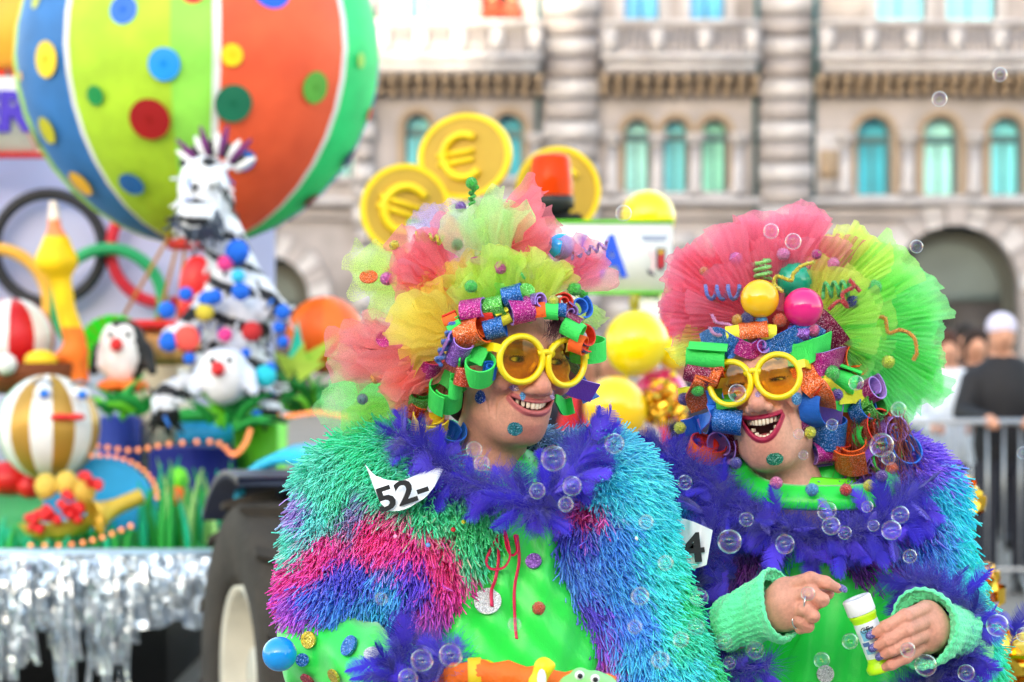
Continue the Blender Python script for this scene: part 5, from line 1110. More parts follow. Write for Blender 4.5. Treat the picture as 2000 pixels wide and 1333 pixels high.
# ---- hands of the laughing woman (body mesh = head, neck, trunk core and forearms with hands)
hd = 3.47
def HP(x, y, dd=0.0): return q(x, y, hd+dd)
FL = [([HP(1538,1146,.01),HP(1583,1131,-.012),HP(1612,1138,-.012),HP(1637,1150,-.006)],[.0125,.0102,.0090,.0070]),
      ([HP(1540,1168,.006),HP(1584,1158,-.018),HP(1606,1172,-.022),HP(1588,1186,-.006)],[.0125,.0108,.0098,.0080]),
      ([HP(1542,1192,.006),HP(1574,1190,-.02),HP(1588,1204,-.022),HP(1570,1212,-.004)],[.0120,.0106,.0094,.0078]),
      ([HP(1544,1214,.008),HP(1568,1212,-.012),HP(1578,1224,-.012),HP(1562,1230,.0)],[.0110,.0098,.0086,.0072]),
      ([HP(1545,1175,.028),HP(1590,1165,.022),HP(1618,1160,.010)],[.0130,.0110,.0085])]
def creases(p, d, fingers):
    for pts, rs in fingers:
        for ji in (1, 2):
            if ji >= len(pts)-0: continue
            j = np.array(pts[ji]); t = np.array(pts[min(ji+1, len(pts)-1)])-np.array(pts[ji-1]); t /= np.linalg.norm(t); o = np.array((0, -1, .25)); o = o-t*(o@t); o /= np.linalg.norm(o); sd_ = np.cross(t, o)
            near = ((p-j)**2).sum(1) < .03**2
            if not near.any(): continue
            pn = p[near]; e = d[near]
            for k_ in (-.0026, 0, .0026):
                c = j+t*k_+o*(rs[ji]*1.0); e = smax(e, -cap(pn, c-sd_*.006, c+sd_*.006, .00075, .00075), .0022)
            d[near] = e
    return d
def handL(p):
    d = ell(p, HP(1535, 1180, .012), (.026, .017, .038)); d = smin(d, cap(p, HP(1535, 1180, .012), HP(1440, 1225, .07), .028, .032), .02)
    for pts, rs in FL[:4]: d = smin(d, chain(p, pts, rs, .004), .004)
    return creases(p, smin(d, chain(p, FL[4][0], FL[4][1], .004), .005), FL[:4])
FR = [([HP(1806,1190,.004),HP(1768,1204,-.030),HP(1732,1224,-.034),HP(1708,1238,-.026)],[.0112,.0102,.0090,.0072]),
      ([HP(1814,1212,.002),HP(1770,1230,-.034),HP(1736,1250,-.037),HP(1713,1263,-.028)],[.0112,.0104,.0092,.0074]),
      ([HP(1814,1236,.004),HP(1772,1256,-.032),HP(1744,1270,-.036),HP(1726,1280,-.028)],[.0108,.0098,.0086,.0070]),
      ([HP(1804,1260,.01),HP(1770,1284,-.022),HP(1742,1298,-.026),HP(1728,1304,-.018)],[.0100,.0088,.0078,.0064]),
      ([HP(1796,1212,.04),HP(1745,1222,.036),HP(1700,1236,.018),HP(1686,1240,.010)],[.0140,.0118,.0100,.0080])]
def handR(p):
    d = ell(p, HP(1810, 1224, .016), (.026, .020, .038)); d = smin(d, cap(p, HP(1815, 1228, .02), HP(1870, 1260, .16), .028, .034), .02)
    for pts, rs in FR[:4]: d = smin(d, chain(p, pts, rs, .004), .004)
    return creases(p, smin(d, chain(p, FR[4][0], FR[4][1], .004), .006), FR[:4])
def merge(parts):
    Vs, Fs, Cs, n = [], [], [], 0
    for V, F, c in parts: Vs.append(V); Fs.append(F+n); Cs.append(np.broadcast_to(c, (len(V), 3))); n += len(V)
    return np.concatenate(Vs), np.concatenate(Fs), np.concatenate(Cs)
def hand_col(V, fingers):
    c = np.tile(np.array(C(214, 152, 130)), (len(V), 1))*(1+.06*vnoise(V, 8, 12, 120)[:, None])
    for pts, rs in fingers:
        for j in pts[1:3]: c = c*(1-.14*np.exp(-(((V-np.array(j))/.011)**2).sum(1))[:, None]*np.array([.2, 1, 1]))
        c = c*(1-.12*np.exp(-(((V-np.array(pts[-1]))/.014)**2).sum(1))[:, None]*np.array([0, 1, .9]))
    return np.clip(c, 0, 1)
def core(cx, d, z0, z1):
    def fn(p): return smin(ell(p, (cx, d, (z0+z1)/2), (.10, .05, (z1-z0)/2)), cap(p, (cx, d-.0, z1-.06), (cx, d-.02, z1+.02), .045), .04)
    return sdf_mesh(fn, (cx-.2, d-.15, z0-.05), (cx+.2, d+.15, z1+.12), .014)
parts = []
V, F, col, R4 = HEAD['A'][:4]; V2, F2 = core(0.0, 3.58, .95, 1.38); Va, Fa, Ca = merge([(xf(V, R4), F, col), (V2, F2, np.array(skinA))]); obj('body', Va, Fa, skinm, wA, col=Ca)
V, F, col, R4 = HEAD['B'][:4]; V2, F2 = core(P(1595, 0, 3.8).x, 3.82, .95, 1.36)
VL, FLm = sdf_mesh(handL, (P(1400, 0, hd).x, hd-.07, P(0, 1280, hd).z), (P(1665, 0, hd).x, hd+.13, P(0, 1100, hd).z), .0014); VR, FRm = sdf_mesh(handR, (P(1660, 0, hd).x, hd-.08, P(0, 1330, hd).z), (P(1930, 0, hd).x, hd+.2, P(0, 1155, hd).z), .0014)
Vb, Fb, Cb = merge([(xf(V, R4), F, col), (V2, F2, np.array(skinB)), (VL, FLm, hand_col(VL, FL)), (VR, FRm, hand_col(VR, FR))]); obj('body', Vb, Fb, skinm, wB, col=Cb)
nailm = glitter('lilac_glitter_nail', C(95, 85, 160), 1500)
def nail(tip, prev, out, s=1.0):
    tip = Vector(tip); u = (tip-Vector(prev)).normalized(); out = Vector(out); out = (out-u*out.dot(u)).normalized(); side = u.cross(out)
    M = Matrix((side, u, out)).transposed(); V, F = ball((0, 0, 0), (1, 1, 1), 14); V = np.array(V); V[:, 1] = np.sign(V[:, 1])*np.abs(V[:, 1])**.7; V = V*np.array((.0062, .0088, .0022))*s
    obj('fingernail', xf(V, TR(tip+u*.004+out*.0048*s, M)), F, nailm, wB)
nail(FL[0][0][-1], FL[0][0][-2], (.2, -.8, .6))
for i, s in ((0, 1), (1, 1), (2, .95)): nail(FR[i][0][-1], FR[i][0][-2], (-.25, -.9, .3), s)
def ringband(c, ax, R, r, m, name):
    V, F = torus(c, R, r, frame(ax), 28, 8); obj(name, V, F, m, wB)
sil = pm('polished_silver', C(220, 220, 225), .15, metal=1)
p0, p1 = Vector(FL[3][0][1]), Vector(FL[3][0][2]); ringband((p0*.6+Vector(FL[3][0][0])*.4), (p1-p0)*.2+(p0-Vector(FL[3][0][0])), .0112, .0013, sil, 'finger_ring')
ringband(Vector(FL[2][0][1])*.5+Vector(FL[1][0][1])*.5+Vector((-.004, 0, -.002)), (1, -.3, -.1), .0105, .0012, sil, 'finger_ring')
# knitted cuffs
knit = pm('mint_knit', C(105, 255, 175), .85, var=.12, scale=60, bump=.6, bscale=220, sheen=.4)
def cuff(a, b, ra, rb, name, par, ribs=26, roll=.004, bend=None, sq=1.0):
    a, b = Vector(a), Vector(b); R3 = frame(b-a); n = 104; rows = 30; V = []
    prof = [(0, 0)]+[(t/ (rows-1), 1) for t in range(rows)]+[(1, 0)]
    L = (b-a).length; V = []; rr_ = []
    for i in range(rows+6):
        if i < rows: t = i/(rows-1); ex = 0
        else: t = 1-.025*(i-rows); ex = -(.004+.0012*(i-rows))
        rad = ra+(rb-ra)*t+ex+roll*math.exp(-((t-.97)/.06)**2)+.003*math.sin(t*9)
        for j in range(n):
            an = 2*PI*j/n; rv = rad+(.0011*math.sin(an*ribs)+.0005*math.sin(t*120+an*3))+.004*math.sin(an*2+t*5)+.0025*math.sin(t*14+an*3); V.append(a+R3 @ Vector((math.cos(an)*rv*sq, math.sin(an)*rv, t*L)))
    m = rows+6; F = [(i*n+j, i*n+(j+1) % n, (i+1)*n+(j+1) % n, (i+1)*n+j) for i in range(m-1) for j in range(n)]
    return obj(name, [tuple(v) for v in V], F, knit, par)
cuff(HP(1420, 1222, .075), HP(1527, 1180, .015), .040, .046, 'knitted_cuff', wB); cuff(HP(1866, 1240, .13), HP(1802, 1226, .012), .040, .047, 'knitted_cuff', wB, roll=.007)
# bubble bottle held in the hand
bt = thing('bubble_bottle', HP(1722, 1300, .0), 'white and lime bubble bottle held in the right woman\'s hand', 'bottle')
ba, bb_ = Vector(HP(1727, 1308, .002)), Vector(HP(1672, 1168, .0)); BM = TR(ba, frame(bb_-ba)); BL = (bb_-ba).length
limep = pm('lime_plastic', C(190, 240, 20), .3, var=.04); 
def bl(prof, m, name): V, F = lathe(prof, 36, BM); return obj(name, V, F, m, bt)
bl([(0, 0), (.023, 0), (.024, .002), (.0245, .008), (.021, .012), (.0185, .017), (.018, .03)], limep, 'base'); bl([(.0178, .0178), (.0183, .02), (.0183, .074), (.0178, .076)], pm('white_label_print', C(225, 232, 240), .35, var=.2, scale=70), 'label'); bl([(.018, .075), (.0185, .08), (.020, .083), (.020, .087), (.017, .089)], limep, 'neck'); bl([(.0205, .0878), (.0212, .089), (.0212, BL-.002), (.0202, BL), (.012, BL), (.0115, BL-.001), (0, BL-.001)], pm('white_cap_plastic', C(240, 242, 245), .35, var=.02), 'cap')
for (sx, sz, c, w, h) in ((-.3, .058, C(120, 190, 225), .010, .008), (-.75, .045, C(80, 110, 170), .006, .003), (-.1, .066, C(70, 80, 90), .008, .0015), (-.6, .034, C(130, 190, 220), .007, .004)):
    V = []; 
    for i in range(7):
        a = -PI/2+sx+(i/6-.5)*w/.0185*2
        for k in (-1, 1): V.append(BM @ Vector((math.cos(a)*.0186, math.sin(a)*.0186, sz+k*h)))
    obj('label_print', [tuple(v) for v in V], [(2*i, 2*i+2, 2*i+3, 2*i+1) for i in range(6)], pm('print_%d' % int(sz*1e4), c, .5), bt)
V, F = text_vf('CE', .012, .0002, .0); V = np.array(V); fx = frame((0, -1, .1), (bb_-ba).cross(Vector((0, 1, 0))).normalized()); obj('label_print', xf(V, TR(Vector(HP(1690, 1232, -.0192)), UP @ Matrix.Rotation(.32, 3, 'Z'))), F, blackm, bt, smooth=False)
# ---- collars
def loop_band(name, t, c, rx, ry, dip, wid, thick, m, lift=0.0, n=72, yaw=0.0):
    V = []; cs = [(-.5, 0), (-.42, .5), (-.15, .95), (.15, 1), (.42, .55), (.5, 0), (.3, -.4), (-.3, -.4)]; k = len(cs)
    for i in range(n):
        a = 2*PI*i/n+yaw; o = Vector((math.cos(a), math.sin(a), 0)); p = Vector(c)+Vector((rx*math.cos(a), ry*math.sin(a), dip*math.sin(a)+.006*math.sin(3*a)))
        for u, v in cs: V.append(p+o*(thick*v+u*wid*.35)+Vector((0, 0, -u*wid*.9)))
    F = [(i*k+j, ((i+1) % n)*k+j, ((i+1) % n)*k+(j+1) % k, i*k+(j+1) % k) for i in range(n) for j in range(k)]; return obj(name, [tuple(v) for v in V], F, m, t)
colB = loop_band('satin_collar', wB, q(1592, 905, 3.73), .118, .118, .052, .042, .012, satin2, yaw=0)
loop_band('inner_collar', wB, q(1586, 922, 3.745), .070, .066, .026, .034, .005, limef)
colA = loop_band('satin_collar', wA, q(985, 925, 3.53), .085, .085, .030, .035, .006, satin2)
pmp = {}
def pomm(c):
    return pm('pompom_%d_%d_%d' % c, C(*c), .9, var=.2, scale=120, bump=1.0, bscale=350, sheen=.5)
def pompom(c, r, col, par, name='pompom', seed=0):
    """fuzzy ball: core sphere with short fibres in the same mesh"""
    rg = np.random.default_rng(seed+int(r*1e5)); n = 260; u = rg.normal(size=(n, 3)); u /= np.linalg.norm(u, axis=1, keepdims=True)
    V0, F0 = ball((0, 0, 0), r*.93, 18); SV, SF, _ = strands_VF(np.array(c)+u*r*.88, u+rg.normal(size=(n, 3))*.25, np.full(n, r*.2), np.full(n, r*.045), 1, 3, None, 0, 1, .4)
    V = np.concatenate([np.array(V0)+np.array(c), SV]); F = [tuple(f) for f in F0]+[tuple(int(i)+len(V0) for i in f) for f in SF]
    return obj(name, V, F, pomm(col), par)
def at_band(fnpx, d): return P(fnpx[0], fnpx[1], d)
kB = K(3.6)
for x, y, r, c, d in ((1516, 944, 13, (245,110,180), 3.600), (1586, 957, 13, (70,170,240), 3.592), (1652, 957, 12, (225,25,25), 3.594), (1698, 949, 12, (235,230,50), 3.603), (1437, 905, 12, (40,30,170), 3.615), (1722, 930, 12, (90,40,170), 3.62)): pompom(P(x, y, d), r*kB, c, colB)
# ---- discs, pompoms and ribbon on the shirts
def disc_on(fn, px, py, r, m, par, name='glitter_disc', off=.0065, th=.002, tilt=None):
    p, n = hit(fn, px, py); V, F = lathe([(0, -th), (r, -th), (r, th), (0, th)], 26, TR(p+n*off, frame(n if tilt is None else tilt))); return obj(name, V, F, m, par, smooth=False)
gsil = glitter('glitter_silver', C(205, 205, 210), 1000); ggold = glitter('glitter_gold', C(215, 185, 40), 1000); gblu = glitter('glitter_blue', C(25, 105, 190), 1000); gmag = glitter('glitter_magenta', C(190, 25, 140), 1000); gpur = glitter('glitter_violet', C(150, 90, 200), 1000); gred = glitter('glitter_red', C(190, 20, 60), 1000); gor = glitter('glitter_orange', C(250, 105, 35), 1000); ggrn = glitter('glitter_green_foam', C(90, 190, 70), 1000)
kA = K(3.42)
disc_on(shirtA, 953, 1178, 27*kA, gsil, shA); disc_on(shirtA, 1044, 1100, 16*kA, gpur, shA)
for x, y, r, m in ((608, 1250, 17, ggold), (688, 1265, 21, gblu), (727, 1283, 15, gsil), (592, 1290, 13, gblu), (605, 1322, 15, gred), (659, 1318, 16, ggold), (650, 1196, 14, gor), (838, 1214, 12, pm('maroon_felt', C(110, 20, 25), .8))): disc_on(shirtA, x, y, r*kA, m, shA)
p, n = hit(shirtA, 1050, 1190); pompom(p+n*.005, 13*kA, (245, 80, 20), shA); p, n = hit(shirtB, 1605, 1315); disc_on(shirtB, 1612, 1316, 17*K(3.66), gsil, shB)
# diagonal strap on the right woman's shirt
V = []; n = 16
for i in range(n+1):
    px, py = 1628-(1628-1490)*(i/n), 1088+(1345-1088)*(i/n); 
    for s in (-16, 16):
        p, nn = hit(shirtB, px+s, py+s*.35); V.append(p+nn*.003)
for i in range(n+1):
    for s in (1, 0): V.append(V[2*i+s]+Vector((0, .002, 0)))
obj('shirt_strap', [tuple(v) for v in V], [(2*i, 2*i+1, 2*i+3, 2*i+2) for i in range(n)], satin2, shB)
# pink ribbon bow
pink = pm('crimson_ribbon', C(225, 25, 85), .5, var=.1, scale=40)
def ribbon(pts, fn, off, w=.0032):
    P3 = []
    for x, y, dz in pts: p, nn = hit(fn, x, y); P3.append(Vector((P(x, y, p.y-off-dz))))
    sp = spline(P3, 8); V, F = tube(sp, w, 8, True, .35); obj('ribbon_tie', V, F, pink, shA)
ribbon([(975, 1045, .004), (958, 1075, .012), (950, 1100, .012), (962, 1112, .01), (985, 1108, .012), (996, 1085, .012), (990, 1050, .006), (985, 1035, .0)], shirtA, .006)
ribbon([(985, 1035, .0), (990, 1070, .006), (1000, 1085, .006), (1010, 1075, .006), (1005, 1045, .002)], shirtA, .006); ribbon([(972, 1045, .006), (974, 1090, .008), (968, 1130, .004), (960, 1155, .004), (961, 1185, .006)], shirtA, .006); ribbon([(1010, 1045, .004), (1014, 1095, .004), (1005, 1150, .003), (1006, 1215, .003), (1009, 1248, .003)], shirtA, .006)
# ------------------------------------------------------------------ wigs: caps, foam curls, tulle, balls, pompoms, chenille stems
def foam(c): return pm('foam_%d_%d_%d' % c, C(*c), .65, var=.07, scale=40, bump=.25, bscale=400)
GL = dict(mag=gmag, blue=gblu, pur=gpur, or_=gor, grn=ggrn, red=glitter('glitter_maroon', C(140, 20, 70), 1000), teal=glitter('glitter_teal_foam', C(30, 140, 150), 1000), rust=glitter('glitter_rust', C(190, 60, 20), 1000))
FO = dict(lil=(170, 130, 225), blue=(25, 105, 215), green=(60, 225, 95), yel=(240, 235, 60), gold=(250, 215, 30), or_=(252, 100, 25), red=(225, 45, 20), pur=(110, 50, 170), mag=(200, 40, 110), dg=(40, 150, 50))
def mt(k): return GL[k[1:]] if k[0] == '*' else foam(FO[k])
class Wig:
    def __init__(s, t, key, name, label):
        s.key = key; s.t = t; s.R4 = HEAD[key][3]; s.c = s.R4 @ Vector((0, .012, .03)); s.w = thing(name, s.c, label, None, parent=t); s.n = 0; s.cs = 1.22
    def dep(s, px, py, out=0.0):
        c = s.c; p = P(px, py, c.y); rho = math.hypot(p.x-c.x, p.z-c.z); return max(c.y-(.118 if s.key == 'A' else .092), c.y-math.sqrt(max(0.0, .125**2-min(rho, .125)**2))*.9-out)
    def curl(s, px, py, r, w, ang, f, om, im, turns=1.35, sx=1.0, out=.0, r0=.5):
        """rolled foam strip: glitter or plain face outside, other colour inside and on the cut edges"""
        d = s.dep(px, py, out); k = K(d)*s.cs; c = P(px, py, d); R = r*k; Wd = w*k/2; th = .0011; a, ff = math.radians(ang), math.radians(f)
        ax = Vector((math.cos(a)*math.cos(ff), -math.sin(ff), math.sin(a)*math.cos(ff))); ref = Vector((0, 0, 1)) if abs(ax.z) < .8 else Vector((1, 0, 0)); M = TR(c, frame(ax, ref))
        n = int(26*turns); V = []; ph = s.n*1.3; s.n += 1; Fo = []; Fi = []
        for i in range(n+1):
            t = i/n; an = ph+2*PI*turns*t; rad = R*(r0+(1-r0)*min(1, t*1.25)) if turns > 1.02 else R
            if t > .9: rad += R*.10*(t-.9)/.1
            for rr_, z in ((rad, -Wd), (rad, Wd), (rad-th*2, Wd), (rad-th*2, -Wd)): V.append(M @ Vector((rr_*math.cos(an)*sx, rr_*math.sin(an), z+Wd*.18*(t-.5))))
        F = []; mi = []
        for i in range(n):
            a_ = 4*i
            for j in range(4): F.append((a_+j, a_+(j+1) % 4, a_+4+(j+1) % 4, a_+4+j)); mi.append(0 if j == 0 else 1)
        F += [(0, 3, 2, 1), (4*n, 4*n+1, 4*n+2, 4*n+3)]; mi += [1, 1]
        return obj('foam_curl', [tuple(v) for v in V], F, [mt(om), mt(im)], s.w, mi, smooth=False)
    def strip(s, pts, w, om, im, wd=(0, 0, 1), out=.005, twist=0.0):
        """loose foam strip through picture points (x, y, extra depth towards the camera in px)"""
        P3 = []
        for x, y, o in pts: d = s.dep(x, y, out); P3.append(P(x, y, d-o*K(d)))
        sp = spline(P3, 8); n = len(sp); V = []; k = K(3.5)
        for i, p in enumerate(sp):
            T = (sp[min(i+1, n-1)]-sp[max(0, i-1)]).normalized(); u = Vector(wd); u = (u-T*u.dot(T)).normalized(); 
            if twist: u = Matrix.Rotation(twist*i/n, 3, T) @ u
            nn = T.cross(u); 
            if nn.y > 0 and not twist: nn = -nn
            for a, b in ((-1, 1), (1, 1), (1, -1), (-1, -1)): V.append(p+u*a*w*k*.58+nn*b*.0011)
        F = []; mi = []
        for i in range(n-1):
            a_ = 4*i
            for j in range(4): F.append((a_+j, a_+(j+1) % 4, a_+4+(j+1) % 4, a_+4+j)); mi.append(0 if j == 0 else 1)
        F += [(0, 1, 2, 3), (4*n-1, 4*n-2, 4*n-3, 4*n-4)]; mi += [1, 1]
        return obj('foam_strip', [tuple(v) for v in V], F, [mt(om), mt(im)], s.w, mi, smooth=False)
    def stem(s, pts, r, col, out=.02):
        P3 = [P(x, y, s.dep(x, y, out)-o*.0008) for x, y, o in pts]; sp = spline(P3, 8); m = pomm(col); mb = MB(); mb.tube(sp, r*.7, 6); A = np.array([v[:] for v in sp]); rg = np.random.default_rng(3)
        i = rg.integers(0, len(sp)-1, 50*len(pts)); f = rg.random(len(i))[:, None]; b = A[i]*(1-f)+A[i+1]*f; u = rg.normal(size=b.shape); u /= np.linalg.norm(u, axis=1, keepdims=True)
        SV, SF, _ = strands_VF(b, u, np.full(len(b), r*1.15), np.full(len(b), r*.18), 1, 3, None, 0, 1, .4); mb.add(SV, SF.tolist()); return mb.build('chenille_stem', m, s.w)
    def helix(s, a, b, r, turns, tr, col, out=.03, ph=0):
        A, B = P(*a, s.dep(*a, out)), P(*b, s.dep(*b, out)); ax = (B-A); R3 = frame(ax); k = K(3.5); sp = [A+ax*(i/(turns*10))+R3 @ Vector((math.cos(i*.628+ph), math.sin(i*.628+ph), 0))*r*k for i in range(int(turns*10)+1)]
        m = pomm(col); mb = MB(); mb.tube(sp, tr*.75, 6); Aa = np.array([v[:] for v in sp]); rg = np.random.default_rng(3); i = rg.integers(0, len(sp)-1, 300); f = rg.random(300)[:, None]; bb = Aa[i]*(1-f)+Aa[i+1]*f; u = rg.normal(size=bb.shape); u /= np.linalg.norm(u, axis=1, keepdims=True)
        SV, SF, _ = strands_VF(bb, u, np.full(300, tr*1.15), np.full(300, tr*.18), 1, 3, None, 0, 1, .4); mb.add(SV, SF.tolist()); return mb.build('chenille_stem', m, s.w)
    def pom(s, px, py, r, col, out=.02): d = s.dep(px, py, out); return pompom(P(px, py, d), r*K(d), col, s.w)
    def ball(s, px, py, r, col, out=.03): d = s.dep(px, py, out); return MB().ball(P(px, py, d), r*K(d), 0, 32).build('plastic_ball', pm('ball_%d_%d_%d' % col, C(*col), .15, var=.02, spec=.6, coat=.4), s.w)
    def disc(s, px, py, r, m, nrm=(0, -1, .2), out=.03): d = s.dep(px, py, out); V, F = lathe([(0, -.001), (r*K(d), -.001), (r*K(d), .001), (0, .001)], 26, TR(P(px, py, d), frame(nrm))); return obj('glitter_disc', V, F, m, s.w, smooth=False)
    def tulle(s, base, tip, spread, n, col, dens=.42, layers=1, seed=0, depth=.0, pleat=1.0, wob=.25, name='tulle_ruffle', wid=None, crum=.35):
        """gathered net: overlapping pleated petals fanning from one knot"""
        rg = random.Random(seed*77+int(base[0])+int(tip[1])); d0 = s.dep(*base, 0)+depth+.035; B = P(*base, d0); T = P(*tip, d0+.01); ax = (T-B); L = ax.length; th0 = math.atan2(ax.z, ax.x); V = []; F = []
        for q_ in range(n*layers):
            u0 = (q_ % n+.5)/n-.5; th = th0+math.radians(spread)*u0+rg.uniform(-.06, .06); half = math.radians(wid or max(9, spread/n*1.7))*rg.uniform(.8, 1.3); Lp = L*rg.uniform(.80, 1.06)*(1-.18*abs(u0))
            lean = rg.uniform(-wob, wob)+(-.12 if q_ // n else .05); ph = rg.uniform(0, 6.28); nu, nr = 22, 7; fq = rg.uniform(2.0, 3.2)*pleat; o = len(V); am = .0034*rg.uniform(.6, 1.4); cut = rg.uniform(-.12, .12); b2 = B+Vector((rg.uniform(-.012, .012), rg.uniform(-.02, .02), rg.uniform(-.012, .012)))
            for i in range(nr+1):
                r = i/nr
                for j in range(nu+1):
                    u = j/nu*2-1; a = th+half*u*(1-.15*r); Lr = Lp*(1+cut*u+.008*math.sin(u*9+ph)); rad = Vector((math.cos(a), 0, math.sin(a)))
                    fold = math.sin(fq*3.14*u+ph)*am*r**.8+math.sin(fq*7.1*u+2*ph)*am*.35*r; pt = b2+rad*Lr*r*(1-.10*crum*u*u)+Vector((0, 1, 0))*(lean*Lr*r*r+fold+.02*math.sin(r*2+ph)*r); V.append(pt+mnoise.noise_vector(pt*38+Vector((q_*3.1, 0, 0)))*.017*crum*r)
            F += [(o+i*(nu+1)+j, o+i*(nu+1)+j+1, o+(i+1)*(nu+1)+j+1, o+(i+1)*(nu+1)+j) for i in range(nr) for j in range(nu)]
        return obj(name, [tuple(v) for v in V], F, tullemat('tulle_%d_%d_%d' % col, C(*col), dens), s.w)
    def capmesh(s, m, hz=.05, name='wig_cap'):
        inv = None
        def fn(p):
            d = ell(p, (0, .014, .03), (.084, .102, .094)); d = smax(d, -(np.maximum(.0, 0)+ell(p, (0, -.10, -.045), (.088, .10, .125))), .01); d = smax(d, -.10-p[:, 2], .01); return smin(d, ell(p, (0, .06, -.05), (.075, .05, .06)), .03)
        V, F = sdf_mesh(fn, (-.12, -.13, -.13), (.12, .14, .15), .005); return obj(name, xf(V, s.R4), F, m, s.w)
# =========== left woman
wa = Wig(wA, 'A', 'party_wig', 'wig of pink, yellow and lime tulle with rolled foam curls')
wa.capmesh(pm('dark_plum_hair', C(70, 30, 45), .7, bump=.6, bscale=200))
for i, (b, t, sp, n, c, de, ly, dp) in enumerate([
    ((985, 575), (952, 378), 42, 6, (208, 249, 168), 0.49, 1, .05), ((915, 480), (1088, 425), 46, 6, (250, 141, 155), 0.72, 1, .0), ((950, 500), (1062, 462), 44, 5, (250, 144, 155), 0.65, 1, -.03), ((890, 570), (785, 470), 86, 9, (250, 144, 160), 0.61, 1, .0), ((985, 610), (935, 495), 84, 8, (222, 250, 126), 0.61, 1, .0), ((1050, 595), (1080, 488), 66, 7, (234, 250, 126), 0.65, 1, -.01),
    ((905, 660), (775, 610), 84, 9, (255, 239, 116), 0.70, 1, .0), ((860, 600), (690, 530), 40, 4, (222, 249, 144), 0.38, 1, .03), ((870, 700), (655, 680), 46, 6, (250, 160, 166), 0.49, 1, .03), ((840, 740), (640, 775), 46, 5, (168, 241, 154), 0.38, 1, .04), ((880, 710), (770, 800), 62, 8, (255, 154, 147), 0.65, 1, .0), ((830, 780), (690, 835), 36, 5, (197, 244, 138), 0.43, 1, .03),
    ((905, 520), (840, 398), 46, 4, (208, 185, 234), 0.32, 1, .06), ((1085, 560), (1172, 492), 60, 6, (250, 147, 172), 0.58, 1, .02), ((1115, 575), (1160, 630), 34, 3, (213, 249, 144), 0.49, 1, .02), ((950, 640), (985, 545), 90, 7, (168, 247, 126), 0.65, 1, .01), ((880, 600), (830, 540), 60, 5, (255, 200, 133), 0.51, 1, .01), ((930, 560), (870, 520), 80, 5, (249, 228, 119), 0.51, 1, .01)]):
    wa.tulle(b, t, sp, n, c, min(.6, de*.95), 2, i, dp, .7, .5, crum=1.0)
CU = wa.curl
for a in [(925,607,20,38,8,22,'*mag','lil'),(966,598,18,34,12,18,'*grn','dg'),(1002,576,20,32,15,12,'*blue','blue'),(1018,608,22,38,192,16,'*mag','lil'),(984,621,15,22,25,0,'yel','yel'),(1050,607,14,25,4,4,'or_','or_'),(1076,607,14,23,-4,4,'green','green'),(1096,604,13,16,-6,0,'*blue','blue'),(1110,608,14,16,-40,45,'*red','lil'),(1118,628,12,26,-30,10,'*red','lil'),(1119,642,16,34,-28,15,'green','green'),(920,648,25,44,18,28,'*or_','or_'),(965,638,21,32,14,8,'*blue','blue'),(889,637,11,24,32,10,'green','green'),
          (894,684,24,42,62,38,'*pur','lil'),(934,722,30,38,84,44,'green','green',1.15,1.0),(873,772,30,42,84,42,'green','green',1.15,1.0),(838,822,30,34,78,46,'gold','gold',1.15,1.0),(874,852,28,32,66,40,'*blue','blue',1.1,1.0),(836,716,27,40,72,36,'*mag','mag'),(838,742,24,30,82,20,'or_','or_'),(822,778,22,32,80,44,'*grn','dg'),(1132,602,21,16,30,50,'*blue','blue'),(1100,592,16,14,20,55,'*or_','red'),(1045,590,14,30,10,50,'*pur','lil'),(1140,660,24,18,20,50,'*blue','red'),(1130,670,18,24,-20,20,'or_','or_'),(880,625,12,24,24,0,'or_','red'),(957,726,12,24,80,36,'blue','blue'),(888,757,13,34,84,34,'green','green'),(852,812,13,30,78,40,'gold','gold'),(812,800,16,26,60,30,'*rust','or_'),(905,735,16,30,80,10,'rust' if 0 else '*rust','red'),(1010,590,12,24,0,20,'*grn','dg'),(950,615,12,22,15,10,'red','red')]:
    CU(*a, out=.03, r0=.72 if len(a) > 8 else .5)
wa.curl(1148, 684, 30, 32, 92, 14, 'green', 'green', 1.0, 1.0, .0); wa.strip([(905, 690, 0), (925, 690, 10), (948, 700, 14)], 30, 'green', 'green', (.6, 0, .8)); wa.strip([(1085, 725, -40), (1120, 755, -30), (1162, 768, -30)], 36, 'pur', 'lil', (.4, -.3, .8), -.03); wa.strip([(1110, 700, -46), (1135, 745, -44), (1155, 782, -40)], 34, '*blue', 'blue', (.7, 0, -.5), -.03); wa.strip([(1085, 770, -30), (1100, 795, -30), (1120, 792, -30)], 28, 'green', 'dg', (0, 0, 1), -.02); wa.strip([(862, 735, 0), (880, 745, 6), (900, 770, 8)], 26, 'dg', 'green', (.6, 0, .8))
for a in [(978,523,13,(250,110,190)),(755,545,13,(240,100,200)),(920,560,13,(60,225,80)),(900,405,11,(140,90,200)),(893,478,12,(50,25,110)),(770,480,10,(250,220,40)),(735,738,12,(255,165,30)),(708,780,11,(90,140,150)),(1122,565,14,(60,225,60)),(1140,575,9,(60,225,60)),(1080,588,11,(235,235,60)),(1132,625,9,(235,235,70)),(921,358,12,(50,220,60)),(930,366,6,(50,220,60))]: wa.pom(*a, out=.04)
wa.ball(1096, 482, 26, (20, 160, 240), .03); wa.disc(935, 510, 17, gmag, (.1, -.45, .9)); wa.disc(1028, 570, 17, ggrn, (0, -1, .3), .05); wa.disc(750, 663, 16, gmag); wa.disc(720, 541, 18, gor, (0, -.7, .7)); wa.disc(843, 790, 16, gsil, (-.8, -.5, .1), .05)
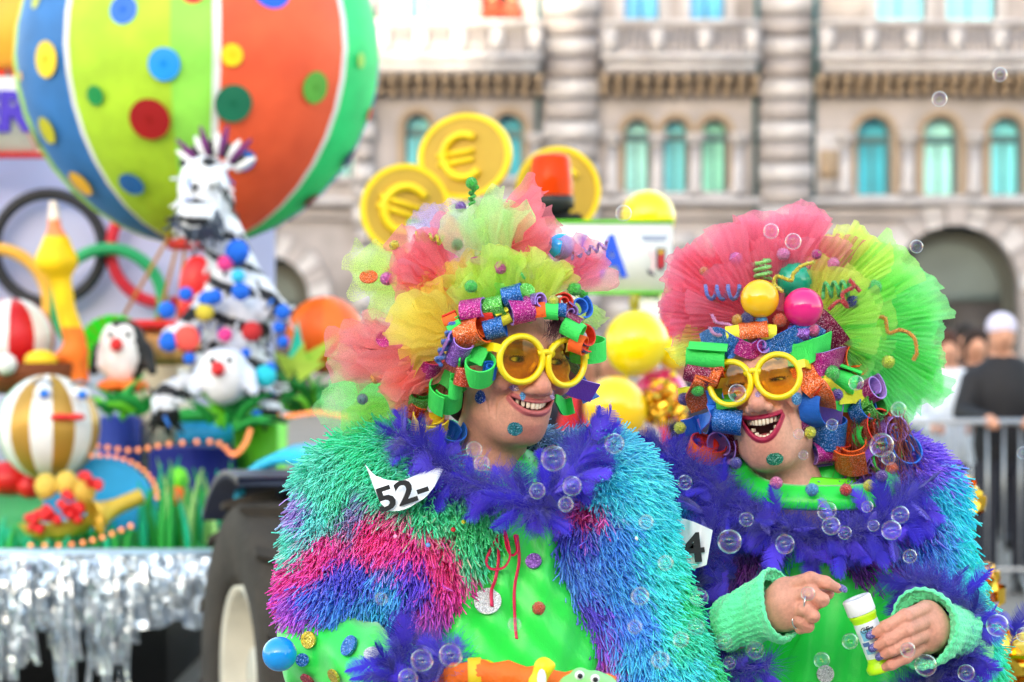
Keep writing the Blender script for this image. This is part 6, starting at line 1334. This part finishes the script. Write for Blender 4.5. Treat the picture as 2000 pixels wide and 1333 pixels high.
wa.helix((812, 462), (865, 470), 8, 4, .0030, (250, 215, 30), .05); wa.helix((1115, 500), (1188, 478), 7, 4.5, .0028, (195, 140, 225), .05); wa.stem([(921, 360, 0), (924, 378, 0), (920, 392, 0)], .003, (50, 210, 60), .02); wa.helix((922, 372), (922, 400), 5, 2.5, .0028, (50, 215, 60), .03); wa.helix((888, 628), (855, 712), 7, 5, .004, (30, 110, 225), .06); wa.stem([(965, 500, 0), (1000, 512, 0), (1025, 545, 0)], .003, (50, 215, 70), .05)
# fringe
rg = np.random.default_rng(5); n = 130; c0 = np.array([P(1085+rg.normal()*9, 628+rg.normal()*3, HEAD['A'][3].to_translation().y-.085) for _ in range(n)]); dirs = np.array([(.25+rg.normal()*.25, -.35, -1) for _ in range(n)])
SV, SF, _ = strands_VF(c0, dirs, rg.uniform(.018, .034, n), np.full(n, .00045), 6, 3, np.array((-.8, .35, 0)), .3, 2, .3); obj('fringe_hair', SV, SF, pm('plum_hair_strand', C(80, 25, 50), .45), wA)
# =========== right woman
wb = Wig(wB, 'B', 'party_wig', 'wig with pink and green tulle fans, shiny balls and foam curls')
wb.capmesh(pm('red_wig_cap', C(170, 25, 25), .7, bump=.4, bscale=200))
for i, (b, t, sp, n, c, de, ly, dp) in enumerate([
    ((1480, 625), (1395, 432), 46, 6, (250, 144, 168), 0.67, 1, .05), ((1510, 620), (1512, 405), 50, 6, (250, 147, 176), 0.72, 1, .06), ((1540, 620), (1605, 422), 40, 5, (250, 147, 176), 0.67, 1, .07), ((1480, 625), (1300, 520), 36, 6, (250, 141, 168), 0.70, 1, .05), ((1470, 630), (1292, 605), 32, 5, (250, 147, 179), 0.64, 1, .05), ((1470, 625), (1350, 560), 60, 7, (249, 138, 166), 0.58, 1, .01), ((1520, 600), (1490, 470), 90, 7, (250, 151, 176), 0.58, 1, .02),
    ((1460, 650), (1310, 680), 26, 4, (238, 247, 133), 0.52, 1, .05), ((1470, 650), (1345, 720), 22, 4, (188, 244, 144), 0.43, 1, .06), ((1580, 610), (1700, 455), 38, 6, (234, 250, 133), 0.67, 1, .05), ((1600, 620), (1762, 490), 34, 5, (188, 250, 138), 0.67, 1, .05), ((1630, 640), (1825, 560), 36, 6, (163, 250, 163), 0.72, 1, .04), ((1640, 650), (1848, 670), 34, 6, (151, 249, 166), 0.72, 1, .04), ((1650, 660), (1838, 775), 32, 6, (151, 249, 163), 0.70, 1, .03), ((1660, 660), (1775, 815), 30, 5, (147, 249, 163), 0.67, 1, .03), ((1600, 640), (1730, 600), 80, 8, (206, 250, 133), 0.61, 1, .0), ((1620, 660), (1720, 690), 70, 7, (168, 249, 144), 0.58, 1, -.01), ((1580, 620), (1650, 520), 60, 5, (244, 249, 133), 0.52, 1, .01)]):
    wb.tulle(b, t, sp, n, c, min(.6, de*.86), 2, i+40, dp, 1.6, .16, 'tulle_fan', crum=.22)
wb.ball(1550, 548, 37, (20, 165, 130), .02); wb.ball(1484, 584, 38, (255, 195, 10), .05); wb.ball(1569, 601, 39, (230, 25, 125), .055)
CU = wb.curl
for a in [(1470,648,17,46,4,6,'*or_','red'),(1500,648,14,24,-4,0,'yel','yel'),(1432,650,15,22,10,10,'yel','yel'),(1482,676,14,22,10,60,'*mag','lil'),(1380,698,24,62,-4,10,'green','green'),(1362,728,21,40,-14,6,'*red','mag'),(1420,820,22,46,-8,8,'*blue','blue'),(1424,862,32,46,205,42,'*red','lil'),(1376,876,31,26,70,28,'or_','red'),(1614,846,32,44,88,18,'*blue','blue'),(1611,886,23,44,186,22,'*mag','lil'),(1666,886,33,44,104,36,'*or_','or_'),(1662,700,30,26,10,50,'*rust','or_'),(1682,800,25,26,30,40,'*blue','blue'),(1704,800,25,28,40,35,'*grn','dg'),(1716,832,30,18,20,60,'*rust','red'),(1722,880,32,18,-20,60,'pur','lil'),(1726,892,30,16,10,64,'green','green'),(1764,884,31,20,60,52,'*blue','blue'),(1746,842,24,20,10,60,'*pur','lil'),(1700,900,28,24,-40,40,'pur','lil'),(1690,850,20,22,20,60,'green','dg'),(1700,760,24,26,30,40,'*mag','lil'),(1650,742,22,40,-20,10,'green','green'),(1420,790,16,30,10,20,'dg','green'),(1400,720,14,26,0,20,'*rust','or_'),(1640,880,20,24,80,20,'*rust','red'),(1560,650,14,34,-4,6,'*pur','lil'),(1735,860,16,18,30,60,'blue','blue')]:
    CU(*a, out=.024)
ST = wb.strip
ST([(1372, 672, -6), (1400, 660, 8), (1428, 678, 10), (1440, 690, 4)], 38, '*blue', 'blue', (0, -.2, 1)); ST([(1415, 660, 4), (1440, 676, 12), (1468, 686, 8), (1490, 670, 0)], 28, '*mag', 'lil', (.2, -.2, 1)); ST([(1500, 690, 2), (1530, 672, 14), (1562, 654, 10)], 40, '*blue', 'blue', (.1, -.2, 1), .012); ST([(1552, 658, 4), (1580, 650, 12), (1606, 664, 4)], 36, '*blue', 'blue', (-.1, -.2, 1), .006); ST([(1528, 692, -4), (1560, 694, 14), (1592, 682, 16), (1622, 668, 4)], 40, 'green', 'green', (.2, -.2, 1), .014); ST([(1575, 716, -4), (1606, 712, 12), (1636, 702, 12), (1655, 700, 0)], 42, '*mag', 'lil', (.15, -.2, 1), .014)
ST([(1395, 712, 6), (1378, 745, 14), (1362, 775, 14), (1372, 800, 2)], 42, '*or_', 'red', (.9, -.2, .3), .02); ST([(1395, 760, 0), (1398, 800, 10), (1372, 826, 12), (1335, 838, 0)], 34, 'blue', 'lil', (.4, -.3, .8), .014); ST([(1562, 712, 4), (1580, 745, 12), (1606, 770, 16), (1612, 795, 6)], 40, '*or_', 'red', (.9, -.2, -.3), .02); ST([(1590, 740, -6), (1580, 790, 6), (1588, 825, 12), (1612, 838, 10)], 36, 'blue', 'blue', (1, -.2, .1), .012); ST([(1630, 760, 0), (1624, 800, 4), (1618, 850, 4)], 42, 'lil', 'lil', (1, 0, 0), .0); ST([(1650, 770, 0), (1652, 820, 4), (1648, 870, 4)], 22, 'or_', 'red', (1, 0, 0), .0)
ST([(1600, 735, 6), (1625, 775, 14), (1660, 790, 14), (1695, 770, 4)], 30, 'green', 'green', (.3, -.2, .9), .014); ST([(1640, 776, 18), (1668, 774, 22), (1694, 778, 18)], 26, 'yel', 'yel', (0, -.1, 1), .02); ST([(1605, 730, 0), (1618, 752, 8), (1640, 770, 6)], 20, 'yel', 'gold', (.6, -.2, .6), .02); ST([(1326, 775, -20), (1345, 772, -16), (1360, 780, -10)], 30, 'yel', 'yel', (0, 0, 1), -.01); ST([(1555, 600, -30), (1600, 640, -10), (1640, 690, -10)], 60, '*red', 'red', (1, 0, .4), .0); ST([(1405, 820, -4), (1395, 850, 0), (1380, 856, 0)], 30, 'blue', 'blue', (1, 0, 0))
for a in [(1530,497,13,(250,130,200)),(1437,505,13,(240,110,210)),(1628,515,12,(250,120,180)),(1709,561,14,(60,215,90)),(1735,707,13,(220,245,40)),(1460,622,14,(30,35,130)),(1487,629,13,(60,160,230)),(1523,626,14,(245,90,25)),(1587,645,14,(245,90,160)),(1666,590,13,(30,60,160)),(1450,668,12,(50,215,60)),(1362,762,13,(60,220,60)),(1337,780,13,(80,40,160)),(1328,836,12,(235,240,50)),(1585,761,13,(60,220,60)),(1635,772,12,(90,50,180)),(1582,845,12,(235,240,40)),(1440,625,11,(250,175,20)),(1595,497,10,(210,40,150)),(1375,530,9,(250,140,90)),(1742,915,12,(240,90,30)),(1625,730,16,(60,215,80))]: wb.pom(*a, out=.045)
wb.helix((1378, 572), (1448, 572), 14, 3.2, .0040, (91, 124, 229), .06, 1.5); wb.helix((1490, 545), (1488, 508), 16, 3.2, .0038, (150, 245, 120), .05); wb.stem([(1528, 570, 0), (1512, 555, 4), (1518, 540, 6), (1545, 548, 6), (1550, 535, 6), (1565, 520, 4), (1590, 512, 0)], .0038, (245, 225, 30), .075); wb.helix((1606, 568), (1664, 562), 15, 3.6, .0038, (40, 205, 90), .06); wb.stem([(1618, 605, 0), (1640, 588, 4), (1655, 600, 4), (1645, 575, 4), (1668, 560, 4), (1660, 548, 0), (1680, 570, 0)], .0042, (215, 20, 30), .07); wb.stem([(1700, 620, 0), (1728, 622, 0), (1735, 650, 0), (1760, 645, 4), (1785, 660, 4), (1790, 690, 4), (1783, 704, 0)], .0042, (255, 160, 20), .04); wb.stem([(1385, 640, 0), (1400, 655, 4), (1430, 648, 4), (1425, 635, 0), (1400, 630, 0), (1390, 615, 0)], .0036, (235, 150, 215), .05); wb.helix((1360, 600), (1400, 585), 9, 2, .003, (250, 110, 100), .05)
# reddish hair at the neck of the right woman
n = 500; rg = np.random.default_rng(9); c0 = np.array([P(rg.uniform(1660, 1770), rg.uniform(800, 880), 3.72+rg.uniform(-.04, .05)) for _ in range(n)]); dirs = np.array([(rg.normal()*.25+.15, rg.normal()*.2, -1) for _ in range(n)])
SV, SF, _ = strands_VF(c0, dirs, rg.uniform(.05, .10, n), np.full(n, .0006), 7, 3, np.array((.1, 0, -.1)), .5, 4, .3); obj('loose_hair', SV, SF, pm('auburn_hair', C(130, 50, 35), .45), wB)
# ------------------------------------------------------------------ feather boas
fm = pm('ultramarine_feather', C(46, 24, 205), .6, var=.25, scale=30, sheen=.4); fm2 = pm('violet_feather', C(78, 48, 222), .6, var=.2, scale=30, sheen=.4)
fm3 = pm('deep_blue_feather', C(30, 16, 165), .6, var=.2, scale=30, sheen=.4)
def feather_mesh(seed, L=.075, W=.013, n=40):
    r = random.Random(seed); V = []; F = []; bend = r.uniform(-.012, .012); cup = r.uniform(.006, .018)
    def ax(t): return Vector((bend*t*t*1.6, L*t, -cup*t*t))
    for i in range(n):                                       # shaft
        t = i/(n-1); c = ax(t); w = .0006*(1-t)+.0001; V += [c+Vector((-w, 0, 0)), c+Vector((w, 0, .0003))]
    F += [(2*i, 2*i+1, 2*i+3, 2*i+2) for i in range(n-1)]
    for s in (-1, 1):
        split = r.uniform(.3, .9)
        for i in range(n):
            t = .06+.94*i/(n-1); prof = W*(math.sin(min(1, t*1.25)*PI*.62)**.8)*(1 if t < .8 else max(.25, 1-(t-.8)*3.2)); prof *= r.uniform(.82, 1.1)
            if t < .25: prof *= 1.25
            c = ax(t); sw = .5+.4*t+(.25 if abs(t-split) < .03 else 0)+r.uniform(-.04, .04); fl = r.uniform(-.16, .16) if t > .25 else r.uniform(-.9, .9)
            e = c+Vector((s*prof, prof*sw*1.1, -abs(prof)*.25+fl*.006)); m = c.lerp(e, .5)+Vector((0, 0, prof*.14)); w = L/n*((.95-.5*t) if t > .25 else .35); o = len(V)
            V += [c+Vector((0, -w, 0)), c+Vector((0, w, 0)), m+Vector((0, -w*.9, 0)), m+Vector((0, w*.9, 0)), e+Vector((0, -w*.15, 0)), e+Vector((0, w*.3, 0))]
            F += [(o, o+2, o+3, o+1), (o+2, o+4, o+5, o+3)] if s > 0 else [(o+1, o+3, o+2, o), (o+3, o+5, o+4, o+2)]
    return nmesh('feather', np.array([v[:] for v in V]), F, [fm, fm2, fm3][seed % 3], smooth=True)
FM = [feather_mesh(i, .046+.007*(i % 4), .0145+.003*(i % 3)) for i in range(9)]
def boa(t, name, paths, per, seed, label, r0=.018, down=.15):
    r = random.Random(seed); all_ = [[Vector(p) for p in spline([P(*q_) for q_ in pth], 10)] for pth in paths]; b = thing(name, all_[0][0], label, None, parent=t); fuzz = []
    for sp, cnt in zip(all_, per):
        MB().tube(sp, .006, 6).build('boa_cord', fm, b)
        for k in range(cnt):
            f = r.random()*(len(sp)-1.001); i = int(f); p = sp[i].lerp(sp[i+1], f-i); T = (sp[i+1]-sp[i]).normalized(); o = Vector((r.gauss(0, 1), r.gauss(0, 1)-.75, r.gauss(0, 1)-down)); o = (o-T*o.dot(T)*.75).normalized()
            y = (o+T*r.uniform(-.7, .7)).normalized(); z = Vector((0, -1, .35))+Vector((r.gauss(0, .5), r.gauss(0, .3), r.gauss(0, .5))); z = (z-y*z.dot(y)); z = z.normalized() if z.length > .01 else y.orthogonal(); x = y.cross(z)
            inst('feather', FM[r.randrange(9)], TR(p+o*r0*r.uniform(.1, .7), Matrix((x, y, z)).transposed(), r.uniform(.62, 1.0)), b)
        n = cnt*60; rg = np.random.default_rng(seed); A = np.array([v[:] for v in sp]); i = rg.integers(0, len(sp)-1, n); ff = rg.random(n)[:, None]; pp = A[i]*(1-ff)+A[i+1]*ff; u = rg.normal(size=(n, 3))-np.array((0, .3, 0)); u /= np.linalg.norm(u, axis=1, keepdims=True)
        SV, SF, _ = strands_VF(pp+u*.01, u, rg.uniform(.02, .05, n), np.full(n, .00036), 4, 3, None, .7, seed, .2); o_ = obj('feather_down', SV, SF, fm, b); o_['kind'] = 'stuff'
    return b
boa(wA, 'feather_boa', [[(778, 845, 3.50), (830, 890, 3.45), (870, 920, 3.43), (930, 945, 3.41), (1000, 965, 3.385), (1035, 990, 3.36)], [(1158, 862, 3.56), (1135, 890, 3.47), (1110, 930, 3.41), (1070, 970, 3.37), (1040, 1010, 3.36)]], [44, 46], 3, 'ultramarine feather boa round the collar', .012, .3)
boa(wA, 'cuff_boa', [[(800, 1262, 3.30), (775, 1305, 3.27), (800, 1345, 3.25), (850, 1340, 3.22), (880, 1300, 3.22), (850, 1270, 3.27)]], [48], 5, 'ultramarine feather trim at the wrist', .014)
boa(wB, 'feather_boa', [[(1285, 880, 3.74), (1330, 905, 3.69), (1390, 950, 3.65), (1460, 1005, 3.62), (1540, 1038, 3.60), (1620, 1046, 3.595), (1690, 1036, 3.60), (1745, 1000, 3.63), (1785, 945, 3.70)], [(1400, 985, 3.63), (1390, 1050, 3.62), (1365, 1120, 3.62), (1345, 1190, 3.62), (1350, 1260, 3.60), (1420, 1305, 3.55), (1500, 1300, 3.53)], [(1770, 1140, 3.62), (1830, 1150, 3.60), (1880, 1200, 3.60), (1880, 1270, 3.57), (1840, 1325, 3.54), (1760, 1350, 3.53)]], [125, 70, 95], 7, 'ultramarine feather boa round collar and both arms', .02, .75)
o = inst('loose_feather', FM[2], TR(P(1975, 1262, 3.6), Matrix(((.8, -.5, .3), (.5, .85, 0), (-.3, .1, .95))).transposed(), 1.1)); o.rotation_euler = (PI/2-.2, 0, -.9); tag(o, 'loose ultramarine feather floating at the right edge', 'feather')
# ------------------------------------------------------------------ bibs, balloon, toys, bubbles, confetti
paper = pm('white_paper', C(240, 242, 246), .55, var=.03)
def paper_sheet(name, pts2, fn, lift, label, txt, txy, size, rot, curl=.01):
    """crumpled race bib lying on the pile: grid between two picture curves (top, bottom)"""
    top, bot = pts2; n, m = 14, 5; V = []
    tp = spline([Vector((x, y, 0)) for x, y in top], 5); bt_ = spline([Vector((x, y, 0)) for x, y in bot], 5); N = len(tp)-1
    for i in range(n+1):
        a, b = tp[int(i/n*N)], bt_[int(i/n*(len(bt_)-1))]
        for j in range(m+1):
            p = a.lerp(b, j/m); h, _ = hit(fn, p.x, p.y); V.append(P(p.x, p.y, min(h.y, 3.75)-lift-curl*math.sin(i*.9+j*.7)*.5))
    ys = [v.y for v in V]; V = [Vector((v.x, v.y, v.z)) for v in V]
    t = thing(name, V[0], label, 'race bib', 'race bibs'); obj('paper', [tuple(v) for v in V], [(i*(m+1)+j, i*(m+1)+j+1, (i+1)*(m+1)+j+1, (i+1)*(m+1)+j) for i in range(n) for j in range(m)], paper, t)
    Vt, Ft = text_vf(txt, size, .0004, .0012); Vt = np.array(Vt); Vt[:, 0] *= 1.25; R = UP @ Matrix.Rotation(rot, 3, 'Z'); c = P(*txy, min(ys)-.002); h, nn = hit(fn, *txy); obj('number', xf(Vt, TR(c, R)), Ft, blackm, t, smooth=False)
paper_sheet('race_bib', ([(712, 906), (735, 930), (778, 940), (820, 925), (865, 905)], [(716, 914), (745, 985), (780, 998), (835, 968), (866, 918)]), jackA, .052, 'crumpled white bib numbered 52 on the left woman\'s shoulder', '52-', (786, 966), .046, .32, .008)
paper_sheet('race_bib', ([(1302, 1008), (1345, 1016), (1392, 1036)], [(1306, 1098), (1345, 1112), (1380, 1104)]), jackB, .15, 'torn white bib numbered 4 between the two jackets', '4', (1352, 1074), .06, .1, .006)
balloon(546, 1278, 34, 3.38, C(15, 150, 235), 'round sky blue balloon at the left woman\'s elbow', (0, 1, 0), stretch=1.05); balloon(945, 1322, 34, 3.34, C(245, 225, 10), 'yellow balloon behind the orange tube', (.2, 0, -1))
t = thing('orange_tube', P(1000, 1380, 3.2), 'orange wrapped tube with yellow band held by the left woman', 'toy')
MB().tube(spline([P(865, 1350, 3.22), P(905, 1320, 3.2), P(990, 1322, 3.18), (P(1100, 1338, 3.16)), P(1200, 1350, 3.15)], 6), [.019+.003*math.sin(i*1.7) for i in range(25)], 18).build('tube', pm('orange_cloth', C(252, 110, 15), .6, var=.1, scale=25, bump=.4, bscale=60), t); 
V, F = lathe([(.0225, -.009), (.024, -.008), (.024, .008), (.0225, .009)], 24, TR(P(928, 1320, 3.195), frame((1, 0, .05)))); obj('band', V, F, pm('mustard_band', C(225, 190, 20), .5), t)
t = thing('yellow_bird_toy', P(1060, 1335, 3.15), 'small yellow toy bird with white wing on the orange tube', 'toy')
V, F = sdf_mesh(lambda p: smin(smin(ell(p, q(1062, 1302, 3.12), (.012, .012, .012)), cap(p, q(1060, 1310, 3.12), q(1050, 1332, 3.12), .009, .012), .008), cap(p, q(1066, 1300, 3.12), q(1078, 1300, 3.12), .006, .004), .006), (P(1030, 0, 3.12).x, 3.08, P(0, 1350, 3.12).z), (P(1095, 0, 3.12).x, 3.16, P(0, 1280, 3.12).z), .0015); obj('body', V, F, pm('toy_yellow', C(250, 220, 10), .4), t); MB().ball(P(1058, 1328, 3.10), (.006, .004, .014), 0, 12).build('wing', white, t)
t = thing('frog_toy', P(1145, 1340, 3.15), 'mint green frog toy with round black eyes at the bottom', 'toy')
V, F = sdf_mesh(lambda p: smin(smin(ell(p, q(1148, 1338, 3.13), (.038, .02, .018)), ell(p, q(1133, 1322, 3.12), (.012, .011, .012)), .008), ell(p, q(1163, 1328, 3.12), (.011, .010, .011)), .008), (P(1080, 0, 3.13).x, 3.09, P(0, 1375, 3.13).z), (P(1215, 0, 3.13).x, 3.17, P(0, 1300, 3.13).z), .002); obj('body', V, F, pm('toy_mint', C(150, 230, 140), .4), t)
for x, y in ((1132, 1320), (1162, 1327)):
    e = MB().ball(P(x, y, 3.111), (.0065, .004, .0065), 0, 14).build('eye', white, t); MB().ball(P(x+1, y+1, 3.107), (.0035, .002, .0035), 0, 12).build('pupil', blackm, e)
# bubbles
m_, t_, b_ = newmat('soap_film'); out = t_.nodes['Material Output']; tr_ = t_.nodes.new('ShaderNodeBsdfTransparent'); gl_ = t_.nodes.new('ShaderNodeBsdfGlossy'); gl_.inputs['Roughness'].default_value = .01
tc = t_.nodes.new('ShaderNodeTexCoord'); nz = t_.nodes.new('ShaderNodeTexNoise'); nz.inputs['Scale'].default_value = 70; nz.inputs['Distortion'].default_value = 1.5; t_.links.new(tc.outputs['Object'], nz.inputs['Vector'])
fac_, om_ = schlick(t_, 3.0, .8, .075); ad = t_.nodes.new('ShaderNodeMath'); ad.operation = 'MULTIPLY_ADD'; ad.inputs[1].default_value = .8; t_.links.new(om_, ad.inputs[0]); t_.links.new(nz.outputs['Fac'], ad.inputs[2])
rp = t_.nodes.new('ShaderNodeValToRGB'); el_ = rp.color_ramp.elements; el_[0].position = .3; el_[0].color = (*C(255, 150, 190), 1); el_[1].position = 1; el_[1].color = (*C(240, 245, 255), 1)
for ps, c in ((.45, (255, 190, 60)), (.52, (60, 255, 150)), (.6, (60, 160, 255)), (.7, (225, 60, 255)), (.82, (255, 230, 170))): e_ = rp.color_ramp.elements.new(ps); e_.color = (*C(*c), 1)
t_.links.new(ad.outputs[0], rp.inputs[0]); t_.links.new(rp.outputs[0], gl_.inputs[0])
ms_ = t_.nodes.new('ShaderNodeMixShader'); t_.links.new(fac_, ms_.inputs[0]); t_.links.new(tr_.outputs[0], ms_.inputs[1]); t_.links.new(gl_.outputs[0], ms_.inputs[2]); t_.links.new(ms_.outputs[0], out.inputs[0])
V, F = ball((0, 0, 0), 1.0, 40); BM_ = nmesh('soap_bubble', V, F, m_)
bub = [(1953,146,14,3.5),(1835,194,15,3.5),(1790,482,13,3.5),(1218,417,16,3.3),(1549,472,16,3.4),(1506,452,15,3.3),(926,878,16,3.15),(941,905,16,3.2),(1081,896,26,3.25),(1200,867,20,3.3),(1117,950,20,3.25),(1049,959,17,3.25),(1338,943,15,3.45),(1458,1015,15,3.45),(1533,1063,20,3.42),(1425,1058,24,3.2),(1615,998,20,3.45),(1623,1027,19,3.4),(1650,1041,14,3.45),(1706,1027,12,3.45),(1741,1036,20,3.42),(1758,1006,18,3.45),(1694,990,12,3.4),(1777,1087,14,3.3),(1365,1167,19,3.4),(1578,1160,14,3.2),(1360,1225,18,3.4),(1415,1253,18,3.42),(1475,1270,19,3.42),(1425,1295,13,3.4),(1660,1253,16,3.2),(1605,1290,16,3.2),(1773,1270,15,3.2),(1808,1300,22,3.35),(1887,1315,17,3.42),(1948,1222,22,3.45),(1560,848,11,3.45),(1569,889,10,3.45),(1672,748,15,3.42),(1625,830,12,3.4),(1722,870,24,3.42),(1735,895,14,3.45),(824,1290,23,3.12),(880,1280,24,3.1),(797,1325,20,3.12),(1440,768,18,3.4),(1250,1165,18,2.9),(1240,1225,14,2.85),(1262,1020,14,2.9),(1300,1100,15,2.9),(1330,1250,16,2.95),(1290,1290,18,2.9),(745,1170,12,2.8),(1005,1220,13,2.85),(1755,800,15,3.2),(1998,885,12,3.3),(1105,985,15,2.95),(1998,1240,14,3.4)]
def near_of(x, y):
    for c, s in (((1000 < x < 1310) and y > 1000, 'before the left woman\'s blue sleeve'), (y < 220, 'high before the palace at right'), (y < 520 and x > 1700, 'before the dark palace arch'), (y < 520 and x > 1400, 'against the pink tulle'), (y < 520, 'beside the half hidden yellow balloon'), (x < 900 and y > 1100, 'over the left woman\'s feather cuff'), (x < 1260, 'near the left woman\'s collar'), (x < 1400, 'in the gap between the two jackets'), (y < 960, 'beside the right woman\'s face and curls'), (y < 1110, 'over the right woman\'s chest boa'), (x < 1560, 'below the right woman\'s left cuff'), (True, 'around the bubble bottle hand')):
        if c: return s
grp = {}
for x, y, r, d in bub: grp.setdefault(near_of(x, y), []).append((x, y, r, d))
NTH = ['leftmost', 'second from left', 'third from left', 'fourth from left', 'fifth from left', 'sixth from left', 'seventh from left', 'eighth from left', 'ninth from left', 'tenth from left', 'eleventh from left', 'twelfth from left']
for where, L in grp.items():
    L.sort()
    for i, (x, y, r, d) in enumerate(L):
        o = inst('soap_bubble', BM_, TR(P(x, y, d)) @ Matrix.Rotation(x*.37, 4, 'Z') @ Matrix.Scale(r*K(d), 4))
        pos = 'single' if len(L) == 1 else ('rightmost' if i == len(L)-1 else NTH[i]); tag(o, '%s soap bubble %s, %s' % (pos, where, 'large' if r > 19 else 'small' if r < 14 else 'medium sized'), 'bubble', 'soap bubbles '+where)
# confetti lying on the left jacket
for i, (x, y, c, lab) in enumerate([(775, 885, (240,240,240), 'white foil confetti scrap above the bib'), (860, 945, (225,225,215), 'pale confetti scrap at the boa edge'), (925, 985, (40,60,150), 'navy confetti star on turquoise pile'), (905, 1020, (215,200,40), 'yellow confetti scrap on turquoise pile'), (885, 1035, (190,30,30), 'red confetti dot on turquoise pile'), (772, 1048, (240,160,200), 'pink confetti dot on pink pile'), (836, 1065, (110,150,220), 'blue confetti dot on pink pile'), (1243, 1052, (240,240,240), 'white confetti scrap on the blue sleeve')]):
    h, n = hit(jackA, x, y); V, F = lathe([(0, 0), (.0035, 0), (.0035, .0005), (0, .0005)], 5 if i % 2 else 10, TR(P(x, y, h.y-.034), frame(n+Vector((.3*math.sin(i), -.2, .3))))); tag(obj('confetti', V, F, pm('confetti_%d' % i, C(*c), .4)), lab, 'confetti')

# shaggy felt strips all over the zebra figure
pts = sample_mesh(SHAG[0], SHAG[1], 300, 5); N = grad(zeb, pts); rg = np.random.default_rng(6)
SV, SF, si = strands_VF(pts, N*.5+np.array((0, 0, -.7))+rg.normal(size=pts.shape)*.4, rg.uniform(.03, .07, 300), rg.uniform(.006, .011, 300), 2, 4, None, .4, 6, .6)
cc = zebcol(pts); fl_ = rg.random(300) < .25; cc[fl_] = np.where(rg.random((fl_.sum(), 1)) < .5, np.array([C(240, 242, 250)]), np.array([C(22, 22, 26)])); ofs = rg.random(300) < .06; cc[ofs] = C(40, 120, 220)
o = obj('felt_shag', SV, SF, attrmat('figure_paint', .55, var=.08, scale=12), zebo, col=cc[si]); o['kind'] = 'stuff'
